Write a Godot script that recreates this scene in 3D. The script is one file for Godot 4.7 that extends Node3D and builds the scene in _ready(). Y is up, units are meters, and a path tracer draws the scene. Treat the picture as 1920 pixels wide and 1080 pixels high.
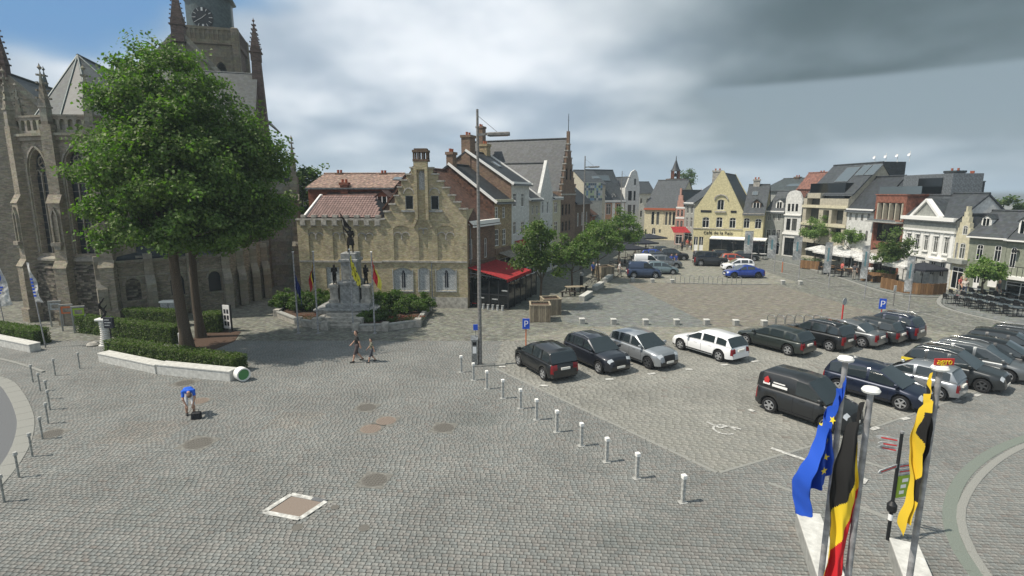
extends Node3D

var rng := RandomNumberGenerator.new()
var M := {}
var taken := {}
var cache := {}

# ---------------------------------------------------------------- mesh collector
class MB:
	var v := PackedVector3Array()
	var n := PackedVector3Array()
	var c := PackedColorArray()
	var col := Color.WHITE
	var tinted := false
	var xf := Transform3D.IDENTITY

	func tri(a: Vector3, b: Vector3, d: Vector3) -> void:
		a = xf * a; b = xf * b; d = xf * d
		var m := (b - a).cross(d - a)
		if m.length_squared() < 1e-14: return
		m = m.normalized()
		v.append(a); v.append(d); v.append(b)
		n.append(m); n.append(m); n.append(m)
		if tinted:
			c.append(col); c.append(col); c.append(col)

	func quad(a: Vector3, b: Vector3, d: Vector3, e: Vector3) -> void:
		tri(a, b, d); tri(a, d, e)

	func tri_n(a: Vector3, b: Vector3, d: Vector3, na: Vector3, nb: Vector3, nd: Vector3) -> void:
		v.append(xf * a); v.append(xf * d); v.append(xf * b)
		n.append(xf.basis * na); n.append(xf.basis * nd); n.append(xf.basis * nb)
		if tinted:
			c.append(col); c.append(col); c.append(col)

	func box(x0: float, y0: float, z0: float, x1: float, y1: float, z1: float, skip_bottom := false) -> void:
		var a := Vector3(x0, y0, z1); var b := Vector3(x1, y0, z1); var d := Vector3(x1, y1, z1); var e := Vector3(x0, y1, z1)
		var f := Vector3(x0, y0, z0); var g := Vector3(x1, y0, z0); var h := Vector3(x1, y1, z0); var i := Vector3(x0, y1, z0)
		quad(a, b, d, e); quad(g, f, i, h); quad(b, g, h, d); quad(f, a, e, i); quad(e, d, h, i)
		if not skip_bottom: quad(f, g, b, a)

	func cbox(x0: float, y0: float, z0: float, x1: float, y1: float, z1: float, r: float) -> void:   # chamfered top and upright edges
		var lo := [Vector2(x0 + r, z1), Vector2(x1 - r, z1), Vector2(x1, z1 - r), Vector2(x1, z0 + r), Vector2(x1 - r, z0), Vector2(x0 + r, z0), Vector2(x0, z0 + r), Vector2(x0, z1 - r)]
		var hi := [Vector2(x0 + r, z1 - r), Vector2(x1 - r, z1 - r), Vector2(x1 - r, z1 - r), Vector2(x1 - r, z0 + r), Vector2(x1 - r, z0 + r), Vector2(x0 + r, z0 + r), Vector2(x0 + r, z0 + r), Vector2(x0 + r, z1 - r)]
		for k in 8:
			var p: Vector2 = lo[k]; var q: Vector2 = lo[(k + 1) % 8]; var s: Vector2 = hi[k]; var t: Vector2 = hi[(k + 1) % 8]
			quad(Vector3(p.x, y0, p.y), Vector3(q.x, y0, q.y), Vector3(q.x, y1 - r, q.y), Vector3(p.x, y1 - r, p.y))
			quad(Vector3(p.x, y1 - r, p.y), Vector3(q.x, y1 - r, q.y), Vector3(t.x, y1, t.y), Vector3(s.x, y1, s.y))
		quad(Vector3(x0 + r, y1, z1 - r), Vector3(x1 - r, y1, z1 - r), Vector3(x1 - r, y1, z0 + r), Vector3(x0 + r, y1, z0 + r))

	func tube(p: Array, r: Array, sides := 8, cap := true) -> void:
		var rings := []
		var side := Vector3.RIGHT
		for k in p.size():
			var t: Vector3 = (p[mini(k + 1, p.size() - 1)] - p[maxi(k - 1, 0)]).normalized()
			var u := Vector3.ZERO
			if k == 0: u = t.cross(Vector3.FORWARD if absf(t.z) < 0.9 else Vector3.RIGHT).normalized()
			else: u = (side - t * side.dot(t)).normalized()
			side = u
			var w := t.cross(u)
			var ring := []
			for j in sides:
				var a := TAU * j / sides
				ring.append(u * cos(a) + w * sin(a))
			rings.append(ring)
		for k in p.size() - 1:
			for j in sides:
				var j2 := (j + 1) % sides
				var a: Vector3 = p[k] + rings[k][j] * r[k]; var b: Vector3 = p[k] + rings[k][j2] * r[k]
				var d: Vector3 = p[k + 1] + rings[k + 1][j2] * r[k + 1]; var e: Vector3 = p[k + 1] + rings[k + 1][j] * r[k + 1]
				tri_n(a, b, d, rings[k][j], rings[k][j2], rings[k + 1][j2])
				tri_n(a, d, e, rings[k][j], rings[k + 1][j2], rings[k + 1][j])
		if cap:
			for j in range(1, sides - 1):
				tri(p[0] + rings[0][0] * r[0], p[0] + rings[0][j + 1] * r[0], p[0] + rings[0][j] * r[0])
				var m := p.size() - 1
				tri(p[m] + rings[m][0] * r[m], p[m] + rings[m][j] * r[m], p[m] + rings[m][j + 1] * r[m])

	func bar(a: Vector3, b: Vector3, r: float, sides := 6) -> void:
		tube([a, b], [r, r], sides)

	func beam(a: Vector3, b: Vector3, w: float, hh: float) -> void:   # rectangular bar
		var t := (b - a).normalized()
		var u := t.cross(Vector3.UP)
		u = Vector3.RIGHT if u.length() < 0.01 else u.normalized()
		var q := u.cross(t)
		u *= w / 2; q *= hh / 2
		quad(a - u - q, b - u - q, b - u + q, a - u + q); quad(b + u - q, a + u - q, a + u + q, b + u + q)
		quad(a - u + q, b - u + q, b + u + q, a + u + q); quad(a + u - q, b + u - q, b - u - q, a - u - q)
		quad(a + u - q, a - u - q, a - u + q, a + u + q); quad(b - u - q, b + u - q, b + u + q, b - u + q)

	func lathe(prof: Array, sides := 12, o := Vector3.ZERO) -> void:   # prof: Vector2(radius, y)
		for k in prof.size() - 1:
			var p: Vector2 = prof[k]; var q: Vector2 = prof[k + 1]
			var sl := Vector2(q.y - p.y, p.x - q.x).normalized()
			for j in sides:
				var a := TAU * j / sides; var b := TAU * (j + 1) / sides
				var da := Vector3(cos(a), 0, -sin(a)); var db := Vector3(cos(b), 0, -sin(b))
				var na := da * sl.x + Vector3.UP * sl.y; var nb := db * sl.x + Vector3.UP * sl.y
				var e := o + da * p.x + Vector3.UP * p.y; var f := o + db * p.x + Vector3.UP * p.y
				var g := o + db * q.x + Vector3.UP * q.y; var h := o + da * q.x + Vector3.UP * q.y
				if p.x > 1e-4: tri_n(e, f, g, na, nb, nb)
				if q.x > 1e-4: tri_n(e, g, h, na, nb, na)

	func prism(poly: PackedVector2Array, y0: float, y1: float) -> void:   # poly in x, z
		var t := Geometry2D.triangulate_polygon(poly)
		for k in range(0, t.size(), 3):
			var a := poly[t[k]]; var b := poly[t[k + 1]]; var d := poly[t[k + 2]]
			if (b - a).cross(d - a) > 0: var s := b; b = d; d = s
			tri(Vector3(a.x, y1, a.y), Vector3(b.x, y1, b.y), Vector3(d.x, y1, d.y))
			if y1 > y0: tri(Vector3(a.x, y0, a.y), Vector3(d.x, y0, d.y), Vector3(b.x, y0, b.y))
		if y1 > y0:
			var area := 0.0
			for k in poly.size(): area += poly[k].cross(poly[(k + 1) % poly.size()])
			for k in poly.size():
				var a := poly[k]; var b := poly[(k + 1) % poly.size()]
				if area > 0: var s := a; a = b; b = s
				quad(Vector3(a.x, y0, a.y), Vector3(b.x, y0, b.y), Vector3(b.x, y1, b.y), Vector3(a.x, y1, a.y))

	func plate(poly: PackedVector2Array, z0: float, z1: float) -> void:   # poly in x, y, extruded along z
		var keep := xf
		xf = xf * Transform3D(Basis(Vector3.RIGHT, Vector3(0, 0, 1), Vector3(0, -1, 0)), Vector3.ZERO)
		var q := PackedVector2Array()
		for p in poly: q.append(Vector2(p.x, -p.y))
		prism(q, z0, z1)
		xf = keep

	func mesh(smooth := false) -> ArrayMesh:
		if v.is_empty(): return ArrayMesh.new()
		if smooth:
			var at := {}
			for k in v.size():
				var key := Vector3i((v[k] * 2000.0).round())
				if not at.has(key): at[key] = []
				at[key].append(n[k])
			var m := n.duplicate()
			for k in v.size():
				var s := Vector3.ZERO
				for w: Vector3 in at[Vector3i((v[k] * 2000.0).round())]:
					if w.dot(n[k]) > 0.5: s += w
				m[k] = s.normalized()
			n = m
		var arr := []
		arr.resize(Mesh.ARRAY_MAX)
		arr[Mesh.ARRAY_VERTEX] = v
		arr[Mesh.ARRAY_NORMAL] = n
		if tinted: arr[Mesh.ARRAY_COLOR] = c
		var out := ArrayMesh.new()
		out.add_surface_from_arrays(Mesh.PRIMITIVE_TRIANGLES, arr)
		return out

# ---------------------------------------------------------------- scene helpers
func V(x: float, y: float, z: float) -> Vector3:
	return Vector3(x, y, z)

func numbered(called: String) -> String:
	if not taken.has(called):
		taken[called] = 0
		return called
	taken[called] += 1
	return "%s_%03d" % [called, taken[called]]

func obj(called: String, shape, m: Material, parent: Node = self, at := Vector3.ZERO, turn := 0.0) -> MeshInstance3D:
	var o := MeshInstance3D.new()
	o.name = numbered(called) if parent == self else called
	o.mesh = shape.mesh() if shape is MB else shape
	o.material_override = m
	o.position = at
	o.rotation.y = turn
	parent.add_child(o, true)
	return o

func pt(called: String, m: Material, parent: Node, how: String, args: Array) -> MeshInstance3D:   # one part of one simple shape
	var b := MB.new()
	match how:
		"box": b.box(args[0], args[1], args[2], args[3], args[4], args[5], args.size() > 6)
		"cbox": b.cbox(args[0], args[1], args[2], args[3], args[4], args[5], args[6])
		"bar": b.bar(args[0], args[1], args[2], args[3] if args.size() > 3 else 6)
		"beam": b.beam(args[0], args[1], args[2], args[3])
		"lathe": b.lathe(args[0], args[1], args[2] if args.size() > 2 else Vector3.ZERO)
		"tube": b.tube(args[0], args[1], args[2], args[3] if args.size() > 3 else true)
	return obj(called, b, m, parent)

func tag(o: Node, label: String, category: String, group := "") -> Node:
	o.set_meta("label", label)
	o.set_meta("category", category)
	if group: o.set_meta("group", group)
	return o

func thing(called: String, label: String, category: String, at := Vector3.ZERO, turn := 0.0, group := "") -> Node3D:
	var o := Node3D.new()
	o.name = numbered(called)
	o.position = at
	o.rotation.y = turn
	add_child(o)
	tag(o, label, category, group)
	return o

func dup(o: Node3D, label: String, at: Vector3, turn := 0.0) -> Node3D:
	var r: Node3D = o.duplicate()
	r.name = numbered(String(o.name))
	r.position = at
	r.rotation.y = turn
	add_child(r)
	r.set_meta("label", label)
	return r

func structure(called: String, shape, m: Material) -> MeshInstance3D:
	var o := obj(called, shape, m)
	o.set_meta("kind", "structure")
	return o

func ordinal(k: int) -> String:
	return ["first", "second", "third", "fourth", "fifth", "sixth", "seventh", "eighth", "ninth", "tenth", "eleventh", "twelfth", "thirteenth", "fourteenth", "fifteenth", "sixteenth"][k]

func mat(key: String, color: String, rough := 0.85, tex := "", size := 1.0, metal := 0.0, relief := 0.0) -> StandardMaterial3D:
	var m := StandardMaterial3D.new()
	m.albedo_color = Color(color)
	m.roughness = rough
	m.metallic = metal
	if tex:
		m.albedo_texture = texture(tex)
		m.uv1_triplanar = true
		m.uv1_triplanar_sharpness = 8.0
		m.uv1_scale = Vector3.ONE / size
		if relief > 0:
			m.heightmap_enabled = true
			m.heightmap_scale = relief
			m.heightmap_texture = texture(tex)
	m.resource_name = key
	M[key] = m
	return m

# ---------------------------------------------------------------- textures
func texture(kind: String) -> Texture2D:
	if cache.has(kind): return cache[kind]
	var im: Image
	match kind:
		"plaster": im = noise_image(512,0.012,5,0.80,1.0,3)
		"speckle": im = noise_image(512,0.08,4,0.70,1.0,7)
		"bark": im = noise_image(256,0.05,4,0.55,1.0,9)
		"stain": im = noise_image(512,0.008,6,0.62,1.0,11)
		"brick": im = coursed(512,9,26,0.72, Color(0.84,0.82,0.78),0.24, true, 5)
		"brick_wall": im = coursed(1024,27,78,0.72, Color(0.86,0.84,0.80),0.2, true, 5,0.25)
		"rubble": im = coursed(512,7,16,0.50, Color(0.62,0.60,0.56),0.55, true, 15)
		"ashlar": im = coursed(512,4,8,0.82, Color(0.72,0.71,0.68),0.16, true, 25)
		"slate": im = coursed(512,10,18,0.70, Color(0.5,0.5,0.52),0.28, true, 35)
		"tile": im = coursed(512,12,14,0.66, Color(0.42,0.38,0.36),0.36, false, 45)
		"setts": im = coursed(1024,26,42,0.74, Color(0.56,0.57,0.55),0.30, true, 55)
		"pavers": im = coursed(1024,20,40,0.82, Color(0.66,0.66,0.62),0.20, true, 65)
		"wood": im = planks(256,0)
	im.generate_mipmaps()
	var t := ImageTexture.create_from_image(im)
	cache[kind] = t
	return t

func noise_image(size: int, freq: float, octaves: int, lo: float, hi: float, sd: int) -> Image:
	var f := FastNoiseLite.new()
	f.seed = sd
	f.noise_type = FastNoiseLite.TYPE_SIMPLEX_SMOOTH
	f.frequency = freq
	f.fractal_octaves = octaves
	f.fractal_gain = 0.6
	var a := f.get_seamless_image(size, size)
	var im := Image.create(size, size, false, Image.FORMAT_RGB8)
	for y in size:
		for x in size:
			var g := lerpf(lo, hi, a.get_pixel(x, y).r)
			im.set_pixel(x, y, Color(g, g, g))
	return im

func coursed(size: int, across: int, rows: int, lo: float, joint: Color, spread: float, bond: bool, sd: int, soil := 0.25) -> Image:
	var r := RandomNumberGenerator.new()
	r.seed = sd
	var f := FastNoiseLite.new()
	f.seed = sd
	f.frequency = 0.03
	f.fractal_octaves = 4
	var a := f.get_seamless_image(size, size)
	f.frequency = 6.0 / size
	var a2 := f.get_seamless_image(size, size)
	var im := Image.create(size, size, false, Image.FORMAT_RGB8)
	var tone := []
	for k in across * rows:
		var t := 1.0 - r.randf() * spread
		tone.append(Color(t * r.randf_range(0.96,1.0), t * r.randf_range(0.95,1.0), t * r.randf_range(0.92,1.0)))
	var cw := float(size) / across
	var ch := float(size) / rows
	for y in size:
		var j := int(y / ch)
		var fy := y - j * ch
		var off := (cw * 0.5 if j % 2 == 1 else 0.0) if bond else 0.0
		for x in size:
			var xx := fposmod(x + off, size)
			var i := int(xx / cw)
			var fx := xx - i * cw
			var g := 0.9 + 0.16 * (a.get_pixel(x, y).r - 0.5)
			g *= 1.0 - soil * maxf(0.0, a2.get_pixel(x, y).r - 0.45)
			if fy < 1.3 or fx < 1.3:
				im.set_pixel(x, y, joint * g)
			else:
				im.set_pixel(x, y, tone[j * across + i] * g)
	return im

func planks(size: int, sd: int) -> Image:
	var f := FastNoiseLite.new()
	f.seed = sd + 3
	f.frequency = 0.02
	f.fractal_octaves = 4
	var im := Image.create(size, size, false, Image.FORMAT_RGB8)
	for y in size:
		for x in size:
			var g := 0.82 + 0.22 * f.get_noise_2d(x * 6.0, y * 0.35)
			im.set_pixel(x, y, Color(g, g * 0.98, g * 0.95))
	return im

# ================================================================ the place
func _ready() -> void:
	rng.seed = 20250614
	# camera
	var cam := Camera3D.new()
	cam.name = "camera"
	cam.position = V(0,9.3,0)
	cam.rotation = V(-0.17616,0,0)
	cam.fov = 56.72
	cam.near = 0.1
	cam.far = 900.0
	add_child(cam)
	cam.current = true
	# sky and exposure
	var env := Environment.new()
	env.background_mode = Environment.BG_SKY
	env.tonemap_mode = Environment.TONE_MAPPER_LINEAR
	env.tonemap_exposure = 1.25
	env.sdfgi_enabled = true
	env.ssao_enabled = true
	env.ssil_enabled = true
	env.fog_enabled = true
	env.fog_density = 0.0006
	env.fog_light_color = Color(0.66,0.72,0.76)
	var sky := Sky.new()
	var pan := PanoramaSkyMaterial.new()
	pan.panorama = sky_picture()
	sky.sky_material = pan
	env.sky = sky
	var we := WorldEnvironment.new()
	we.name = "world_environment"
	we.environment = env
	add_child(we)
	# sun, high on the church side
	var sun := DirectionalLight3D.new()
	sun.name = "sun"
	sun.light_energy = 1.25
	sun.light_color = Color(1.0,0.96,0.90)
	sun.light_angular_distance = 0.8
	sun.shadow_enabled = true
	add_child(sun)
	sun.look_at_from_position(Vector3.ZERO, V(0.54,-0.83,-0.11))
	materials()
	build_ground()
	build_church()
	build_chapel_house()
	build_left_row()
	build_far_end()
	build_right_row()
	build_monument()
	build_plants()
	build_left_side()
	build_cars()
	build_plaza()
	build_terraces()
	build_people()
	build_foreground()

func sky_picture() -> ImageTexture:
	var w := 1024; var h := 512
	var im := Image.create(w, h, false, Image.FORMAT_RGB8)
	var f := FastNoiseLite.new()
	f.seed = 14
	f.noise_type = FastNoiseLite.TYPE_SIMPLEX_SMOOTH
	f.frequency = 0.5
	f.fractal_octaves = 6
	f.fractal_gain = 0.52
	var f2 := FastNoiseLite.new()
	f2.seed = 77
	f2.frequency = 0.22
	f2.fractal_octaves = 4
	for y in h:
		var el := PI / 2 - (y + 0.5) / h * PI
		for x in w:
			var az := wrapf((x + 0.5) / w * TAU, -PI, PI)
			if el < -0.06:
				im.set_pixel(x, y, Color(0.42,0.44,0.43))
				continue
			var e := maxf(el, 0.0)
			var d := Vector3(sin(az) * cos(e), sin(e),-cos(az) * cos(e))
			var p := Vector2(d.x, d.z) / (d.y + 0.16)
			var n := f.get_noise_3d(p.x * 1.0, p.y * 1.0,0.0) * 0.5 + 0.5
			var m := f2.get_noise_3d(p.x, p.y, 9.0) * 0.5 + 0.5
			var n2 := f.get_noise_3d(p.x * 1.9 + 40.0, p.y * 1.9,5.0) * 0.5 + 0.5
			var azd := rad_to_deg(az); var eld := rad_to_deg(e)
			# one heavy cloud bank to the right, a gap of blue to the left
			var bank := smoothstep(2.0,34.0, azd + (m - 0.5) * 26.0) * smoothstep(-1.0,8.0, eld + (n - 0.5) * 5.0) * (1.0 - smoothstep(80.0,150.0, azd))
			var gap := exp(-pow((azd + 44.0) / 26.0,2.0) - pow((eld - 20.0) / 10.0,2.0))
			var cover := clampf(smoothstep(0.28,0.5, n * 0.7 + m * 0.3 + 0.16 - gap * 0.6),0,1)
			var blue := Color(0.42,0.58,0.74).lerp(Color(0.36,0.52,0.71), clampf(eld / 50.0,0,1))
			var cloud := Color(0.59,0.65,0.71).lerp(Color(0.89,0.91,0.93), smoothstep(0.33,0.70, n2 * 0.55 + n * 0.45))
			cloud = cloud.lerp(Color(0.31,0.37,0.39).lerp(Color(0.46,0.52,0.55), smoothstep(0.35,0.7, n2 * 0.6 + m * 0.4)), bank)
			var c := blue.lerp(cloud, cover)
			c = c.lerp(Color(0.62,0.69,0.74),0.75 * exp(-eld / 3.5) * (1.0 - 0.45 * bank))
			im.set_pixel(x, y, c)
	return ImageTexture.create_from_image(im)

func materials() -> void:
	mat("ground", "96988f", 0.95, "setts", 6.0)
	mat("joint", "94958e", 1.0, "stain", 3.0)
	mat("pavers", "a6a69b", 0.93, "pavers", 6.0)
	mat("square", "98948a", 0.93, "pavers", 6.0)
	mat("promenade", "8f9492", 0.93, "pavers", 6.0)
	mat("lot_joint", "8f9087", 1.0, "stain", 3.0)
	mat("road", "94968f", 0.92, "setts", 5.0)
	mat("asphalt", "74777a", 0.9, "speckle", 2.0)
	mat("kerb_stone", "9fa09a", 0.85, "speckle", 1.5)
	mat("kerb_green", "848d84", 0.85, "speckle", 1.5)
	mat("road_paint", "e0e0da", 0.7, "stain", 1.2)
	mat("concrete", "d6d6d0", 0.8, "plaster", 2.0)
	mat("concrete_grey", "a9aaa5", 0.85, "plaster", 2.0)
	mat("concrete_dark", "8c8b84", 0.9, "stain", 0.8)
	mat("cast_iron", "75726b", 0.7, "speckle", 0.6)
	mat("rust_plate", "96887c", 0.8, "speckle", 1.0)
	mat("white_paint", "e6e6e2", 0.55)
	mat("white_wall", "dfe0dc", 0.8, "plaster", 3.0)
	mat("cream_wall", "d6d0b4", 0.85, "plaster", 3.0)
	mat("beige_wall", "bdb7a4", 0.85, "plaster", 3.0)
	mat("grey_wall", "a5a8a2", 0.85, "plaster", 3.0)
	mat("green_grey_wall", "8f9484", 0.85, "plaster", 3.0)
	mat("yellow_wall", "ddd5b4", 0.85, "plaster", 3.0)
	mat("pale_yellow", "d9d0a4", 0.88, "plaster", 2.5)
	mat("orange_wall", "cf9c76", 0.8, "plaster", 3.0)
	mat("pink_wall", "c89a8a", 0.85, "plaster", 3.0)
	mat("yellow_brick", "b39c6e", 0.9, "brick", 1.9)
	mat("old_brick", "d2c6a6", 0.92, "brick_wall", 5.7)
	mat("brown_brick", "9a8270", 0.9, "brick_wall", 5.7)
	mat("red_brick", "a86e58", 0.9, "brick", 1.9)
	mat("dark_brick", "85705f", 0.9, "brick", 1.9)
	mat("buff_brick", "c7b491", 0.9, "brick", 1.9)
	mat("rust_panel", "9c6450", 0.7, "stain", 2.0)
	mat("church_brick", "b0a898", 0.93, "brick_wall", 6.6)
	mat("church_rubble", "979083", 0.95, "rubble", 2.0)
	mat("church_stone", "aca698", 0.9, "ashlar", 2.4)
	mat("tower_stone", "958b76", 0.9, "ashlar", 2.8)
	mat("tower_red", "806d65", 0.9, "brick", 2.4)
	mat("stone", "c6c2b8", 0.85, "stain", 2.0)
	mat("blue_stone", "b0b2b0", 0.8, "stain", 1.6)
	mat("slate", "50575d", 0.6, "slate", 3.2)
	mat("slate_light", "515b5d", 0.6, "slate", 3.2)
	mat("slate_dark", "41474d", 0.6, "slate", 3.2)
	mat("lead", "5c6a6a", 0.5, "stain", 2.0,0.2)
	mat("weathered_lead", "8b9290", 0.6, "stain", 0.9)
	mat("tile_red", "a8786a", 0.85, "tile", 2.6)
	mat("tile_pink", "b89c8e", 0.85, "tile", 2.6)
	mat("tile_brown", "7c5a4a", 0.85, "tile", 2.6)
	mat("tile_maroon", "6e5550", 0.85, "tile", 2.6)
	mat("terracotta", "a05a40", 0.85)
	mat("zinc", "8c9296", 0.5, "stain", 1.0,0.3)
	mat("dark_metal", "2a2c2e", 0.5, "", 1,0.4)
	mat("dark_frame", "25272a", 0.5)
	mat("bronze", "2b2724", 0.45, "stain", 0.5,0.5)
	mat("lamp_steel", "9a9894", 0.6, "stain", 0.8,0.1)
	mat("pole_grey", "b9babc", 0.45, "stain", 0.8,0.1)
	mat("stainless", "a9adad", 0.35, "stain", 0.5,0.5)
	mat("bollard", "d2d3ce", 0.6, "stain", 0.6)
	mat("glass", "15191c", 0.08)
	mat("glass_light", "59646a", 0.08)
	mat("leaded_glass", "22262a", 0.3)
	mat("panel_white", "c6caca", 0.6, "stain", 0.7)
	mat("wood_grey", "a59c8a", 0.85, "wood", 1.0)
	mat("wood_grey_b", "b5ac98", 0.85, "wood", 1.0)
	mat("wood_grey_c", "8d8474", 0.85, "wood", 1.0)
	mat("wood_brown", "8a6a48", 0.8, "wood", 1.0)
	mat("wood_brown_b", "9b7a55", 0.8, "wood", 1.0)
	mat("wood_dark", "3b3330", 0.7, "wood", 1.0)
	mat("red_canvas", "b3262b", 0.85, "stain", 1.5)
	mat("beige_canvas", "a79f92", 0.85, "stain", 1.5)
	mat("white_canvas", "e4e4e0", 0.85, "stain", 1.5)
	mat("navy_canvas", "2b2f3a", 0.85, "stain", 1.5)
	mat("sign_blue", "1b4fc0", 0.45)
	mat("sign_white", "f0f0ee", 0.5)
	mat("sign_orange", "c66a3a", 0.6)
	mat("sign_red", "c23434", 0.5)
	mat("sign_green", "8fae2c", 0.5)
	mat("sign_yellow", "e6cf3a", 0.5)
	mat("black_paint", "17181a", 0.5)
	mat("rubber", "17181a", 0.7)
	mat("rubber_dark", "0c0c0d", 0.9)
	mat("chrome", "b8babc", 0.2, "", 1,0.8)
	mat("alloy", "b4b6b8", 0.35, "", 1,0.6)
	mat("alloy_dark", "56585a", 0.4, "", 1,0.5)
	mat("plate", "e4e2da", 0.5)
	mat("headlight", "c9ced2", 0.12, "", 1,0.2)
	mat("taillight", "7a1418", 0.2)
	var cg := mat("car_glass", "2c3438", 0.04)  # base colour lightened to stand in for sky reflected in the panes
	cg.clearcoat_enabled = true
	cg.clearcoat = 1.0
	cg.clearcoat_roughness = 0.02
	mat("curtained", "565854", 0.12)
	mat("bark", "6a5d4e", 0.95, "bark", 0.8)
	mat("hedge_core", "4a5a2c", 1.0, "speckle", 0.4)
	mat("soil", "5a4638", 1.0, "speckle", 1.0)
	mat("bag", "22242a", 0.7, "stain", 0.3)
	var lf := mat("leaf", "ffffff", 0.55)
	lf.vertex_color_use_as_albedo = true
	lf.backlight_enabled = true
	lf.backlight = Color(0.8,1.0,0.35)
	var pe := mat("people", "ffffff", 0.85)
	pe.vertex_color_use_as_albedo = true
	var cl := mat("cloth", "ffffff", 0.75)
	cl.vertex_color_use_as_albedo = true
	cl.backlight_enabled = true
	cl.backlight = Color(0.12,0.12,0.12)
	var st := mat("setts", "ffffff", 0.9, "stain", 0.7)
	st.vertex_color_use_as_albedo = true

func paint(key: String, color: String, metal := 0.35, rough := 0.35) -> StandardMaterial3D:
	if M.has(key): return M[key]
	var m := mat(key, color, rough, "", 1, metal)
	m.clearcoat_enabled = true
	m.clearcoat = 0.8
	m.clearcoat_roughness = 0.06
	return m

# ---------------------------------------------------------------- buildings
func slab(b: MB, p: Vector3, q: Vector3, r: Vector3, s: Vector3, t: float) -> void:   # sloping board, p q r s anticlockwise from outside
	var m := (q - p).cross(s - p).normalized() * t
	b.quad(p, q, r, s)
	b.quad(s - m, r - m, q - m, p - m)
	b.quad(p - m, q - m, q, p); b.quad(q - m, r - m, r, q); b.quad(r - m, s - m, s, r); b.quad(s - m, p - m, p, s)

func arch_top(x: float, w: Array) -> float:   # height of an opening's head at x
	var half: float = w[2] / 2
	var t := clampf((x - w[0] - half) / half, -1,1)
	match String(w[4]).substr(0,1):
		"a": return w[1] + w[3] - half + half * sqrt(maxf(0,1 - t * t))            # round head
		"s": return w[1] + w[3] - half * 0.35 * (t * t)                             # segmental head
		"g": return w[1] + w[3] - half * 1.7 + half * 1.7 * sqrt(maxf(0,1 - pow(absf(t),1.45)))   # pointed
	return w[1] + w[3]

func opening_poly(w: Array) -> PackedVector2Array:   # outline of an opening, about its own lower left corner
	var p := PackedVector2Array([Vector2(0,0),Vector2(w[2], 0)])
	if String(w[4]).substr(0,1) in ["a", "s", "g"]:
		for k in range(10,-1,-1):
			var x: float = w[2] * k / 10.0
			p.append(Vector2(x, arch_top(w[0] + x, w) - w[1]))
	else:
		p.append(Vector2(w[2], w[3])); p.append(Vector2(0, w[3]))
	return p

func facade(b: MB, outline: Array, wins: Array, recess: float, thick: float) -> void:
	var xs := []
	for p in outline: xs.append(p.x)
	for w in wins:
		if String(w[4]).substr(0,1) in ["a", "s", "g"]:
			for k in 11: xs.append(w[0] + w[2] * k / 10.0)
		else:
			xs.append(w[0]); xs.append(w[0] + w[2])
	xs.sort()
	var tops := func(x: float, dir: float) -> float:
		for k in outline.size() - 1:
			var p: Vector2 = outline[k]; var q: Vector2 = outline[k + 1]
			if q.x - p.x > 1e-4 and x + dir * 1e-3 >= p.x and x + dir * 1e-3 <= q.x:
				return lerpf(p.y, q.y, (x - p.x) / (q.x - p.x))
		return 0.0
	for k in xs.size() - 1:
		var x0: float = xs[k]; var x1: float = xs[k + 1]
		if x1 - x0 < 0.004: continue
		var mid := (x0 + x1) / 2
		var holes := []
		for w in wins:
			if w[0] < mid and w[0] + w[2] > mid: holes.append(w)
		holes.sort_custom(func(p, q): return p[1] < q[1])
		var l := 0.0; var r := 0.0
		for w in holes:
			b.quad(Vector3(x0, l, 0),Vector3(x1, r, 0),Vector3(x1, w[1], 0),Vector3(x0, w[1], 0))
			b.quad(Vector3(x0, w[1], 0),Vector3(x1, w[1], 0),Vector3(x1, w[1], -recess),Vector3(x0, w[1], -recess))
			l = arch_top(x0, w); r = arch_top(x1, w)
			b.quad(Vector3(x0, l, -recess),Vector3(x1, r, -recess),Vector3(x1, r, 0),Vector3(x0, l, 0))
		var tl: float = tops.call(x0,1.0); var tr: float = tops.call(x1,-1.0)
		b.quad(Vector3(x0, l, 0),Vector3(x1, r, 0),Vector3(x1, tr, 0),Vector3(x0, tl, 0))
		if thick > 0:
			b.quad(Vector3(x1,0,-thick),Vector3(x0,0,-thick),Vector3(x0, tl, -thick),Vector3(x1, tr, -thick))
	for w in wins:
		for s in [0,1]:
			var x: float = w[0] + w[2] * s
			var y0: float = w[1]; var y1 := arch_top(x, w)
			if s == 0: b.quad(Vector3(x, y0,0),Vector3(x, y0,-recess),Vector3(x, y1,-recess),Vector3(x, y1,0))
			else: b.quad(Vector3(x, y0,-recess),Vector3(x, y0,0),Vector3(x, y1,0),Vector3(x, y1,-recess))
	if thick > 0:
		for k in outline.size() - 1:
			var p: Vector2 = outline[k]; var q: Vector2 = outline[k + 1]
			b.quad(Vector3(p.x, p.y, 0),Vector3(q.x, q.y, 0),Vector3(q.x, q.y, -thick),Vector3(p.x, p.y, -thick))
		var e: Vector2 = outline[0]; var f: Vector2 = outline[-1]
		b.quad(Vector3(e.x, 0,-thick),Vector3(e.x, 0,0),Vector3(e.x, e.y, 0),Vector3(e.x, e.y, -thick))
		b.quad(Vector3(f.x, 0,0),Vector3(f.x, 0,-thick),Vector3(f.x, f.y, -thick),Vector3(f.x, f.y, 0))

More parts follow.
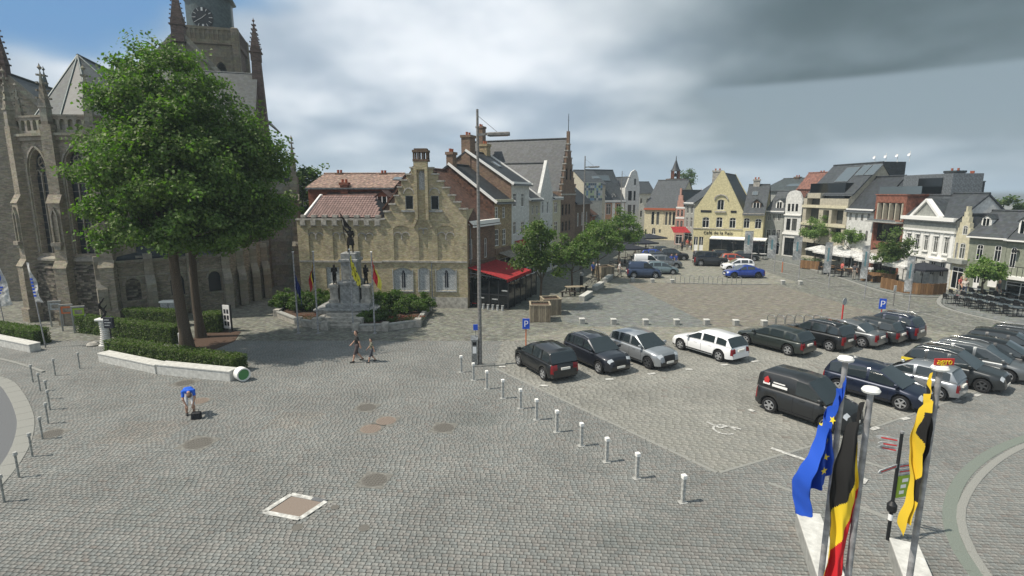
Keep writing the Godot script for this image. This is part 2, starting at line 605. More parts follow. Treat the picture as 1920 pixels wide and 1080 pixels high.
# style letters: head (r square, s segmental, a round, g pointed) + filling (1 mullion, t mullion and transom, c cross, o one pane, k shop front, d door, b boarded, x blind, l tall bars)
func window(parent: Node, w: Array, frame: Material, glass: Material, recess: float) -> void:
	var style := String(w[4])
	var fill := style.substr(1,1)
	var ww: float = snappedf(w[2], 0.05); var hh: float = snappedf(w[3], 0.05)
	var key := "win %s %.2f %.2f" % [style, ww, hh]
	if not cache.has(key):
		var q: Array = [0.0,0.0, ww, hh, style]
		var out := opening_poly(q)
		var b := MB.new()
		var f := minf(0.075, ww * 0.07)
		var inner := Geometry2D.offset_polygon(out, -f)
		if inner.size() > 0 and fill != "x":
			var ip: PackedVector2Array = inner[0]
			if out.size() == ip.size():
				# match corner to corner
				var best := 0; var bd := 1e9
				for k in ip.size():
					var dd := ip[k].distance_squared_to(out[0])
					if dd < bd: bd = dd; best = k
				var same := 1
				if ip[(best + 1) % ip.size()].distance_squared_to(out[1]) > ip[(best + ip.size() - 1) % ip.size()].distance_squared_to(out[1]): same = -1
				for k in out.size():
					var a := out[k]; var d := out[(k + 1) % out.size()]
					var e := ip[posmod(best + same * k, ip.size())]; var g := ip[posmod(best + same * (k + 1), ip.size())]
					b.quad(Vector3(a.x, a.y, 0.05),Vector3(d.x, d.y, 0.05),Vector3(g.x, g.y, 0.05),Vector3(e.x, e.y, 0.05))
					b.quad(Vector3(e.x, e.y, 0.05),Vector3(g.x, g.y, 0.05),Vector3(g.x, g.y, 0),Vector3(e.x, e.y, 0))
			else:
				b.box(0,0,0, f, hh * 0.9,0.05); b.box(ww - f, 0,0, ww, hh * 0.9,0.05); b.box(f, 0,0, ww - f, f, 0.05)
		var t := f * 0.7
		if fill in ["1", "t", "c"]: b.box(ww / 2 - t / 2, f, 0, ww / 2 + t / 2, hh - f * 1.2,0.04)
		if fill in ["t"]: b.box(f, hh * 0.7,0, ww - f, hh * 0.7 + t, 0.043)
		if fill in ["c"]: b.box(f, hh * 0.36,0, ww - f, hh * 0.36 + t, 0.043); b.box(f, hh * 0.68,0, ww - f, hh * 0.68 + t, 0.043)
		if fill == "k":
			for k in range(1, maxi(2, int(ww / 1.1))):
				var x := ww * k / maxi(2, int(ww / 1.1))
				b.box(x - 0.03, f, 0, x + 0.03, hh - f, 0.04)
			b.box(f, hh * 0.78,0, ww - f, hh * 0.78 + 0.05,0.043)
		if fill == "l":
			for k in range(1,4): b.box(ww * k / 4 - 0.025, f, 0, ww * k / 4 + 0.025, hh - f, 0.04)
		if fill == "d":
			b.box(f, f, 0, ww - f, hh * 0.42,0.03); b.box(ww / 2 - 0.04, hh * 0.42,0, ww / 2 + 0.04, hh - f, 0.035)
		var p := MB.new()
		p.plate(out, -0.03,0.01)
		cache[key] = [b.mesh(), p.mesh()]
	var made: Array = cache[key]
	var at := Vector3(w[0], w[1], -recess + 0.035)
	if fill == "x":
		obj("blind_panel", made[1], glass, parent, at)
		return
	if fill == "b":
		var o := obj("shutter_panel", made[1], frame, parent, at)
		return
	var fr := obj("door" if fill == "d" else "window", made[0], frame, parent, at)
	obj("pane", made[1], M["curtained"] if fill in ["1", "t", "c", "o"] and rng.randf() < 0.35 else glass, fr)
	if w.size() > 5:
		pt("sill", M[w[5]], fr, "box", [-0.08,-0.1,0.0, w[2] + 0.08,0.0, recess + 0.06])

func house(called: String, label: String, A: Vector3, B: Vector3, depth: float, d: Dictionary) -> Node3D:
	var along := B - A
	var L := along.length()
	var o := thing(called, label, "building", A, atan2(-along.z, along.x), d.get("group", ""))
	var eave: float = d.get("eave", 6.0)
	var outline: Array = d.get("outline", [Vector2(0, eave),Vector2(L, eave)])
	outline[0].x = 0; outline[-1].x = L
	var roof: String = d.get("roof", "side")
	var ridge: float = d.get("ridge", eave + 3.0)
	var wins: Array = d.get("wins", [])
	var ok := []
	for w in wins:
		w[0] = clampf(w[0], 0.05, L - 0.1)
		w[2] = minf(w[2], L - 0.05 - w[0])
		if w[1] < 0.04: w[3] += w[1] - 0.04; w[1] = 0.04
		ok.append(w)
	var recess: float = d.get("recess", 0.16)
	var thick := 0.35 if roof == "front" and d.get("parapet", true) else 0.0
	var wall: Material = M[d.wall]
	var b := MB.new()
	facade(b, outline, ok, recess, thick)
	var zc: float = -depth * d.get("ridge_at", 0.5)
	var el: float = outline[0].y if roof != "side" else eave
	var er: float = outline[-1].y if roof != "side" else eave
	b.quad(Vector3(0,0,-depth),Vector3(0,0,-thick),Vector3(0, el, -thick),Vector3(0, el, -depth))
	b.quad(Vector3(L, 0,-thick),Vector3(L, 0,-depth),Vector3(L, er, -depth),Vector3(L, er, -thick))
	b.quad(Vector3(L, 0,-depth),Vector3(0,0,-depth),Vector3(0, el, -depth),Vector3(L, er, -depth))
	if roof == "side":
		for x in [0.0, L]:
			var p := Vector3(x, eave, -depth); var q := Vector3(x, eave, 0); var r := Vector3(x, ridge, zc)
			if x == 0.0: b.tri(p, q, r)
			else: b.tri(q, p, r)
	elif roof == "front":
		b.tri(Vector3(L, er, -depth),Vector3(0, el, -depth),Vector3(L / 2, ridge, -depth))
	obj("wall", b, wall, o)
	if d.has("side_wall"):
		var sb := MB.new()
		sb.box(-0.03,0,-depth, 0.0 - 0.004, eave - 0.02,-0.02, true)
		sb.tri(Vector3(-0.03, eave - 0.02,-depth),Vector3(-0.03, eave - 0.02,0),Vector3(-0.03, ridge - 0.1, zc))
		obj("side_wall", sb, M[d.side_wall], o)
	var ov: float = d.get("overhang", 0.3)
	var rb := MB.new()
	var rm: Material = M[d.get("rmat", "slate")]
	var rf: MeshInstance3D = null
	match roof:
		"side":
			var k := (ridge - eave) / absf(zc)
			var kb := (ridge - eave) / (depth - absf(zc))
			var m := 0.12
			slab(rb, Vector3(-m, eave - ov * k + 0.1, ov),Vector3(L + m, eave - ov * k + 0.1, ov),Vector3(L + m, ridge + 0.1, zc),Vector3(-m, ridge + 0.1, zc),0.14)
			slab(rb, Vector3(L + m, eave - ov * kb + 0.1,-depth - ov),Vector3(-m, eave - ov * kb + 0.1,-depth - ov),Vector3(-m, ridge + 0.1, zc),Vector3(L + m, ridge + 0.1, zc),0.14)
			rb.bar(Vector3(-m, ridge + 0.13, zc),Vector3(L + m, ridge + 0.13, zc),0.1,6)
			rf = obj("roof", rb, rm, o)
			pt("gutter", M[d.get("gutter", "zinc")], o, "box", [-m, eave - ov * k - 0.06, ov - 0.02, L + m, eave - ov * k + 0.06, ov + 0.12])
			if d.has("verge"):
				for x in [-m - 0.06, L + m + 0.06]:
					pt("verge_board", M[d.verge], rf, "beam", [Vector3(x, eave - ov * k + 0.1, ov),Vector3(x, ridge + 0.16, zc),0.1,0.22])
		"front":
			var drop: float = d.get("drop", 0.45 if thick > 0 else -0.1)
			var z0 := -thick if thick > 0 else ov
			var hl: float = el - (drop if thick > 0 else -0.1); var hr: float = er - (drop if thick > 0 else -0.1)
			var top := ridge - drop
			var e2 := 0.0 if thick > 0 else 0.3
			slab(rb, Vector3(-e2, hl - e2 * 0.9,-depth),Vector3(-e2, hl - e2 * 0.9, z0),Vector3(L / 2, top, z0),Vector3(L / 2, top, -depth),0.12)
			slab(rb, Vector3(L + e2, hr - e2 * 0.9, z0),Vector3(L + e2, hr - e2 * 0.9,-depth),Vector3(L / 2, top, -depth),Vector3(L / 2, top, z0),0.12)
			rb.bar(Vector3(L / 2, top + 0.03, z0),Vector3(L / 2, top + 0.03,-depth),0.1,6)
			rf = obj("roof", rb, rm, o)
		"flat":
			rb.box(0.0, eave - 0.3,-depth, L, eave - 0.1,-0.02)
			rf = obj("roof", rb, rm, o)
			var pb := MB.new()
			pb.box(-0.08, eave, -0.3, L + 0.08, eave + 0.12,0.08); pb.box(-0.08, eave, -depth, 0.25, eave + 0.12,-0.3); pb.box(L - 0.25, eave, -depth, L + 0.08, eave + 0.12,-0.3)
			obj("coping", pb, M[d.get("coping", "zinc")], o)
	for w in ok:
		var fm: String = d.get("frame", "white_paint")
		var gm: Material = M[d.get("glass", "glass")]
		if String(w[4]).substr(1,1) == "x": gm = wall
		window(o, w, M["dark_frame"] if String(w[4]).length() > 2 and String(w[4])[2] == "d" else M[fm], gm, recess)
	for cdef in d.get("bands", []):   # [y, height, out, material, name]
		var cb := MB.new()
		cb.box(-0.05 if cdef[2] > 0.1 else 0.0, cdef[0], 0.002, L + (0.05 if cdef[2] > 0.1 else 0.0), cdef[0] + cdef[1], cdef[2])
		obj(cdef[4], cb, M[cdef[3]], o)
	for cdef in d.get("chimneys", []):   # [s, back, width, top, material]
		var cb := MB.new()
		var y0: float = minf(eave, ridge) - 0.2
		var cw: float = cdef[2]
		cb.box(cdef[0] - cw / 2, y0,-cdef[1] - cw * 0.4, cdef[0] + cw / 2, cdef[3] - 0.25,-cdef[1] + cw * 0.4)
		cb.box(cdef[0] - cw / 2 - 0.08, cdef[3] - 0.25,-cdef[1] - cw * 0.4 - 0.08, cdef[0] + cw / 2 + 0.08, cdef[3], -cdef[1] + cw * 0.4 + 0.08)
		var ch := obj("chimney", cb, M[cdef[4]], rf if rf else o)
		var pb := MB.new()
		for q in [-0.25,0.25]:
			pb.lathe([Vector2(0.11, cdef[3]),Vector2(0.13, cdef[3] + 0.3),Vector2(0.08, cdef[3] + 0.3),Vector2(0.08, cdef[3])], 8,Vector3(cdef[0] + q * cw, 0,-cdef[1]))
		obj("chimney_pot", pb, M["terracotta"], rf if rf else o)
	for x in d.get("pipes", []):
		pt("downpipe", M["zinc"], o, "bar", [Vector3(x, 0,0.07),Vector3(x, eave, 0.07),0.05,6])
	for s in d.get("skylights", []):   # [s, back, w, h] on the front slope
		var k := (ridge - eave) / absf(zc)
		var sb := MB.new()
		var y: float = eave + 0.1 + s[1] * k
		var up := Vector3(0, k, -1).normalized(); var nn := Vector3(0,1, k).normalized()
		sb.xf = Transform3D(Basis(Vector3.RIGHT, up, nn),Vector3(s[0], y, -s[1]))
		sb.box(0,0,0, s[2], s[3], 0.1)
		var sk := obj("skylight", sb, M["zinc"], rf)
		var gb := MB.new()
		gb.xf = sb.xf
		gb.box(0.07,0.07,0.1, s[2] - 0.07, s[3] - 0.07,0.115)
		obj("skylight_pane", gb, M["glass_light"], rf)
	for s in d.get("dormers", []):   # [s, back, w, base above eave, h, wall material]
		var x: float = s[0]; var w: float = s[2]; var y: float = eave + s[3]; var hh: float = s[4]
		var db := MB.new()
		var k := (ridge - eave) / absf(zc)
		var zf: float = -s[1]
		db.box(x, y, zf - 3.0 * hh / maxf(k, 0.4) * 0.4, x + w, y + hh, zf)
		db.plate(PackedVector2Array([Vector2(x, y + hh),Vector2(x + w, y + hh),Vector2(x + w / 2, y + hh + w * 0.38)]), zf - 2.0, zf)
		var dm := obj("dormer", db, M[s[5]], rf)
		var q := MB.new()
		slab(q, Vector3(x - 0.12, y + hh - 0.1, zf - 2.2),Vector3(x - 0.12, y + hh - 0.1, zf + 0.12),Vector3(x + w / 2, y + hh + w * 0.42, zf + 0.12),Vector3(x + w / 2, y + hh + w * 0.42, zf - 2.2),0.06)
		slab(q, Vector3(x + w + 0.12, y + hh - 0.1, zf + 0.12),Vector3(x + w + 0.12, y + hh - 0.1, zf - 2.2),Vector3(x + w / 2, y + hh + w * 0.42, zf - 2.2),Vector3(x + w / 2, y + hh + w * 0.42, zf + 0.12),0.06)
		obj("dormer_roof", q, rm, rf)
		pt("dormer_window", M["glass"], rf, "box", [x + w * 0.18, y + 0.12, zf + 0.003, x + w * 0.82, y + hh - 0.08, zf + 0.04])
		var fb := MB.new()
		fb.box(x + w * 0.12, y + 0.06, zf + 0.002, x + w * 0.18, y + hh - 0.02, zf + 0.07); fb.box(x + w * 0.82, y + 0.06, zf + 0.002, x + w * 0.88, y + hh - 0.02, zf + 0.07)
		fb.box(x + w * 0.47, y + 0.06, zf + 0.002, x + w * 0.53, y + hh - 0.02, zf + 0.06)
		obj("dormer_frame", fb, M["white_paint"], rf)
	return o

func lettering(parent: Node, words: String, height: float, m: Material, at: Vector3, turn := 0.0, thick := 0.03, serif := false) -> MeshInstance3D:
	var t := TextMesh.new()
	var f := SystemFont.new()
	f.font_names = PackedStringArray(["Droid Serif" if serif else "Droid Sans"])
	t.font = f
	t.text = words
	t.font_size = 48
	t.pixel_size = height / 36.0
	t.depth = thick
	return obj("lettering", t, m, parent, at, turn)

# ---------------------------------------------------------------- plants
func leaf_mesh(spots: Array, per: int, spread: float, size: float, tint: Color, vary: float, sd: int, flat := 0.35) -> ArrayMesh:
	# spots: [Vector3 centre, Vector3 outward]; every leaf is a folded lozenge of its own
	var r := RandomNumberGenerator.new()
	r.seed = sd
	var v := PackedVector3Array(); var n := PackedVector3Array(); var c := PackedColorArray()
	for s in spots:
		var o: Vector3 = s[0]; var out: Vector3 = s[1]
		var t := tint * r.randf_range(1.0 - vary, 1.0 + vary)
		t = t.lerp(Color(t.g * 0.85, t.g * 1.02, t.b * 0.7), r.randf() * 0.5)
		for k in per:
			var p := o + Vector3(r.randfn(), r.randfn() * 0.75, r.randfn()) * spread
			var up := (out * 0.7 + Vector3.UP * flat + Vector3(r.randfn(), r.randfn(), r.randfn()) * 0.55).normalized()
			var ax := up.cross(Vector3(r.randfn(), r.randfn(), r.randfn()).normalized()).normalized()
			var ay := up.cross(ax)
			var l := size * r.randf_range(0.7,1.3)
			var a := p - ax * l * 0.5; var b := p + ay * l * 0.36 + up * l * 0.08; var d := p + ax * l * 0.5 - up * l * 0.1; var e := p - ay * l * 0.36 + up * l * 0.08
			v.append(a); v.append(b); v.append(d); v.append(a); v.append(d); v.append(e)
			var n1 := (up - ay * 0.25).normalized(); var n2 := (up + ay * 0.25).normalized()
			n.append(n1); n.append(n1); n.append(n1); n.append(n2); n.append(n2); n.append(n2)
			var q := t * r.randf_range(0.82,1.18)
			q.a = 1.0
			for j in 6: c.append(q)
	var arr := []
	arr.resize(Mesh.ARRAY_MAX)
	arr[Mesh.ARRAY_VERTEX] = v; arr[Mesh.ARRAY_NORMAL] = n; arr[Mesh.ARRAY_COLOR] = c
	var m := ArrayMesh.new()
	m.add_surface_from_arrays(Mesh.PRIMITIVE_TRIANGLES, arr)
	return m

func crown_spots(blobs: Array, count: int, sd: int) -> Array:   # blobs: [centre, radii]
	var r := RandomNumberGenerator.new()
	r.seed = sd
	var f := FastNoiseLite.new()
	f.seed = sd
	f.frequency = 0.35
	var area := 0.0
	for b in blobs: area += b[1].x * b[1].y
	var spots := []
	for b in blobs:
		for k in int(count * b[1].x * b[1].y / area / 16) + 3:   # twig clusters, each a tuft of its own
			var d := Vector3(r.randfn(), r.randfn(), r.randfn()).normalized()
			if d.y < -0.55: d.y *= 0.5
			var lump := 1.0 + 0.26 * f.get_noise_3dv(d * 4.0 + b[0]) + 0.16 * f.get_noise_3dv(d * 11.0 + b[0])
			var u := pow(r.randf(),0.4)
			var c: Vector3 = b[0] + Vector3(d.x * b[1].x, d.y * b[1].y, d.z * b[1].z) * lump * (0.4 + 0.6 * u)
			var w: float = minf(b[1].x, b[1].y) * r.randf_range(0.09,0.16)
			for j in 16:
				var e := Vector3(r.randfn(), r.randfn() * 0.7, r.randfn())
				spots.append([c + e * w, (d + e * 0.5).normalized()])
	return spots

func tree(called: String, label: String, at: Vector3, trunk_h: float, trunk_r: float, blobs: Array, count: int, per: int, spread: float, size: float, tint: Color, sd: int, group := "", bark := "bark") -> Node3D:
	var o := thing(called, label, "tree", at, 0.0, group)
	var r := RandomNumberGenerator.new()
	r.seed = sd
	var b := MB.new()
	var top := Vector3(r.randf_range(-0.2,0.2), trunk_h, r.randf_range(-0.2,0.2))
	var pts := []; var rad := []
	for k in 7:
		var t := k / 6.0
		pts.append(top * t + Vector3(sin(t * 5.0 + sd) * 0.06,0, cos(t * 4.0 + sd) * 0.06) * trunk_h * 0.15)
		rad.append(trunk_r * (1.35 if k == 0 else lerpf(1.05,0.7, t)))
	b.tube(pts, rad, 10)
	for q in blobs:
		var tip: Vector3 = q[0]
		var start := top * r.randf_range(0.75,0.98)
		var mid := start.lerp(tip, 0.45) + Vector3(r.randfn(), r.randfn(), r.randfn()) * 0.25
		b.tube([start, mid, tip], [trunk_r * 0.5, trunk_r * 0.3, trunk_r * 0.08], 6, false)
		for k in 3:
			var e := tip + Vector3(r.randfn() * q[1].x, absf(r.randfn()) * q[1].y, r.randfn() * q[1].z) * 0.4
			b.tube([mid, mid.lerp(e, 0.5) + Vector3.UP * 0.1, e], [trunk_r * 0.22, trunk_r * 0.14, trunk_r * 0.04], 5, false)
	obj("trunk", b, M[bark], o)
	var spots := crown_spots(blobs, count, sd)
	var crown := obj("crown", leaf_mesh(spots, per, spread, size, tint, 0.28, sd), M["leaf"], o)
	return o

func hedge(called: String, label: String, A: Vector3, B: Vector3, width: float, y0: float, height: float, density: float, tint: Color, sd: int, group := "") -> Node3D:
	var along := B - A
	var L := along.length()
	var o := thing(called, label, "hedge", A, atan2(-along.z, along.x), group)
	pt("twigs", M["hedge_core"], o, "cbox", [0.06, y0,-width / 2 + 0.08, L - 0.06, y0 + height - 0.08, width / 2 - 0.08,0.05])
	var r := RandomNumberGenerator.new()
	r.seed = sd
	var f := FastNoiseLite.new()
	f.frequency = 0.8
	f.seed = sd
	var spots := []
	var faces := [[L * width, 0], [L * height, 1], [L * height, 2], [width * height, 3], [width * height, 4]]
	for fc in faces:
		for k in int(fc[0] * density):
			var a := r.randf(); var c := r.randf()
			var p := Vector3.ZERO; var d := Vector3.UP
			match fc[1]:
				0: p = Vector3(a * L, y0 + height, (c - 0.5) * width)
				1: p = Vector3(a * L, y0 + c * height, width / 2); d = Vector3.BACK
				2: p = Vector3(a * L, y0 + c * height, -width / 2); d = Vector3.FORWARD
				3: p = Vector3(0, y0 + c * height, (a - 0.5) * width); d = Vector3.LEFT
				4: p = Vector3(L, y0 + c * height, (a - 0.5) * width); d = Vector3.RIGHT
			p += d * (f.get_noise_3dv(p * 2.0) * 0.07 - 0.02)
			spots.append([p, d])
	obj("foliage", leaf_mesh(spots, 4,0.05,0.085, tint, 0.25, sd), M["leaf"], o)
	return o

func bush(called: String, label: String, at: Vector3, blobs: Array, count: int, per: int, spread: float, size: float, tint: Color, sd: int, group := "") -> Node3D:
	var o := thing(called, label, "shrub", at, 0.0, group)
	var b := MB.new()
	for q in blobs:
		b.tube([Vector3(q[0].x * 0.6,0, q[0].z * 0.6), q[0]], [0.04,0.02], 5, false)
	obj("stem", b, M["bark"], o)
	obj("foliage", leaf_mesh(crown_spots(blobs, count, sd), per, spread, size, tint, 0.25, sd), M["leaf"], o)
	return o

# ---------------------------------------------------------------- cloth
func cloth_point(a: float, b: float, hoist: float, drop: float, spread: float, folds: float, amp: float, sd: float) -> Vector3:
	# a runs from the pole to the fly, b down the hoist: a limp flag hangs in folds
	var x := a * spread * (0.25 + 0.75 * smoothstep(0.0,0.9, b * 0.75 + a * 0.4)) + 0.03 * sin(b * 7.0 + sd)
	var z := amp * sin(a * folds * TAU + b * 2.2 + sd) * (0.25 + a) + 0.03 * sin(b * 9.0 + a * 4.0 + sd)
	z += amp * 0.22 * sin(a * folds * 15.0 + b * 5.0 + sd * 2.0) + 0.008 * sin(b * 31.0 + a * 23.0)
	var y := -b * hoist - drop * pow(a, 0.85) - 0.04 * sin(a * 9.0 + sd)
	return Vector3(x, y, z)

func flag_mesh(hoist: float, drop: float, spread: float, folds: float, amp: float, sd: float, paint: Callable, fine := 1) -> ArrayMesh:
	var b := MB.new()
	b.tinted = true
	var nu := 44 * fine; var nv := 30 * fine
	for i in nu:
		for j in nv:
			var u0 := float(i) / nu; var u1 := float(i + 1) / nu; var v0 := float(j) / nv; var v1 := float(j + 1) / nv
			b.col = paint.call((u0 + u1) / 2, (v0 + v1) / 2)
			b.quad(cloth_point(u0, v1, hoist, drop, spread, folds, amp, sd), cloth_point(u1, v1, hoist, drop, spread, folds, amp, sd), cloth_point(u1, v0, hoist, drop, spread, folds, amp, sd), cloth_point(u0, v0, hoist, drop, spread, folds, amp, sd))
	return b.mesh(true)

func flagpole(called: String, label: String, at: Vector3, height: float, r: float, group: String, cap_mat := "white_paint", cap_r := 0.0) -> Node3D:
	var o := thing(called, label, "flagpole", at, 0.0, group)
	pt("pole", M["pole_grey"], o, "tube", [[Vector3.ZERO, Vector3(0, height * 0.5,0),Vector3(0, height, 0)], [r, r * 0.85, r * 0.7], 12])
	var c := MB.new()
	var q := cap_r if cap_r > 0 else r * 1.4
	c.lathe([Vector2(0, height - 0.005),Vector2(q * 0.9, height),Vector2(q, height + q * 0.25),Vector2(q * 0.8, height + q * 0.55),Vector2(0, height + q * 0.7)], 14)
	obj("finial", c, M[cap_mat], o)
	pt("base_plate", M["pole_grey"], o, "cbox", [-r * 2,0,-r * 2, r * 2,0.05, r * 2,0.015])
	return o

# ---------------------------------------------------------------- people: one continuous skin over tapered bones
func skin(bones: Array, cell: float) -> ArrayMesh:   # bones: [a, b, radius a, radius b, colour]
	var lo := Vector3.ONE * 1e9; var hi := -lo
	for q in bones:
		for k in 2:
			var rr: float = q[2 + k] + cell * 3
			lo = lo.min(q[k] - Vector3.ONE * rr); hi = hi.max(q[k] + Vector3.ONE * rr)
	var dim := Vector3i(((hi - lo) / cell).ceil()) + Vector3i.ONE
	var nx := dim.x; var nxy := dim.x * dim.y
	var f := PackedFloat32Array()
	f.resize(nxy * dim.z)
	f.fill(1.0)
	var blend := cell * 1.6
	for q in bones:
		var a: Vector3 = q[0]; var b: Vector3 = q[1]; var ra: float = q[2]; var rb: float = q[3]
		var rm := maxf(ra, rb) + cell * 2.5
		var p0 := Vector3i(((a.min(b) - Vector3.ONE * rm - lo) / cell).floor()).clamp(Vector3i.ZERO, dim - Vector3i.ONE)
		var p1 := Vector3i(((a.max(b) + Vector3.ONE * rm - lo) / cell).ceil()).clamp(Vector3i.ZERO, dim - Vector3i.ONE)
		var ab := b - a
		var l2 := maxf(ab.length_squared(),1e-6)
		for z in range(p0.z, p1.z + 1):
			for y in range(p0.y, p1.y + 1):
				for x in range(p0.x, p1.x + 1):
					var p := lo + Vector3(x, y, z) * cell
					var t := clampf((p - a).dot(ab) / l2,0,1)
					var d := p.distance_to(a + ab * t) - lerpf(ra, rb, t)
					var k := x + y * nx + z * nxy
					var e := f[k]
					var hh := maxf(blend - absf(d - e),0.0) / blend
					f[k] = minf(d, e) - hh * hh * blend * 0.25
	var at := {}
	var v := PackedVector3Array(); var cols := []; var nor := PackedVector3Array()
	for z in dim.z - 1:
		for y in dim.y - 1:
			for x in dim.x - 1:
				var k := x + y * nx + z * nxy
				var inside := 0
				var s := Vector3.ZERO; var m := 0
				var g := [f[k], f[k + 1], f[k + nx], f[k + nx + 1], f[k + nxy], f[k + nxy + 1], f[k + nxy + nx], f[k + nxy + nx + 1]]
				for c in 8:
					if g[c] < 0: inside += 1
				if inside == 0 or inside == 8: continue
				for c in 8:
					for ax in 3:
						if c & (1 << ax): continue
						var c2: int = c | (1 << ax)
						if (g[c] < 0) == (g[c2] < 0): continue
						var t: float = g[c] / (g[c] - g[c2])
						var p := Vector3(c & 1, (c >> 1) & 1, (c >> 2) & 1)
						p[ax] += t
						s += p; m += 1
				var pos := lo + (Vector3(x, y, z) + s / m) * cell
				at[k] = v.size()
				v.append(pos)
				nor.append(Vector3(g[1] + g[3] + g[5] + g[7] - g[0] - g[2] - g[4] - g[6], g[2] + g[3] + g[6] + g[7] - g[0] - g[1] - g[4] - g[5], g[4] + g[5] + g[6] + g[7] - g[0] - g[1] - g[2] - g[3]).normalized())
				var best := 1e9; var cc := Color.WHITE
				for q in bones:
					var ab: Vector3 = q[1] - q[0]
					var t := clampf((pos - q[0]).dot(ab) / maxf(ab.length_squared(),1e-6),0,1)
					var d: float = pos.distance_to(q[0] + ab * t) - lerpf(q[2], q[3], t)
					if d < best: best = d; cc = q[4]
				cols.append(cc)
	var V := PackedVector3Array(); var N := PackedVector3Array(); var C := PackedColorArray()
	var step := [1, nx, nxy]
	for k in at:
		for ax in 3:
			var k2: int = k + step[ax]
			if k2 >= f.size() or (f[k] < 0) == (f[k2] < 0): continue
			var u: int = step[(ax + 1) % 3]; var w: int = step[(ax + 2) % 3]
			if not (at.has(k - u) and at.has(k - w) and at.has(k - u - w)): continue
			var q := [at[k], at[k - u], at[k - u - w], at[k - w]]
			if f[k] < 0: q = [q[0], q[3], q[2], q[1]]
			for j in [0,1,2,0,2,3]:
				V.append(v[q[j]]); N.append(nor[q[j]]); C.append(cols[q[j]])
	var arr := []
	arr.resize(Mesh.ARRAY_MAX)
	arr[Mesh.ARRAY_VERTEX] = V; arr[Mesh.ARRAY_NORMAL] = N; arr[Mesh.ARRAY_COLOR] = C
	var out := ArrayMesh.new()
	out.add_surface_from_arrays(Mesh.PRIMITIVE_TRIANGLES, arr)
	return out

func hand(bones: Array, wrist: Vector3, dir: Vector3, side: Vector3, c: Color, s: float) -> void:
	var palm := wrist + dir * 0.085 * s
	bones.append([wrist, palm, 0.028 * s, 0.036 * s, c])
	for k in 4:
		var base := palm + side * (k - 1.5) * 0.019 * s
		var l := [0.062,0.072,0.068,0.052][k] * s as float
		var bend := (dir + side.cross(dir) * 0.45).normalized()
		bones.append([base, base + dir * l * 0.5,0.010 * s, 0.009 * s, c])
		bones.append([base + dir * l * 0.5, base + dir * l * 0.5 + bend * l * 0.55,0.009 * s, 0.008 * s, c])
	var th := wrist + dir * 0.03 * s - side * 0.03 * s
	bones.append([th, th - side * 0.03 * s + dir * 0.04 * s, 0.011 * s, 0.009 * s, c])

# joints in metres for a 1.75 m person facing +z; pose gives the moved joints
func person(label: String, at: Vector3, turn: float, look: Dictionary, pose: Dictionary, s := 1.0, cell := 0.02, group := "") -> Node3D:
	var o := obj("person", figure(look, pose, s, cell), M["people"], self, at, turn)
	tag(o, label, "person", group)
	return o

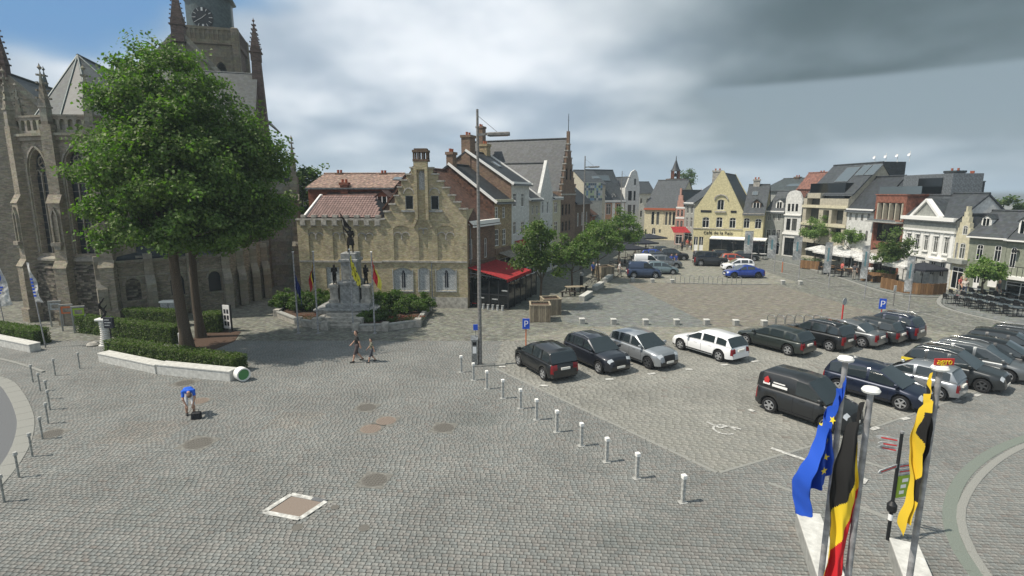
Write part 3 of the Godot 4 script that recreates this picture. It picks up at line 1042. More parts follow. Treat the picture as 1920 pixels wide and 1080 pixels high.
func figure(look: Dictionary, pose: Dictionary, s: float, cell: float) -> ArrayMesh:
	var j := {"hip": V(0,0.93,0), "chest": V(0,1.28,0), "neck": V(0,1.47,0.0), "head": V(0,1.62,0.02),
		"sl": V(0.18,1.42,0), "sr": V(-0.18,1.42,0), "el": V(0.24,1.14,-0.02), "er": V(-0.24,1.14,-0.02),
		"wl": V(0.25,0.9,0.06), "wr": V(-0.25,0.9,0.06), "hl": V(0.09,0.91,0), "hr": V(-0.09,0.91,0),
		"kl": V(0.1,0.5,0.02), "kr": V(-0.1,0.5,0.02), "al": V(0.1,0.09,-0.01), "ar": V(-0.1,0.09,-0.01)}
	for k in pose: j[k] = pose[k]
	for k in j: j[k] = j[k] * s
	var top: Color = look.top; var leg: Color = look.leg; var skin_c: Color = look.get("skin", Color(0.42,0.26,0.19)); var hair: Color = look.get("hair", Color(0.05,0.035,0.025)); var shoe: Color = look.get("shoe", Color(0.03,0.03,0.03))
	var shin: Color = look.get("shin", leg); var fore: Color = look.get("fore", skin_c)
	var up: Vector3 = (j.chest - j.hip).normalized()
	var side: Vector3 = (j.sl - j.sr).normalized()
	var B := []
	B.append([j.hip - side * 0.06 * s, j.hip + side * 0.06 * s, 0.125 * s, 0.125 * s, leg])
	B.append([j.hip + up * 0.06 * s, j.chest - up * 0.1 * s, 0.125 * s, 0.13 * s, top])
	B.append([j.chest - side * 0.07 * s, j.chest + side * 0.07 * s, 0.12 * s, 0.12 * s, top])
	B.append([j.sl, j.sr, 0.068 * s, 0.068 * s, top])
	B.append([j.chest, j.neck - up * 0.05 * s, 0.11 * s, 0.07 * s, top])
	B.append([j.neck - up * 0.03 * s, j.head, 0.05 * s, 0.05 * s, skin_c])
	var hd: Vector3 = (j.head - j.neck).normalized()
	var face: Vector3 = side.cross(hd).normalized()
	B.append([j.head - hd * 0.05 * s + face * 0.02 * s, j.head + hd * 0.05 * s, 0.072 * s, 0.088 * s, skin_c])
	B.append([j.head + face * 0.085 * s, j.head - hd * 0.03 * s + face * 0.1 * s, 0.012 * s, 0.016 * s, skin_c])
	for q in [-1,1]: B.append([j.head + side * q * 0.085 * s, j.head + side * q * 0.088 * s - hd * 0.03 * s, 0.018 * s, 0.014 * s, skin_c])
	B.append([j.head + hd * 0.065 * s - face * 0.015 * s, j.head - face * 0.04 * s, 0.086 * s, 0.078 * s, hair])
	for q in ["l", "r"]:
		var sgn := 1.0 if q == "l" else -1.0
		var sh: Vector3 = j["s" + q]; var eb: Vector3 = j["e" + q]; var wr: Vector3 = j["w" + q]
		var mid := sh.lerp(eb, 0.6)
		B.append([sh, mid, 0.062 * s, 0.055 * s, top])
		B.append([mid, eb, 0.046 * s, 0.042 * s, look.get("upper", skin_c)])
		B.append([eb, wr, 0.042 * s, 0.03 * s, fore])
		hand(B, wr, (wr - eb).normalized(), face * sgn, skin_c, s)
		var hp: Vector3 = j["h" + q]; var kn: Vector3 = j["k" + q]; var an: Vector3 = j["a" + q]
		B.append([hp, kn, 0.092 * s, 0.07 * s, leg])
		var cut := kn.lerp(an, look.get("hem", 0.15))
		B.append([kn, cut, 0.066 * s, 0.062 * s, leg])
		B.append([cut, kn.lerp(an, 0.35),0.055 * s, 0.056 * s, shin])
		B.append([kn.lerp(an, 0.35), an, 0.056 * s, 0.038 * s, shin])
		var toe: Vector3 = Vector3(face.x, 0, face.z).normalized() if Vector2(face.x, face.z).length() > 0.3 else V(0,0,1)
		if pose.has("toe"): toe = pose.toe
		B.append([an - toe * 0.05 * s + Vector3.DOWN * 0.045 * s, an + toe * 0.15 * s + Vector3.DOWN * 0.05 * s, 0.042 * s, 0.036 * s, shoe])
		B.append([an, an + Vector3.DOWN * 0.03 * s, 0.04 * s, 0.045 * s, shoe])
	return skin(B, cell)

# ---------------------------------------------------------------- cars
var CARS := {
	"hatch": {"L": 3.75, "W": 1.68, "H": 1.46, "deck": [[0,0.48], [0.006,0.62], [0.015,0.82], [0.035,0.94], [0.3,0.97], [0.62,0.94], [0.74,0.93], [0.88,0.84], [0.95,0.77], [0.982,0.66], [0.995,0.54], [1,0.44]], "roof": [[0.03,0.95], [0.10,1.36], [0.18,1.44], [0.42,1.46], [0.55,1.40], [0.77,0.93]], "pillars": [0.46,0.22], "in": 0.80},
	"wagon": {"L": 4.35, "W": 1.76, "H": 1.45, "deck": [[0,0.46], [0.006,0.60], [0.012,0.80], [0.03,0.93], [0.3,0.95], [0.62,0.93], [0.72,0.93], [0.86,0.85], [0.95,0.76], [0.982,0.65], [0.995,0.53], [1,0.43]], "roof": [[0.025,0.93], [0.10,1.34], [0.17,1.41], [0.42,1.45], [0.54,1.40], [0.74,0.93]], "pillars": [0.47,0.26], "in": 0.79},
	"sedan": {"L": 4.2, "W": 1.76, "H": 1.42, "deck": [[0,0.46], [0.006,0.62], [0.012,0.86], [0.03,0.97], [0.15,0.99], [0.4,0.96], [0.72,0.93], [0.86,0.85], [0.95,0.76], [0.982,0.65], [0.995,0.53], [1,0.43]], "roof": [[0.14,0.98], [0.28,1.32], [0.36,1.40], [0.46,1.42], [0.56,1.37], [0.74,0.93]], "pillars": [0.48], "in": 0.78},
	"suv": {"L": 4.1, "W": 1.8, "H": 1.63, "deck": [[0,0.5], [0.006,0.68], [0.012,0.94], [0.03,1.05], [0.3,1.06], [0.62,1.03], [0.72,1.03], [0.87,0.97], [0.95,0.90], [0.982,0.78], [0.995,0.62], [1,0.5]], "roof": [[0.03,1.04], [0.10,1.48], [0.17,1.58], [0.42,1.63], [0.54,1.58], [0.74,1.03]], "pillars": [0.47,0.25], "in": 0.80},
	"mpv": {"L": 4.1, "W": 1.78, "H": 1.6, "deck": [[0,0.5], [0.006,0.68], [0.012,0.92], [0.03,1.0], [0.3,1.0], [0.62,0.97], [0.78,0.97], [0.9,0.88], [0.955,0.81], [0.982,0.70], [0.995,0.56], [1,0.46]], "roof": [[0.02,1.0], [0.08,1.46], [0.15,1.56], [0.42,1.6], [0.57,1.53], [0.81,0.97]], "pillars": [0.47,0.25], "in": 0.80},
	"van": {"L": 3.8, "W": 1.76, "H": 1.82, "deck": [[0,0.5], [0.006,0.72], [0.012,1.0], [0.03,1.1], [0.3,1.12], [0.62,1.10], [0.76,1.09], [0.88,1.0], [0.95,0.92], [0.982,0.80], [0.995,0.62], [1,0.5]], "roof": [[0.012,1.1], [0.04,1.66], [0.09,1.78], [0.4,1.82], [0.58,1.77], [0.79,1.09]], "pillars": [0.45], "in": 0.88},
	"jeep": {"L": 4.3, "W": 1.78, "H": 1.9, "deck": [[0,0.6], [0.006,0.8], [0.01,1.1], [0.02,1.2], [0.3,1.2], [0.62,1.18], [0.72,1.16], [0.95,1.10], [0.985,1.0], [0.996,0.75], [1,0.6]], "roof": [[0.012,1.2], [0.025,1.8], [0.05,1.88], [0.4,1.9], [0.62,1.86], [0.70,1.18]], "pillars": [0.5,0.28], "in": 0.90},
}

func along_profile(p: Array, t: float) -> float:
	for k in p.size() - 1:
		if t <= p[k + 1][0]: return lerpf(p[k][1], p[k + 1][1], clampf((t - p[k][0]) / (p[k + 1][0] - p[k][0]),0,1))
	return p[-1][1]

func car_shapes(kind: String) -> Dictionary:
	if cache.has("car " + kind): return cache["car " + kind]
	var d: Dictionary = CARS[kind]
	var L: float = d.L; var W: float = d.W / 2; var wr := 0.33 if kind != "jeep" else 0.38
	if kind == "hatch": wr = 0.30
	var zw := [0.19 * L - L / 2,0.81 * L - L / 2]
	var ts := [0.0,0.006,0.012,0.02,0.03,0.045]
	for k in range(4,60): ts.append(k / 62.0)
	for q in [0.955,0.968,0.975,0.982,0.99,0.995,1.0]: ts.append(q)
	ts.sort()
	var sections := []
	for t: float in ts:
		var z := (t - 0.5) * L
		var top := along_profile(d.deck, t)
		var w := W * (1.0 - 0.30 * pow(maxf(0, (t - 0.86) / 0.14),2.2) - 0.16 * pow(maxf(0, (0.1 - t) / 0.1),2.0))
		var yb := 0.24 + 0.05 * pow(absf(t - 0.5) * 2,4)
		for q in zw:
			var rr := wr + 0.07
			if absf(z - q) < rr: yb = maxf(yb, wr + sqrt(rr * rr - (z - q) * (z - q)))
		var m := clampf(maxf(0.5, yb + 0.03),0, top - 0.04)
		yb = minf(yb, top - 0.1)
		var sh := maxf(m + 0.01, top - 0.13)
		sections.append([Vector3(w * 0.96, yb, z),Vector3(w, m, z),Vector3(w * 0.985, sh, z),Vector3(w * 0.92, maxf(sh + 0.01, top - 0.035), z),Vector3(w * 0.6, top - 0.008, z),Vector3(0, top + 0.01, z)])
	var body := MB.new(); var lamp := [MB.new(), MB.new()]; var tail := [MB.new(), MB.new()]; var grille := MB.new(); var skirts := [MB.new(), MB.new()]
	for k in sections.size() - 1:
		var t: float = (ts[k] + ts[k + 1]) / 2
		for q in 5:
			for s in 2:
				var mb := body
				if t > 0.945 and t < 0.985 and (q == 2 or q == 3): mb = lamp[s]
				elif t > 0.9775 and q == 4: mb = grille
				elif t > 0.0 and t < 0.036 and (q == 2 or (q == 1 and t > 0.003) or (q == 3 and t > 0.006 and t < 0.024)): mb = tail[s]
				elif (t > 0.99 or t < 0.003) and q < 2: mb = skirts[1 if t > 0.5 else 0]
				var f := Vector3(1 if s == 0 else -1,1,1)
				var a: Vector3 = sections[k][q] * f; var b: Vector3 = sections[k + 1][q] * f; var c: Vector3 = sections[k + 1][q + 1] * f; var e: Vector3 = sections[k][q + 1] * f
				if s == 0: mb.quad(b, a, e, c)
				else: mb.quad(a, b, c, e)
	for k in [0, sections.size() - 1]:
		for q in 5:
			var a: Vector3 = sections[k][q]; var b: Vector3 = sections[k][q + 1]
			var a2 := a * V(-1,1,1); var b2 := b * V(-1,1,1)
			if k > 0: skirts[1].quad(a2, a, b, b2)
			else: skirts[0].quad(a, a2, b2, b)
	# cabin
	var roof := MB.new(); var shield := MB.new(); var back := MB.new()
	var side := {}
	var rp: Array = d.roof
	var t0: float = rp[0][0]; var t1: float = rp[-1][0]
	var cs := []
	for k in 41: cs.append(lerpf(t0, t1, k / 40.0))
	for q in rp: cs.append(q[0])
	for q in d.pillars: cs.append(q - 0.014); cs.append(q + 0.014)
	cs.sort()
	var cab := []
	for t: float in cs:
		var z := (t - 0.5) * L
		var y := along_profile(rp, t); var belt := along_profile(d.deck, t) - 0.02
		var w0 := W * 0.93 * (1.0 - 0.16 * pow(maxf(0, (0.1 - t) / 0.1),2.0) - 0.3 * pow(maxf(0, (t - 0.86) / 0.14),2.2))
		var up := clampf((y - belt) / (d.H - belt),0,1)
		var w1: float = lerpf(w0, W * d.in, up)
		cab.append([Vector3(w0, belt, z),Vector3(w0, belt + 0.05 * up, z),Vector3(w1 + 0.01, maxf(belt + 0.05 * up, y - 0.085 * up), z),Vector3(w1 - 0.07 * up, y - 0.01 * up, z),Vector3(0, y + 0.02 * up, z)])
	var tr: float = rp[1][0] + 0.012; var tf: float = rp[-2][0]
	for k in cab.size() - 1:
		var t: float = (cs[k] + cs[k + 1]) / 2
		if cs[k + 1] - cs[k] < 1e-5: continue
		for q in 4:
			for s in 2:
				var mb := roof
				if q == 3 and t > tf: mb = shield
				elif q == 3 and t < tr: mb = back
				elif q == 1:
					var pane := 0
					var glass: bool = t > t0 + (tr - t0) * 0.9 and t < t1 - (t1 - tf) * 0.22
					for p in d.pillars:
						if absf(t - p) < 0.0145: glass = false
						if t < p: pane += 1
					if kind == "van" and pane > 0: glass = false
					if glass:
						var key := s * 10 + pane
						if not side.has(key): side[key] = MB.new()
						mb = side[key]
				var f := Vector3(1 if s == 0 else -1,1,1)
				var a: Vector3 = cab[k][q] * f; var b: Vector3 = cab[k + 1][q] * f; var c: Vector3 = cab[k + 1][q + 1] * f; var e: Vector3 = cab[k][q + 1] * f
				if s == 0: mb.quad(b, a, e, c)
				else: mb.quad(a, b, c, e)
	var under := MB.new()
	under.box(-W * 0.78,0.17,-L * 0.47, W * 0.78,0.6, L * 0.47)
	var mir := MB.new()
	var zm: float = (t1 - 0.055 - 0.5) * L; var ym := along_profile(d.deck, t1 - 0.06) + 0.1
	mir.cbox(-0.1, ym - 0.06, zm - 0.07,0.1, ym + 0.08, zm + 0.07,0.03)
	var trim := MB.new()
	for s in [-1,1]:
		trim.box(s * W - 0.012,0.30,-L * 0.5 + 0.19 * L + wr + 0.1, s * W + 0.012,0.36, L * 0.5 - 0.19 * L - wr - 0.1)
	var rail := MB.new()
	for s in [-1,1]:
		var x: float = s * (W * d.in - 0.06)
		rail.tube([Vector3(x, along_profile(rp, 0.16) + 0.02, (0.15 - 0.5) * L),Vector3(x, d.H + 0.04, (0.2 - 0.5) * L),Vector3(x, d.H + 0.045, (0.45 - 0.5) * L),Vector3(x, along_profile(rp, 0.54) + 0.02, (0.54 - 0.5) * L)], [0.02,0.02,0.02,0.02], 5)
	var seam := MB.new()
	for p: float in d.pillars + [0.685]:
		var z: float = (p - 0.5) * L
		if kind == "van" and p == 0.685: z = 0.17 * L
		var tp := along_profile(d.deck, p)
		for s in [-1,1]:
			var a := Vector3(s * (W * 0.962 + 0.003),0.27, z); var b := Vector3(s * (W + 0.003),0.5, z); var c := Vector3(s * (W * 0.985 + 0.003), tp - 0.13, z)
			var e := V(0,0,0.007)
			for q in [[a, b], [b, c]]:
				if s > 0: seam.quad(q[0] + e, q[0] - e, q[1] - e, q[1] + e)
				else: seam.quad(q[0] - e, q[0] + e, q[1] + e, q[1] - e)
	var handle := MB.new()
	handle.box(-0.02,-0.018,-0.1,0.02,0.018,0.1)
	var plate := MB.new()
	plate.box(-0.26,-0.055,-0.035,0.26,0.055,0.035)
	var tyre := MB.new(); var rim := MB.new()
	var turn := Transform3D(Basis(V(0,-1,0),V(1,0,0),V(0,0,1)),Vector3.ZERO)
	tyre.xf = turn; rim.xf = turn
	tyre.lathe([Vector2(wr * 0.66,-0.1),Vector2(wr * 0.95,-0.1),Vector2(wr, -0.07),Vector2(wr, 0.07),Vector2(wr * 0.95,0.1),Vector2(wr * 0.66,0.1)], 22)
	rim.lathe([Vector2(wr * 0.68,0.095),Vector2(wr * 0.62,0.105),Vector2(wr * 0.58,0.06)], 18)
	rim.lathe([Vector2(wr * 0.2,0.06),Vector2(wr * 0.17,0.1),Vector2(0.0,0.1)], 10)
	for k in 5:
		var a := TAU * k / 5
		var e := Vector3(cos(a),0, sin(a))
		rim.beam(e * wr * 0.12 + Vector3.UP * 0.085, e * wr * 0.63 + Vector3.UP * 0.092,0.075,0.02)
	var well := MB.new()
	well.xf = turn
	well.lathe([Vector2(wr * 0.67,0.03),Vector2(0,0.03)], 14)
	var out := {"body": body.mesh(true), "lamp": [lamp[0].mesh(true), lamp[1].mesh(true)], "tail": [tail[0].mesh(true), tail[1].mesh(true)], "grille": grille.mesh(true), "bumper": [skirts[0].mesh(true), skirts[1].mesh(true)], "roof": roof.mesh(true), "windshield": shield.mesh(true), "rear_window": back.mesh(true), "underbody": under.mesh(), "mirror": mir.mesh(), "trim": trim.mesh(), "rail": rail.mesh(), "seam": seam.mesh(), "handle": handle.mesh(), "plate": plate.mesh(), "tyre": tyre.mesh(), "rim": rim.mesh(), "hub": well.mesh(), "side": [], "wr": wr, "zw": zw, "zm": zm}
	for k in side: out.side.append(side[k].mesh(true))
	cache["car " + kind] = out
	return out

func car(kind: String, label: String, at: Vector3, yaw_deg: float, paint: Material, opt := {}) -> Node3D:
	var sh := car_shapes(kind)
	var d: Dictionary = CARS[kind]
	var W: float = d.W / 2; var L: float = d.L
	var o := thing("parked_van" if kind == "van" else "parked_car", label, "van" if kind == "van" else "car", at, deg_to_rad(yaw_deg), "cars parked on the square")
	obj("body", sh.body, paint, o)
	obj("underbody", sh.underbody, M["rubber"], o)
	obj("roof", sh.roof, opt.get("roof", paint), o)
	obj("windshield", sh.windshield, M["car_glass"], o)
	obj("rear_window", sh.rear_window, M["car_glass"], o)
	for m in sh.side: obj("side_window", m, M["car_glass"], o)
	for s in 2:
		obj("headlight", sh.lamp[s], M["headlight"], o)
		obj("taillight", sh.tail[s], M["taillight"], o)
		obj("mirror", sh.mirror, paint, o, Vector3((W + 0.06) * (1 - 2 * s),0,0))
	obj("grille", sh.grille, M["rubber"] if opt.get("dark_grille", true) else M["chrome"], o)
	for q in sh.bumper: obj("bumper", q, opt.get("bumper", paint), o)
	obj("door_seam", sh.seam, M["rubber_dark"], o)
	obj("side_trim", sh.trim, opt.get("trim", M["rubber"]), o)
	if opt.get("rails", false): obj("roof_rail", sh.rail, M["chrome"], o)
	for z in [1,-1]:
		obj("number_plate", sh.plate, M["plate"], o, Vector3(0,0.45 if z > 0 else 0.72, z * (L / 2 - 0.005)))
	for s in [-1,1]:
		for t in ([0.57,0.34] if kind != "van" else [0.56]):
			obj("door_handle", sh.handle, paint, o, Vector3(s * W * 0.985, along_profile(d.deck, t) - 0.16, (t - 0.5) * L - 0.05))
		for z in sh.zw:
			var w := obj("wheel", sh.tyre, M["rubber"], o, Vector3(s * (W - 0.105), sh.wr, z),0.0 if s > 0 else PI)
			obj("rim", sh.rim, opt.get("rim", M["alloy"]), w)
			obj("hub", sh.hub, M["rubber_dark"], w)
	return o

# ---------------------------------------------------------------- ground
var LOT := PackedVector2Array([Vector2(-0.86,-27.51),Vector2(6.93,-16.62),Vector2(14.63,-20.2),Vector2(19.86,-22.95),Vector2(26.97,-26.73),Vector2(32.79,-32.86),Vector2(28.6,-35.82),Vector2(17.62,-36.42),Vector2(4.91,-36.72),Vector2(-0.68,-32.86)])
var ROAD_RIGHT := PackedVector2Array([Vector2(10.21,-18.29),Vector2(14.47,-19.95),Vector2(19.66,-22.7),Vector2(28.45,-27.24),Vector2(38.59,-27.6),Vector2(29.57,-20.76),Vector2(21.18,-19.86),Vector2(18.33,-18.59),Vector2(16.12,-17.38),Vector2(14.22,-15.79),Vector2(12.92,-14.39),Vector2(12.1,-13.15),Vector2(11.67,-12.09),Vector2(11.34,-11),Vector2(6.73,-11),Vector2(9.48,-13.38)])

func arc_band(called: String, line: Array, w: float, y: float, m: Material, stone: float) -> void:   # a kerb laid as single stones along a curve
	var b: Node3D = Node3D.new()
	b.name = numbered(called)
	add_child(b)
	b.set_meta("kind", "structure")
	var curve := Curve3D.new()
	for k in line.size():
		var t: Vector3 = (line[mini(k + 1, line.size() - 1)] - line[maxi(k - 1,0)]) / 6.0
		curve.add_point(line[k], -t, t)
	var L := curve.get_baked_length()
	var n := int(L / stone)
	for k in n:
		var p := curve.sample_baked(L * k / n); var q := curve.sample_baked(L * (k + 1) / n)
		var c := (p + q) / 2
		var t := (q - p)
		var s := MB.new()
		s.cbox(-w / 2,-0.05,-t.length() / 2 + 0.006, w / 2, y + rng.randf_range(-0.004,0.004), t.length() / 2 - 0.006,0.012)
		obj("kerb_stone", s, m, b, c, atan2(t.x, t.z))

func build_ground() -> void:
	var g := MB.new()
	g.quad(V(-420,-0.03,60),V(420,-0.03,60),V(420,-0.03,-600),V(-420,-0.03,-600))
	structure("ground", g, M["joint"])
	# far paving begins where single setts can no longer be told apart
	var far := MB.new()
	var zf := -33.0
	far.quad(Vector3(-160,0, zf),Vector3(160,0, zf),V(160,0,-400),V(-160,0,-400))
	structure("paving", far, M["ground"])
	var sq := MB.new()
	sq.prism(PackedVector2Array([Vector2(12.15,-55.46),Vector2(27.23,-54.78),Vector2(28.75,-40.06),Vector2(30.35,-36.88),Vector2(14.23,-36.57)]),0.008,0.008)
	structure("square_paving", sq, M["square"])
	var pr := MB.new()
	pr.prism(PackedVector2Array([Vector2(6.68,-46.8),Vector2(11.92,-55.46),Vector2(18.55,-55.46),Vector2(16.56,-36.57),Vector2(5.08,-36.57),Vector2(3.57,-38.66)]),0.004,0.004)
	structure("promenade_paving", pr, M["promenade"])
	var up := MB.new()
	up.prism(PackedVector2Array([Vector2(9.72,-54.78),Vector2(24.49,-87.18),Vector2(31.17,-94.29),Vector2(31.97,-72.15),Vector2(34.01,-62.31),Vector2(34.35,-56.49),Vector2(27.23,-54.78),Vector2(12.37,-55.46)]),0.004,0.004)
	structure("upper_square_paving", up, M["pavers"])
	var lot := MB.new()
	var lf := Geometry2D.intersect_polygons(LOT, PackedVector2Array([Vector2(-50, zf),Vector2(80, zf),Vector2(80,-80),Vector2(-50,-80)]))
	for p in lf: lot.prism(p, 0.005,0.005)
	if lf.size() > 0: structure("car_park_paving", lot, M["pavers"])
	var rd := MB.new()
	rd.prism(PackedVector2Array([Vector2(33.52,-101.51),Vector2(34.6,-93.34),Vector2(36.57,-75.72),Vector2(36.99,-65.44),Vector2(35.1,-50.77),Vector2(34.65,-43.18),Vector2(35.12,-39.35),Vector2(36.33,-35.25),Vector2(31.7,-30.54),Vector2(30.58,-37.67),Vector2(30.23,-46.32),Vector2(30.14,-57.21),Vector2(31.02,-69.95),Vector2(29.2,-85.57)]),0.008,0.008)
	structure("road", rd, M["road"])
	var lj := MB.new()
	lj.prism(LOT, -0.02,-0.02)
	structure("car_park_bed", lj, M["lot_joint"])
	# single stones near the camera
	var blocked: Array = [LOT]
	var patch := PackedVector2Array([Vector2(-7.43,-14.34),Vector2(-7.01,-15.42),Vector2(-5.58,-14.97),Vector2(-6.08,-13.95)])
	blocked.append(patch)
	var left_road := PackedVector2Array([Vector2(-42.81,-32.86),Vector2(-27.95,-26.73),Vector2(-25.86,-25.76),Vector2(-23.41,-23.86),Vector2(-20.88,-21.58),Vector2(-19.36,-19.95),Vector2(-18.11,-18.29),Vector2(-17.19,-16.73),Vector2(-16.34,-14.94),Vector2(-16.13,-11.35)])
	blocked.append(left_road)
	var ri := PackedVector2Array([Vector2(27.94,-19.52),Vector2(19.89,-19.39),Vector2(17.23,-18.01),Vector2(14.61,-16.01),Vector2(13.08,-14.39),Vector2(12.21,-13.11),Vector2(11.74,-11.9),Vector2(11.47,-11),Vector2(16.7,-11)])
	lay_stones("setts", -9.6, zf, 0.18,0.125,5.0, func(p: Vector2) -> bool:
		for q in blocked:
			if Geometry2D.is_point_in_polygon(p, q): return false
		return true, [Color(0.30,0.312,0.296), Color(0.322,0.326,0.305), Color(0.283,0.30,0.288), Color(0.318,0.313,0.292)])
	lay_stones("pavers", -14.0, zf, 0.3,0.2,12.0, func(p: Vector2) -> bool: return Geometry2D.is_point_in_polygon(p, LOT),[Color(0.365,0.365,0.325), Color(0.385,0.38,0.34), Color(0.35,0.352,0.318)])
	# left road with its curved kerb
	var lr := MB.new()
	lr.prism(left_road, -0.012,-0.012)
	structure("left_road", lr, M["asphalt"])
	arc_band("left_kerb", [V(-28.51,0,-26.73),V(-25.65,0,-25.6),V(-23.24,0,-23.73),V(-20.73,0,-21.41),V(-19.4,0,-19.95),V(-18.16,0,-18.33),V(-17.16,0,-16.66),V(-16.23,0,-14.66)], 0.55,0.02, M["kerb_stone"], 0.9)
	arc_band("far_left_kerb", [V(-30.87,0,-29.7),V(-29.07,0,-29.1),V(-26.99,0,-28.14),V(-24.68,0,-26.9)], 0.16,0.07, M["kerb_stone"], 0.9)
	# kerbs sweeping round on the right
	arc_band("right_kerb", [V(21.91,0,-19.95),V(19.71,0,-19.2),V(17.49,0,-18.09),V(15.39,0,-16.69),V(13.74,0,-15.24),V(12.64,0,-14),V(11.9,0,-12.82),V(11.51,0,-11.86),V(11.29,0,-11.09)], 0.34,0.012, M["kerb_green"], 0.8)
	arc_band("inner_right_kerb", [V(21.34,0,-19.39),V(19.5,0,-18.76),V(17.48,0,-17.69),V(15.46,0,-16.31),V(13.83,0,-14.94),V(12.87,0,-13.87),V(12.16,0,-12.71),V(11.74,0,-11.74),V(11.53,0,-11)], 0.22,0.02, M["kerb_stone"], 0.8)
	arc_band("car_park_kerb", [V(-0.8,0,-27.42),V(2.42,0,-22.95),V(4.97,0,-19.39),V(6.94,0,-16.66)], 0.12,0.02, M["kerb_stone"], 1.0)
	arc_band("car_park_front_kerb", [V(7.03,0,-16.66),V(10.63,0,-18.33),V(14.63,0,-20.2),V(19.86,0,-22.95),V(26.81,0,-26.56)], 0.12,0.016, M["kerb_stone"], 1.0)
	arc_band("terrace_kerb", [V(32.44,0,-95.26),V(33.86,0,-88.86),V(36.27,0,-75.1),V(36.96,0,-67.87),V(36.4,0,-59.46),V(35.29,0,-51.06),V(35.73,0,-48.06),V(38.8,0,-47.3)], 0.3,0.12, M["kerb_stone"], 1.5)
	arc_band("cafe_kerb", [V(39.34,0,-47.8),V(37,0,-45.38),V(35.46,0,-42.97),V(35.11,0,-40.8),V(35.42,0,-38.32),V(35.88,0,-35.53)], 0.3,0.12, M["kerb_stone"], 1.2)
	arc_band("lamp_kerb", [V(-2.21,0,-27.87),V(-1.31,0,-27.96),V(-0.35,0,-28.14)], 0.2,0.08, M["kerb_stone"], 0.6)
	arc_band("lower_square_kerb", [V(16.21,0,-55.12),V(19.45,0,-54.78),V(23.62,0,-54.13),V(26.79,0,-54.45)], 0.2,0.08, M["kerb_stone"], 1.0)
	# raised pavements in front of the houses
	var pv := MB.new()
	pv.prism(PackedVector2Array([Vector2(33.46,-98.29),Vector2(34.51,-90.6),Vector2(36.86,-76.35),Vector2(37.51,-68.89),Vector2(36.87,-60.25),Vector2(35.69,-51.65),Vector2(36.1,-48.58),Vector2(39.2,-47.8),Vector2(45.94,-50.77),Vector2(57.5,-67.87),Vector2(61.69,-96.25),Vector2(55.71,-121.35)]),-0.02,0.1)
	pv.prism(PackedVector2Array([Vector2(37.14,-45.38),Vector2(35.92,-43.39),Vector2(35.42,-41.18),Vector2(35.72,-38.66),Vector2(36.33,-35.25),Vector2(45.25,-38.66),Vector2(55.19,-52.25),Vector2(46.45,-51.35),Vector2(39.68,-47.8)]),-0.02,0.1)
	structure("pavement", pv, M["promenade"])
	var ln := [[V(31.71,0,-65.44),V(32.57,0,-53.49)], [V(32.45,0,-51.95),V(32.36,0,-42.76)], [V(32.27,0,-41.76),V(32.89,0,-33.88)]]
	for e in ln:
		var b := MB.new()
		b.beam(e[0] + V(0,0.012,0), e[1] + V(0,0.012,0),0.12,0.006)
		structure("channel_line", b, M["kerb_stone"])
	for e in [[V(11.86,0,-17.97),V(13.09,0,-16.66),0.16], [V(10.4,0,-14.72),V(11.07,0,-13.92),0.2], [V(8.35,0,-16.01),V(9.04,0,-15.36),0.14]]:
		var b := MB.new()
		b.beam(e[0] + V(0,0.004,0), e[1] + V(0,0.004,0), e[2], 0.012)
		structure("channel_line", b, M["kerb_stone"])
	# painted marks
	for e in [[V(9.58,0,-18.38),V(10.65,0,-17.16),0.16], [V(10.65,0,-17.16),V(11.45,0,-16.01),0.16]]:
		var b := MB.new()
		b.beam(e[0] + V(0,0.022,0), e[1] + V(0,0.022,0), e[2], 0.008)
		structure("road_marking", b, M["road_paint"])
	var hd := MB.new()
	hd.prism(PackedVector2Array([Vector2(11.04,-16.9),Vector2(11.73,-16.18),Vector2(11.43,-15.89),Vector2(10.93,-16.25)]),0.02,0.027)
	structure("road_marking", hd, M["road_paint"])
	for e in [[V(1.36,0,-24.92),V(1.77,0,-24.85)], [V(4.72,0,-25.76),V(5.14,0,-25.84)], [V(7.08,0,-26.56),V(7.49,0,-26.73)], [V(9.27,0,-27.33),V(9.65,0,-27.33)], [V(11.46,0,-28.05),V(11.88,0,-28.14)], [V(13.35,0,-28.61),V(13.88,0,-28.8)], [V(10.33,0,-21.98),V(10.46,0,-21.75)], [V(14.3,0,-19.95),V(14.73,0,-20.15)], [V(16.23,0,-20.92),V(16.65,0,-21.08)], [V(18.06,0,-21.92),V(18.52,0,-22.09)], [V(19.9,0,-22.82),V(20.35,0,-23.01)], [V(21.47,0,-23.53),V(21.89,0,-23.73)], [V(-0.7,0,-27.78),V(-0.35,0,-27.78)], [V(20.15,0,-31.89),V(20.62,0,-32.01)]]:
		var b := MB.new()
		b.beam(e[0] + V(0,0.02,0), e[1] + V(0,0.02,0),0.2,0.01)
		structure("parking_marking", b, M["road_paint"])
	# wheelchair symbol, worn
	var wc := V(8.47,0,-19.95) as Vector3
	var ws := MB.new()
	ws.xf = Transform3D(Basis(Vector3.UP, 0.5), wc + V(0,0.02,0))
	for k in 20:
		if k in [2,3,4]: continue
		var a := TAU * k / 20; var b := TAU * (k + 0.86) / 20
		ws.beam(Vector3(cos(a) * 0.42,0, sin(a) * 0.42),Vector3(cos(b) * 0.42,0, sin(b) * 0.42),0.09,0.008)
	ws.beam(V(-0.05,0,-0.85),V(-0.02,0,-0.2),0.1,0.008); ws.beam(V(-0.02,0,-0.2),V(0.4,0,-0.16),0.1,0.008); ws.beam(V(0.4,0,-0.16),V(0.6,0,0.3),0.1,0.008)
	structure("wheelchair_marking", ws, M["road_paint"])
	# sunk platform with white border
	var pb := MB.new()
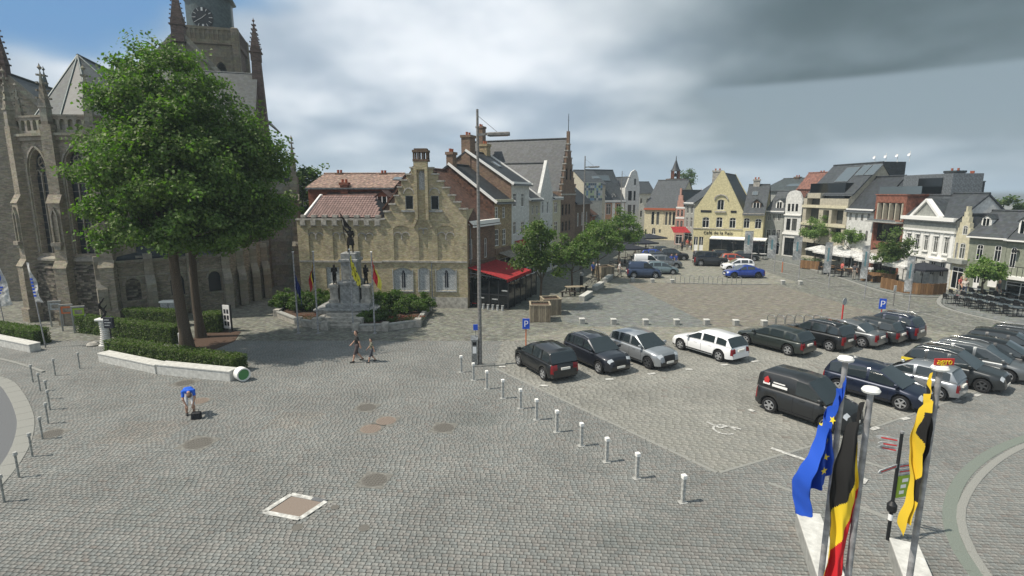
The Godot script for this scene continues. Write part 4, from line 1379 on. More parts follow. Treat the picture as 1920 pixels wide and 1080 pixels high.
	pb.prism(PackedVector2Array([Vector2(-7.22,-14.39),Vector2(-6.86,-15.21),Vector2(-5.8,-14.89),Vector2(-6.21,-14.15)]),-0.03,0.004)
	var pl := obj("cover_plate", pb, M["rust_plate"])
	tag(pl, "square brown steel cover plate inside a white border", "cover plate")
	var wb := MB.new()
	for e in [[V(-7.35,0,-14.39),V(-6.92,0,-15.33)], [V(-6.92,0,-15.33),V(-6.17,0,-15.09)], [V(-5.7,0,-14.94),V(-6.15,0,-14.05)], [V(-6.15,0,-14.05),V(-7.35,0,-14.39)]]:
		wb.beam(e[0] + V(0,0.004,0), e[1] + V(0,0.004,0),0.16,0.02)
	obj("border", wb, M["road_paint"], pl)
	pt("worn_border", M["asphalt"], pl, "beam", [V(-6.17,0,-15.09) + V(0,0.003,0),V(-5.7,0,-14.94) + V(0,0.003,0),0.16,0.02])
	# manhole covers
	var mh: Array = [[V(-4.53,0,-16.18),0.42, "oval rusty manhole cover above the brown cover plate"], [V(-6.41,0,-22.21),0.42, "farthest of the manhole covers in the middle of the square"], [V(-5.22,0,-20.81),0.42, "reddish manhole cover in the middle of the square"], [V(-5.66,0,-20.05),0.42, "grey manhole cover below the reddish one"], [V(-2.75,0,-20.15),0.42, "manhole cover nearest the bollards"], [V(-11.84,0,-18.8),0.5, "manhole cover below the person in blue"], [V(-14.19,0,-22.95),0.4, "reddish manhole cover beside the person in blue"], [V(-16.27,0,-25.3),0.45, "manhole cover in front of the white bench wall"], [V(-6.06,0,-13.65),0.14, "small round drain lid below the brown cover plate"], [V(-4.17,0,-13.62),0.14, "small round drain lid at right below the brown cover plate"], [V(-5.32,0,-14.63),0.11, "small round drain lid at the corner of the brown cover plate"], [V(-18.08,0,-19.62),0.4, "manhole cover by the low bollards of the curved kerb"]]
	for e in mh:
		var o := thing("manhole_cover", e[2], "manhole cover", e[0], -0.2, "manhole covers in the square")
		var f := MB.new(); var c := MB.new()
		var r: float = e[1]
		if r > 0.2: f.cbox(-r * 1.15,-0.03,-r * 1.15, r * 1.15,0.007, r * 1.15,0.006)
		else: f.lathe([Vector2(r * 1.18,-0.03),Vector2(r * 1.18,0.012),Vector2(r * 1.02,0.012),Vector2(r, -0.01)], 24)
		c.lathe([Vector2(r * 0.98,0.004),Vector2(r * 0.98,0.012),Vector2(0,0.014)], 24)
		if r > 0.2:
			for i in range(-3,4):
				for j in range(-3,4):
					if Vector2(i, j).length() < 3.4: c.box(i * r * 0.25 - r * 0.08,0.01, j * r * 0.25 - r * 0.08, i * r * 0.25 + r * 0.08,0.021, j * r * 0.25 + r * 0.08, true)
		obj("frame", f, M["concrete_dark"], o)
		obj("lid", c, M["rust_plate"] if "reddish" in e[2] else M["cast_iron"], o)

func lay_stones(called: String, z0: float, z1: float, sx: float, sz: float, turn: float, allowed: Callable, tones: Array) -> void:
	var r := RandomNumberGenerator.new()
	r.seed = hash(called)
	var s := MB.new()
	s.cbox(-sx / 2 + 0.006,-0.03,-sz / 2 + 0.006, sx / 2 - 0.006,0.0, sz / 2 - 0.006,0.007)
	var stone := s.mesh()
	var rot := deg_to_rad(turn)
	var f := FastNoiseLite.new()
	f.seed = 5
	f.frequency = 0.22
	f.fractal_octaves = 3
	var xf := []; var cl := []
	var R := 48.0
	var nj := int(R / sz)
	var ca := cos(rot); var sa := sin(rot)
	for j in range(-nj, nj):
		var lx := -R + r.randf() * sx
		var bow := r.randf_range(-0.006,0.006)
		while lx < R:
			var l := sx * r.randf_range(0.8,1.2)
			lx += l
			var lz := j * sz + bow
			var x := (lx - l / 2) * ca - lz * sa; var z := (lx - l / 2) * sa + lz * ca - 22.0
			if z > z0 or z < z1: continue
			if absf(x) > -z * 1.0 + 2.0: continue
			if not allowed.call(Vector2(x, z)): continue
			var b := Basis(Vector3.UP, -rot) * Basis(Vector3.RIGHT, r.randfn() * 0.007) * Basis(Vector3.BACK, r.randfn() * 0.007)
			var wear := f.get_noise_2d(x, z)
			var t: Color = tones[r.randi() % tones.size()]
			for q in [[-9.0,-20.9,1.0,0.8,0], [-4.6,-16.2,0.8,0.7,1], [-14.6,-19.8,1.3,1.0,0], [3.4,-13.4,1.1,0.6,1], [-1.6,-21.0,0.9,0.7,1], [-11.0,-15.0,0.7,1.4,1], [8.6,-13.0,0.8,1.0,0]]:   # relaid patches
				if absf(x - q[0]) < q[2] and absf(z - q[1]) < q[3]: t = t * ([Color(1.02,0.98,0.95), Color(0.9,0.92,0.92)][q[4]] as Color)
			t = t * r.randf_range(0.92,1.08) * (1.0 + wear * 0.2 + f.get_noise_2d(x * 7.0, z * 7.0) * 0.1)
			if r.randf() < 0.015: t = t.lerp(Color(0.25,0.2,0.17),0.4)
			t.a = 1.0
			xf.append(Transform3D(b.scaled_local(Vector3(l / sx, 1, r.randf_range(0.94,1.0))),Vector3(x, r.randf_range(-0.003,0.001), z)))
			cl.append(t)
	var order := range(xf.size())
	order.sort_custom(func(a, b): return xf[a].origin.length_squared() + absf(xf[a].origin.x) * 4.0 < xf[b].origin.length_squared() + absf(xf[b].origin.x) * 4.0)
	var bed := Node3D.new()
	bed.name = called + "_paving"
	add_child(bed)
	bed.set_meta("kind", "structure")
	# the largest in view are stones of their own in a few tones, the rest one mass
	var few := []
	for t: Color in tones:
		var m := StandardMaterial3D.new()
		m.albedo_color = t.linear_to_srgb()
		m.roughness = 0.9
		m.albedo_texture = texture("stain"); m.uv1_triplanar = true; m.uv1_scale = Vector3.ONE / 0.7
		few.append(m)
	var near := mini(300, order.size())
	for k in near:
		var o := obj("stone", stone, few[r.randi() % few.size()], bed)
		o.transform = xf[order[k]]
	var mm := MultiMesh.new()
	mm.transform_format = MultiMesh.TRANSFORM_3D
	mm.use_colors = true
	mm.mesh = stone
	mm.instance_count = order.size() - near
	for k in range(near, order.size()):
		mm.set_instance_transform(k - near, xf[order[k]])
		mm.set_instance_color(k - near, cl[order[k]])
	var mi := MultiMeshInstance3D.new()
	mi.name = "stones"
	mi.multimesh = mm
	mi.material_override = M["setts"]
	mi.set_meta("kind", "stuff")
	bed.add_child(mi)
	print(called, " ", order.size())

# ---------------------------------------------------------------- church
func turn_of(A: Vector3, B: Vector3) -> float:
	return atan2(-(B.z - A.z), B.x - A.x)

func lancet(ch: Node, A: Vector3, turn: float, w: Array, recess: float, lights: int, stone: String) -> void:
	var x0: float = w[0]; var y0: float = w[1]; var ww: float = w[2]; var hh: float = w[3]
	var t := MB.new()
	var spring := y0 + hh - ww * 0.95
	for k in range(1, lights):
		var x := x0 + ww * k / lights
		t.box(x - 0.04, y0,-recess - 0.04, x + 0.04, spring + 0.1,-recess + 0.08)
	for k in lights:
		var xa := x0 + ww * k / lights; var lw := ww / lights
		for s in 6:   # small pointed heads
			var a0 := s / 6.0; var a1 := (s + 1) / 6.0
			for q in [0,1]:
				var pa := Vector2(xa + (a0 * lw * 0.5 if q == 0 else lw - a0 * lw * 0.5), spring - 0.15 + lw * 0.75 * sin(a0 * PI / 2))
				var pb := Vector2(xa + (a1 * lw * 0.5 if q == 0 else lw - a1 * lw * 0.5), spring - 0.15 + lw * 0.75 * sin(a1 * PI / 2))
				t.beam(Vector3(pa.x, pa.y, -recess + 0.02),Vector3(pb.x, pb.y, -recess + 0.02),0.1,0.06)
	var cx := x0 + ww / 2
	for k in 14:
		var a := TAU * k / 14; var b := TAU * (k + 1) / 14
		var r := ww * 0.24
		var cc := Vector2(cx, spring + ww * 0.46)
		t.beam(Vector3(cc.x + cos(a) * r, cc.y + sin(a) * r, -recess + 0.02),Vector3(cc.x + cos(b) * r, cc.y + sin(b) * r, -recess + 0.02),0.1,0.06)
		if k % 4 == 0: t.beam(Vector3(cc.x, cc.y, -recess + 0.02),Vector3(cc.x + cos(a) * r, cc.y + sin(a) * r, -recess + 0.02),0.09,0.05)
	var nb := int(hh / 0.55)
	for k in range(1, nb):
		t.box(x0 + 0.02, y0 + k * 0.55,-recess, x0 + ww - 0.02, y0 + k * 0.55 + 0.025,-recess + 0.02)
	var win := obj("window", t, M["church_stone"], ch, A, turn)
	var p := MB.new()
	var poly := PackedVector2Array()
	for q in opening_poly(w): poly.append(q + Vector2(x0, y0))
	p.plate(poly, -recess - 0.08,-recess - 0.03)
	obj("leaded_pane", p, M["leaded_glass"], win)
	var hm := MB.new()
	for k in 20:
		var a := x0 - 0.16 + (ww + 0.32) * k / 20.0; var b := x0 - 0.16 + (ww + 0.32) * (k + 1) / 20.0
		var wide := [x0 - 0.16, y0, ww + 0.32, hh + 0.22, w[4]]
		hm.beam(Vector3(a, arch_top(a, wide),0.04),Vector3(b, arch_top(b, wide),0.04),0.14,0.13)
	for s in [x0 - 0.16, x0 + ww + 0.16]: hm.box(s - 0.06, y0,0.002, s + 0.06, y0 + hh + 0.22 - (ww + 0.32) * 0.85 + 0.05,0.09)
	obj("hood_mould", hm, M["church_stone"], win)
	var sl := MB.new()
	sl.quad(Vector3(x0 - 0.15, y0 - 0.35,0.3),Vector3(x0 + ww + 0.15, y0 - 0.35,0.3),Vector3(x0 + ww + 0.15, y0,-recess),Vector3(x0 - 0.15, y0,-recess))
	sl.box(x0 - 0.15, y0 - 0.5,-0.1, x0 + ww + 0.15, y0 - 0.352,0.3)
	obj("sill", sl, M["church_stone"], win)

func spire(b: MB, c: Vector3, w: float, shaft: float, h: float, turn: float) -> void:   # square pinnacle with crockets
	var keep := b.xf
	b.xf = Transform3D(Basis(Vector3.UP, turn), c)
	b.box(-w / 2,0,-w / 2, w / 2, shaft, w / 2)
	b.box(-w * 0.62, shaft - 0.12,-w * 0.62, w * 0.62, shaft, w * 0.62)
	for k in 4:
		var a := Vector3(-w * 0.5, shaft, w * 0.5).rotated(Vector3.UP, k * PI / 2); var e := Vector3(w * 0.5, shaft, w * 0.5).rotated(Vector3.UP, k * PI / 2)
		b.tri(a, e, Vector3(0, shaft + h, 0))
		b.tri(a + V(0,0.0,0), e, (a + e) / 2 * 1.15 + Vector3(0, w * 0.5 + shaft * 0.0,0) - V(0,0,0))
		var n := int(h / 0.42)
		for j in range(1, n):
			var p := a.lerp(Vector3(0, shaft + h, 0), float(j) / n) * V(1.0,1,1.0)
			var q := p + Vector3(p.x, 0, p.z).normalized() * 0.1
			b.box(q.x - 0.06, q.y - 0.05, q.z - 0.06, q.x + 0.06, q.y + 0.07, q.z + 0.06)
	b.lathe([Vector2(0.05, shaft + h - 0.15),Vector2(0.14, shaft + h),Vector2(0.05, shaft + h + 0.12),Vector2(0, shaft + h + 0.3)], 8)
	b.xf = keep

func buttress(ch: Node, c: Vector3, out: Vector3, w: float, top: float, proj: float, stone: String) -> void:
	var b := MB.new()
	b.xf = Transform3D(Basis(Vector3.UP, atan2(out.x, out.z)), c)
	b.box(-w / 2 - 0.1,0,-0.3, w / 2 + 0.1,1.0, proj + 0.12, true)
	b.box(-w / 2,1.0,-0.3, w / 2,4.1, proj)
	b.plate(PackedVector2Array([Vector2(0,0),Vector2(0.01,0),Vector2(0,0.01)]),0,0.001)
	var z1 := proj; var z2 := proj * 0.72; var z3 := proj * 0.45
	var slope := func(y: float, za: float, zb: float, rise: float) -> void:
		b.quad(Vector3(-w / 2 - 0.05, y, za + 0.06),Vector3(w / 2 + 0.05, y, za + 0.06),Vector3(w / 2 + 0.05, y + rise, zb),Vector3(-w / 2 - 0.05, y + rise, zb))
		b.tri(Vector3(w / 2 + 0.05, y, za + 0.06),Vector3(w / 2 + 0.05, y, zb),Vector3(w / 2 + 0.05, y + rise, zb)); b.tri(Vector3(-w / 2 - 0.05, y, zb),Vector3(-w / 2 - 0.05, y, za + 0.06),Vector3(-w / 2 - 0.05, y + rise, zb))
	slope.call(4.1, z1, z2,0.5)
	b.box(-w / 2 + 0.02,4.1,-0.3, w / 2 - 0.02,8.6, z2)
	slope.call(8.6, z2, z3,0.6)
	b.box(-w / 2 + 0.05,8.6,-0.3, w / 2 - 0.05, top, z3)
	obj("buttress", b, M[stone], ch)
	var n := MB.new()   # canopied niche
	n.xf = b.xf
	n.box(-0.24,5.9, z2 + 0.003,-0.16,7.7, z2 + 0.14); n.box(0.16,5.9, z2 + 0.003,0.24,7.7, z2 + 0.14); n.box(-0.34,5.65, z2 + 0.003,0.34,5.9, z2 + 0.3); n.box(-0.22,5.4, z2 + 0.003,0.22,5.65, z2 + 0.18)
	n.beam(Vector3(-0.22,7.7, z2 + 0.08),Vector3(0,8.3, z2 + 0.08),0.14,0.1); n.beam(Vector3(0.22,7.7, z2 + 0.08),Vector3(0,8.3, z2 + 0.08),0.14,0.1)
	obj("niche", n, M["church_stone"], ch)
	var s := MB.new()
	spire(s, c + out * (z3 * 0.4) + Vector3.UP * top, w * 0.55,1.2,2.5, atan2(out.x, out.z))
	obj("pinnacle", s, M["church_stone"], ch)

func church_wall(ch: Node, A: Vector3, B: Vector3, h: float, wins: Array, stone: String, recess := 0.45) -> void:
	var L := (B - A).length()
	var b := MB.new()
	facade(b, [Vector2(0, h),Vector2(L, h)], wins, recess, 0.7)
	obj("wall", b, M[stone], ch, A, turn_of(A, B))

func build_church() -> void:
	var ch := thing("church", "old gothic church of dark weathered brick behind the big tree", "church")
	var V := [V(-38.6,0,-43.8),V(-35.07,0,-39),V(-31.71,0,-37.99),V(-28.98,0,-38.16),V(-25.6,0,-42.0),V(-31.8,0,-60.0)]
	var top := 13.2
	for k in 5:
		var A: Vector3 = V[k]; var B: Vector3 = V[k + 1]
		var L := (B - A).length()
		var t := turn_of(A, B)
		var wins := []
		if k < 4:
			var ww := minf(1.75, L * 0.55)
			wins.append([L / 2 - ww / 2,5.0, ww, 7.3, "g"])
		else:
			for q in 4: wins.append([2.0 + q * 4.4,5.0,2.0,7.3, "g"])
		church_wall(ch, A, B, top, wins, "church_brick")
		for w in wins: lancet(ch, A, t, w, 0.38,3, "church_stone")
		var pl := MB.new()
		pl.box(0.0,0,0.003, L, 3.95,0.3, true)
		pl.quad(V(0,3.95,0.36),Vector3(L, 3.95,0.36),Vector3(L, 4.25,0.0),V(0,4.25,0.0))
		obj("plinth_wall", pl, M["church_rubble"], ch, A, t)
		var co := MB.new()
		co.box(-0.1, top - 0.02,-0.2, L + 0.1, top + 0.16,0.32); co.box(-0.05, top - 0.3,0.003, L + 0.05, top - 0.021,0.16)
		obj("cornice", co, M["church_stone"], ch, A, t)
		var n := int(L / 0.52)
		var gaps := []
		for q in n: gaps.append([L * (q + 0.18) / n, 0.22, L / n * 0.64,0.72, "a"])
		var pb := MB.new()
		facade(pb, [Vector2(0,1.1),Vector2(L, 1.1)], gaps, 0.2,0.2)
		pb.box(-0.05,1.1,-0.24, L + 0.05,1.24,0.06)
		obj("parapet", pb, M["church_stone"], ch, A + Vector3.UP * (top + 0.16), t)
	var C := V(-31.8,0,-45.5)
	for k in 5:
		var v: Vector3 = V[k]
		buttress(ch, v, (v - C).normalized(),0.85,13.9,0.95, "church_brick")
	for q in 4:
		var p: Vector3 = V[4].lerp(V[5], (q + 1.0) / 4.4)
		buttress(ch, p, V(0.96,0,-0.28),0.85,13.9,0.95, "church_brick")
	# choir roof: one slope for each side of the polygon, joined at the ridge
	var apex := V(-34.14,19.95,-44.5)
	var ridge_end := Vector3(apex.x - 9.6, apex.y, apex.z - 33.0)
	var W := []
	for k in 6: W.append(V[k] + (C - V[k]).normalized() * (0.45 if k < 5 else 0.0) + Vector3.UP * 13.5)
	W[5] = V[5] + V(-3.2,13.5,-11.0)
	for k in 4:
		var r := MB.new()
		r.tri(W[k], W[k + 1], apex)
		obj("roof", r, M["slate_light"], ch)
		var e := MB.new()
		e.bar(W[k + 1], apex, 0.09,5)
		obj("roof_hip", e, M["lead"], ch)
	var rs := MB.new()
	rs.quad(W[4], W[5], ridge_end, apex)
	rs.quad(apex, ridge_end, V(-54,13.5,-74), W[0])
	obj("roof", rs, M["slate_light"], ch)
	pt("roof_ridge", M["lead"], ch, "bar", [apex, ridge_end, 0.14,6])
	# neighbouring north choir with gable
	var n0 := V(-42.05,19.02,-46.5) as Vector3
	var ax := V(-0.28,0,-0.96); var px := V(0.96,0,-0.28)
	var nb := MB.new()
	var gl := n0 - px * 7.0; var gr := n0 + px * 6.2
	gl.y = 12.5; gr.y = 12.5
	nb.tri(gl, gr, n0); nb.quad(Vector3(gl.x, 0, gl.z),Vector3(gr.x, 0, gr.z), gr, gl)
	nb.quad(Vector3(gr.x, 0, gr.z),Vector3(gr.x, 0, gr.z) + ax * 30, gr + ax * 30, gr)
	obj("north_gable", nb, M["church_brick"], ch)
	var nr := MB.new()
	var up := Vector3.UP * 0.12
	slab(nr, gr + up, gr + ax * 30 + up, n0 + ax * 30 + up, n0 + up, 0.15)
	slab(nr, gl + ax * 30 + up, gl + up, n0 + up, n0 + ax * 30 + up, 0.15)
	nr.bar(n0 + up, n0 + ax * 30 + up, 0.14,6)
	obj("roof", nr, M["slate_light"], ch)
	var nc := MB.new()
	nc.beam(gl, n0,0.5,0.4); nc.beam(gr, n0,0.5,0.4)
	obj("gable_coping", nc, M["church_stone"], ch)
	var sp := MB.new()
	spire(sp, n0 + V(0,-0.6,0),0.75,1.4,3.4,0.3)
	obj("pinnacle", sp, M["tower_red"], ch)
	var sf := MB.new()
	spire(sf, n0 + ax * 6.5,0.3,0.5,1.2,0.3)
	obj("finial", sf, M["lead"], ch)
	# gable over the crossing with its spire, seen over the tree
	var t0 := V(-36.25,26.66,-62) as Vector3
	var tb := MB.new()
	var tl := t0 - px * 8.0 + Vector3.DOWN * 9.0; var tr := t0 + px * 8.0 + Vector3.DOWN * 9.0
	tb.tri(tl, tr, t0)
	tb.quad(Vector3(tl.x, 0, tl.z),Vector3(tr.x, 0, tr.z), tr, tl)
	obj("crossing_gable", tb, M["church_stone"], ch)
	var tc := MB.new()
	tc.beam(tl, t0,0.7,0.5); tc.beam(tr, t0,0.7,0.5)
	obj("gable_coping", tc, M["church_stone"], ch)
	var tro := MB.new()
	slab(tro, tr, tr + ax * 14, t0 + ax * 14, t0,0.2)
	slab(tro, tl + ax * 14, tl, t0, t0 + ax * 14,0.2)
	obj("roof", tro, M["slate"], ch)
	var ts := MB.new()
	spire(ts, t0 + V(0,-1.2,0),1.2,1.8,4.6,0.3)
	obj("pinnacle", ts, M["tower_red"], ch)
	var ns := MB.new()   # small traceried niche in the gable
	for e in [-0.5,0.5]: ns.beam(t0 + px * e + V(0,-2.6,0.1), t0 + px * e + V(0,-1.4,0.1),0.15,0.15); ns.beam(t0 + px * e + V(0,-1.4,0.1), t0 + V(0,-0.8,0.1),0.15,0.15)
	obj("gable_niche", ns, M["church_stone"], ch)
	# transept towards the square
	var s0 := V(-26.23,21.32,-58) as Vector3
	var sb := MB.new()
	var e0 := s0 - ax * 5.2; e0.y = 14.0
	var e1 := s0 + ax * 2.2; e1.y = 18.5
	sb.tri(e0, e1, s0); sb.quad(Vector3(e0.x, 0, e0.z),Vector3(e1.x, 0, e1.z), e1, e0)
	var f0 := e0 - px * 12; sb.quad(Vector3(f0.x, 0, f0.z),Vector3(e0.x, 0, e0.z), e0, f0)
	obj("transept", sb, M["tower_red"], ch)
	var sr := MB.new()
	slab(sr, f0 + up, e0 + up, s0 + up, s0 - px * 12 + up, 0.15)
	slab(sr, e1 + up, e1 - px * 12 + up, s0 - px * 12 + up, s0 + up, 0.15)
	obj("roof", sr, M["slate_light"], ch)
	var ss := MB.new()
	ss.xf = Transform3D(Basis(Vector3.UP, 0.3),Vector3(s0.x, 0, s0.z))
	for k in 4:
		ss.quad(V(-0.75,13.0,0.75).rotated(Vector3.UP, k * PI / 2),V(0.75,13.0,0.75).rotated(Vector3.UP, k * PI / 2),V(0.42,22.6,0.42).rotated(Vector3.UP, k * PI / 2),V(-0.42,22.6,0.42).rotated(Vector3.UP, k * PI / 2))
	ss.xf = Transform3D.IDENTITY
	spire(ss, Vector3(s0.x, 22.6, s0.z),0.95,0.9,3.0,0.3)
	obj("turret", ss, M["tower_red"], ch)
	# aisle and its buttresses at the corner of the lane
	var a0 := V(-29.5,0,-52.4); var a1 := V(-21.6,0,-54.0)
	church_wall(ch, a0, a1,10.4,[[3.4,5.2,1.6,4.2, "g"]], "church_stone")
	lancet(ch, a0, turn_of(a0, a1),[3.4,5.2,1.6,4.2, "g"], 0.38,2, "church_stone")
	var a2 := V(-25.0,0,-66.0)
	church_wall(ch, a1, a2,10.4,[[1.5,5.2,1.6,4.2, "g"], [5.5,5.2,1.6,4.2, "g"]], "church_stone")
	var ar := MB.new()
	ar.quad(a0 + Vector3.UP * 10.4, a1 + Vector3.UP * 10.4, a1 + px * -5 + Vector3.UP * 13.4, a0 + Vector3.UP * 13.4)
	ar.quad(a1 + Vector3.UP * 10.4, a2 + Vector3.UP * 10.4, a2 - px * 5 + Vector3.UP * 13.4, a1 - px * 5 + Vector3.UP * 13.4)
	obj("roof", ar, M["slate"], ch)
	for q in [0.25,0.62,1.0]: buttress(ch, a0.lerp(a1, q),V(0.2,0,0.98),0.8,10.9,1.0, "church_stone")
	# low sacristy with blind arcade
	var b0 := V(-29.31,0,-37.51) as Vector3; var b1 := V(-23.31,0,-42.97) as Vector3
	var bl := (b1 - b0).length()
	var bt := turn_of(b0, b1)
	var bw := []
	for q in [0.17,0.52,0.84]: bw.append([bl * q, 1.5,0.95,1.6, "a"])
	var gb := MB.new()
	facade(gb, [Vector2(0,4.3),Vector2(bl, 4.3)], bw, 0.35,0.5)
	obj("sacristy_wall", gb, M["church_brick"], ch, b0, bt)
	for w in bw:
		var gp := MB.new()
		var poly := PackedVector2Array()
		for q in opening_poly(w): poly.append(q + Vector2(w[0], w[1]))
		gp.plate(poly, -0.36,-0.3)
		var gw := obj("sacristy_window", gp, M["leaded_glass"], ch, b0, bt)
		var gm := MB.new()
		for k in 10:
			var xa: float = w[0] - 0.12 + (w[2] + 0.24) * k / 10.0; var xb: float = w[0] - 0.12 + (w[2] + 0.24) * (k + 1) / 10.0
			var wide := [w[0] - 0.12, w[1], w[2] + 0.24, w[3] + 0.14, "a"]
			gm.beam(Vector3(xa, arch_top(xa, wide),0.03),Vector3(xb, arch_top(xb, wide),0.03),0.12,0.14)
		obj("window_surround", gm, M["church_stone"], gw)
		pt("sill", M["church_stone"], gw, "box", [w[0] - 0.15, w[1] - 0.14,-0.1, w[0] + w[2] + 0.15, w[1], 0.14])
	var fz := MB.new()
	fz.box(0,4.3,-0.1, bl, 4.48,0.22); fz.box(0,3.2,0.003, bl, 3.32,0.12)
	for k in int(bl / 0.6):
		var x := k * 0.6 + 0.1
		for q in 5:
			var aa := PI * q / 5; var ab := PI * (q + 1) / 5
			fz.beam(Vector3(x + 0.25 - cos(aa) * 0.22,3.75 + sin(aa) * 0.24,0.05),Vector3(x + 0.25 - cos(ab) * 0.22,3.75 + sin(ab) * 0.24,0.05),0.1,0.07)
	obj("arcade_frieze", fz, M["church_stone"], ch, b0, bt)
	var b9 := V(-22.4,0,-47.8) as Vector3
	for q in [0.0,0.36,0.7,1.0,1.35,1.7,2.0]:
		var bb := MB.new()
		bb.xf = Transform3D(Basis(Vector3.UP, bt), b0.lerp(b1, q) if q <= 1.0 else b1.lerp(b9, q - 1.0))
		bb.box(-0.3,0,0.003,0.3,2.6,0.7, true); bb.quad(V(-0.3,2.6,0.7),V(0.3,2.6,0.7),V(0.3,3.3,0.25),V(-0.3,3.3,0.25)); bb.box(-0.28,2.6,0.003,0.28,4.9,0.25)
		obj("sacristy_buttress", bb, M["church_stone"], ch)
	var sroof := MB.new()
	slab(sroof, b0 + V(0,4.5,0), b1 + V(0,4.5,0), b1 + V(-3,6.6,-5), b0 + V(1.5,6.6,-3),0.15)
	obj("sacristy_roof", sroof, M["slate"], ch)
	var b2 := V(-22.4,0,-47.8) as Vector3
	var lw := MB.new()
	facade(lw, [Vector2(0,5.0),Vector2((b2 - b1).length(),5.0)], [], 0.3,0.6)
	obj("lower_wall", lw, M["church_brick"], ch, b1, turn_of(b1, b2))
	# west tower with clock lantern
	var c0 := V(-37.92,28.94,-78) as Vector3; c0.y = 0
	var side := 7.2
	var corners := [c0 - px * side, c0, c0 + ax * side, c0 - px * side + ax * side]
	var H := 29.7
	for k in 4:
		var A: Vector3 = corners[k]; var B: Vector3 = corners[(k + 1) % 4]
		var wl := MB.new()
		facade(wl, [Vector2(0, H),Vector2(side, H)], [[1.3,20.5,1.4,6.5, "g"], [4.4,20.5,1.4,6.5, "g"]], 0.5,0.0)
		obj("tower_wall", wl, M["tower_red"] if k == 1 else M["tower_stone"], ch, A, turn_of(A, B))
		for x in [1.3,4.4]:
			for q in 9:
				var lv := MB.new()
				lv.beam(Vector3(x, 20.7 + q * 0.65,-0.35),Vector3(x + 1.4,20.7 + q * 0.65,-0.35),0.4,0.08)
				obj("louvre", lv, M["slate_dark"], ch, A, turn_of(A, B))
		var pb := MB.new()
		pb.box(-0.3, H - 0.5,-0.1, side + 0.3, H, 0.35)
		pb.xf = Transform3D(Basis.IDENTITY, V(0,0,0.2))
		for q in 13: pb.box(-0.1 + q * 0.56, H, -0.12,0.14 + q * 0.56, H + 1.3,0.12)
		pb.box(-0.3, H, -0.06, side + 0.3, H + 1.3,0.02)
		pb.box(-0.3, H + 1.3,-0.18, side + 0.3, H + 1.65,0.18)
		obj("tower_parapet", pb, M["tower_red"] if k == 1 else M["tower_stone"], ch, A, turn_of(A, B))
		var tp := MB.new()
		tp.xf = Transform3D(Basis(Vector3.UP, 0.28), A)
		tp.cbox(-0.45,0,-0.45,0.45, H + 1.75,0.45,0.1)
		obj("corner_buttress", tp, M["tower_stone"], ch)
	var mid: Vector3 = (corners[0] + corners[2]) / 2
	var tf := MB.new()
	tf.prism(PackedVector2Array([Vector2(corners[0].x, corners[0].z),Vector2(corners[1].x, corners[1].z),Vector2(corners[2].x, corners[2].z),Vector2(corners[3].x, corners[3].z)]), H - 0.4, H - 0.2)
	obj("tower_floor", tf, M["lead"], ch)
	var ob := MB.new()
	ob.xf = Transform3D(Basis(Vector3.UP, 0.30 + PI / 8), mid)
	ob.lathe([Vector2(3.0, H - 0.3),Vector2(3.0, H + 5.8)], 8)
	ob.lathe([Vector2(3.0, H + 5.8),Vector2(3.5, H + 5.9),Vector2(3.5, H + 6.1),Vector2(3.0, H + 6.7),Vector2(2.7, H + 8.0),Vector2(1.5, H + 10.0),Vector2(0.9, H + 11.0),Vector2(0, H + 15)], 8)
	obj("lantern", ob, M["lead"], ch)
	var dial := MB.new()
	var face := V(0.16,0,0.99).normalized()
	var dc := mid + face * 2.84 + Vector3.UP * (H + 3.0)
	var fx := Transform3D(Basis(Vector3(face.z, 0,-face.x),Vector3.UP, face), dc)
	dial.xf = fx * Transform3D(Basis(Vector3.RIGHT, PI / 2),Vector3.ZERO)
	dial.lathe([Vector2(1.35,0),Vector2(1.35,0.1),Vector2(0,0.12)], 28)
	var dl := obj("clock_face", dial, M["black_paint"], ch)
	var nm := MB.new()
	nm.xf = fx
	for k in 12:
		var a := TAU * k / 12
		var e := Vector3(sin(a), cos(a),0)
		nm.beam(e * 0.92 + V(0,0,0.14), e * 1.25 + V(0,0,0.14),0.16,0.05) if k % 3 else nm.beam(e * 0.85 + V(0,0,0.14), e * 1.28 + V(0,0,0.14),0.22,0.05)
	obj("numerals", nm, M["white_paint"], dl)
	var hn := MB.new()
	hn.xf = fx
	var hour := TAU * (1.0 + 40.0 / 60.0) / 12; var minute := TAU * 40.0 / 60.0
	hn.beam(V(0,0,0.16),Vector3(sin(hour), cos(hour),0) * 0.65 + V(0,0,0.16),0.1,0.04); hn.beam(V(0,0,0.18),Vector3(sin(minute), cos(minute),0) * 1.0 + V(0,0,0.18),0.07,0.04)
	obj("clock_hands", hn, M["white_paint"], dl)

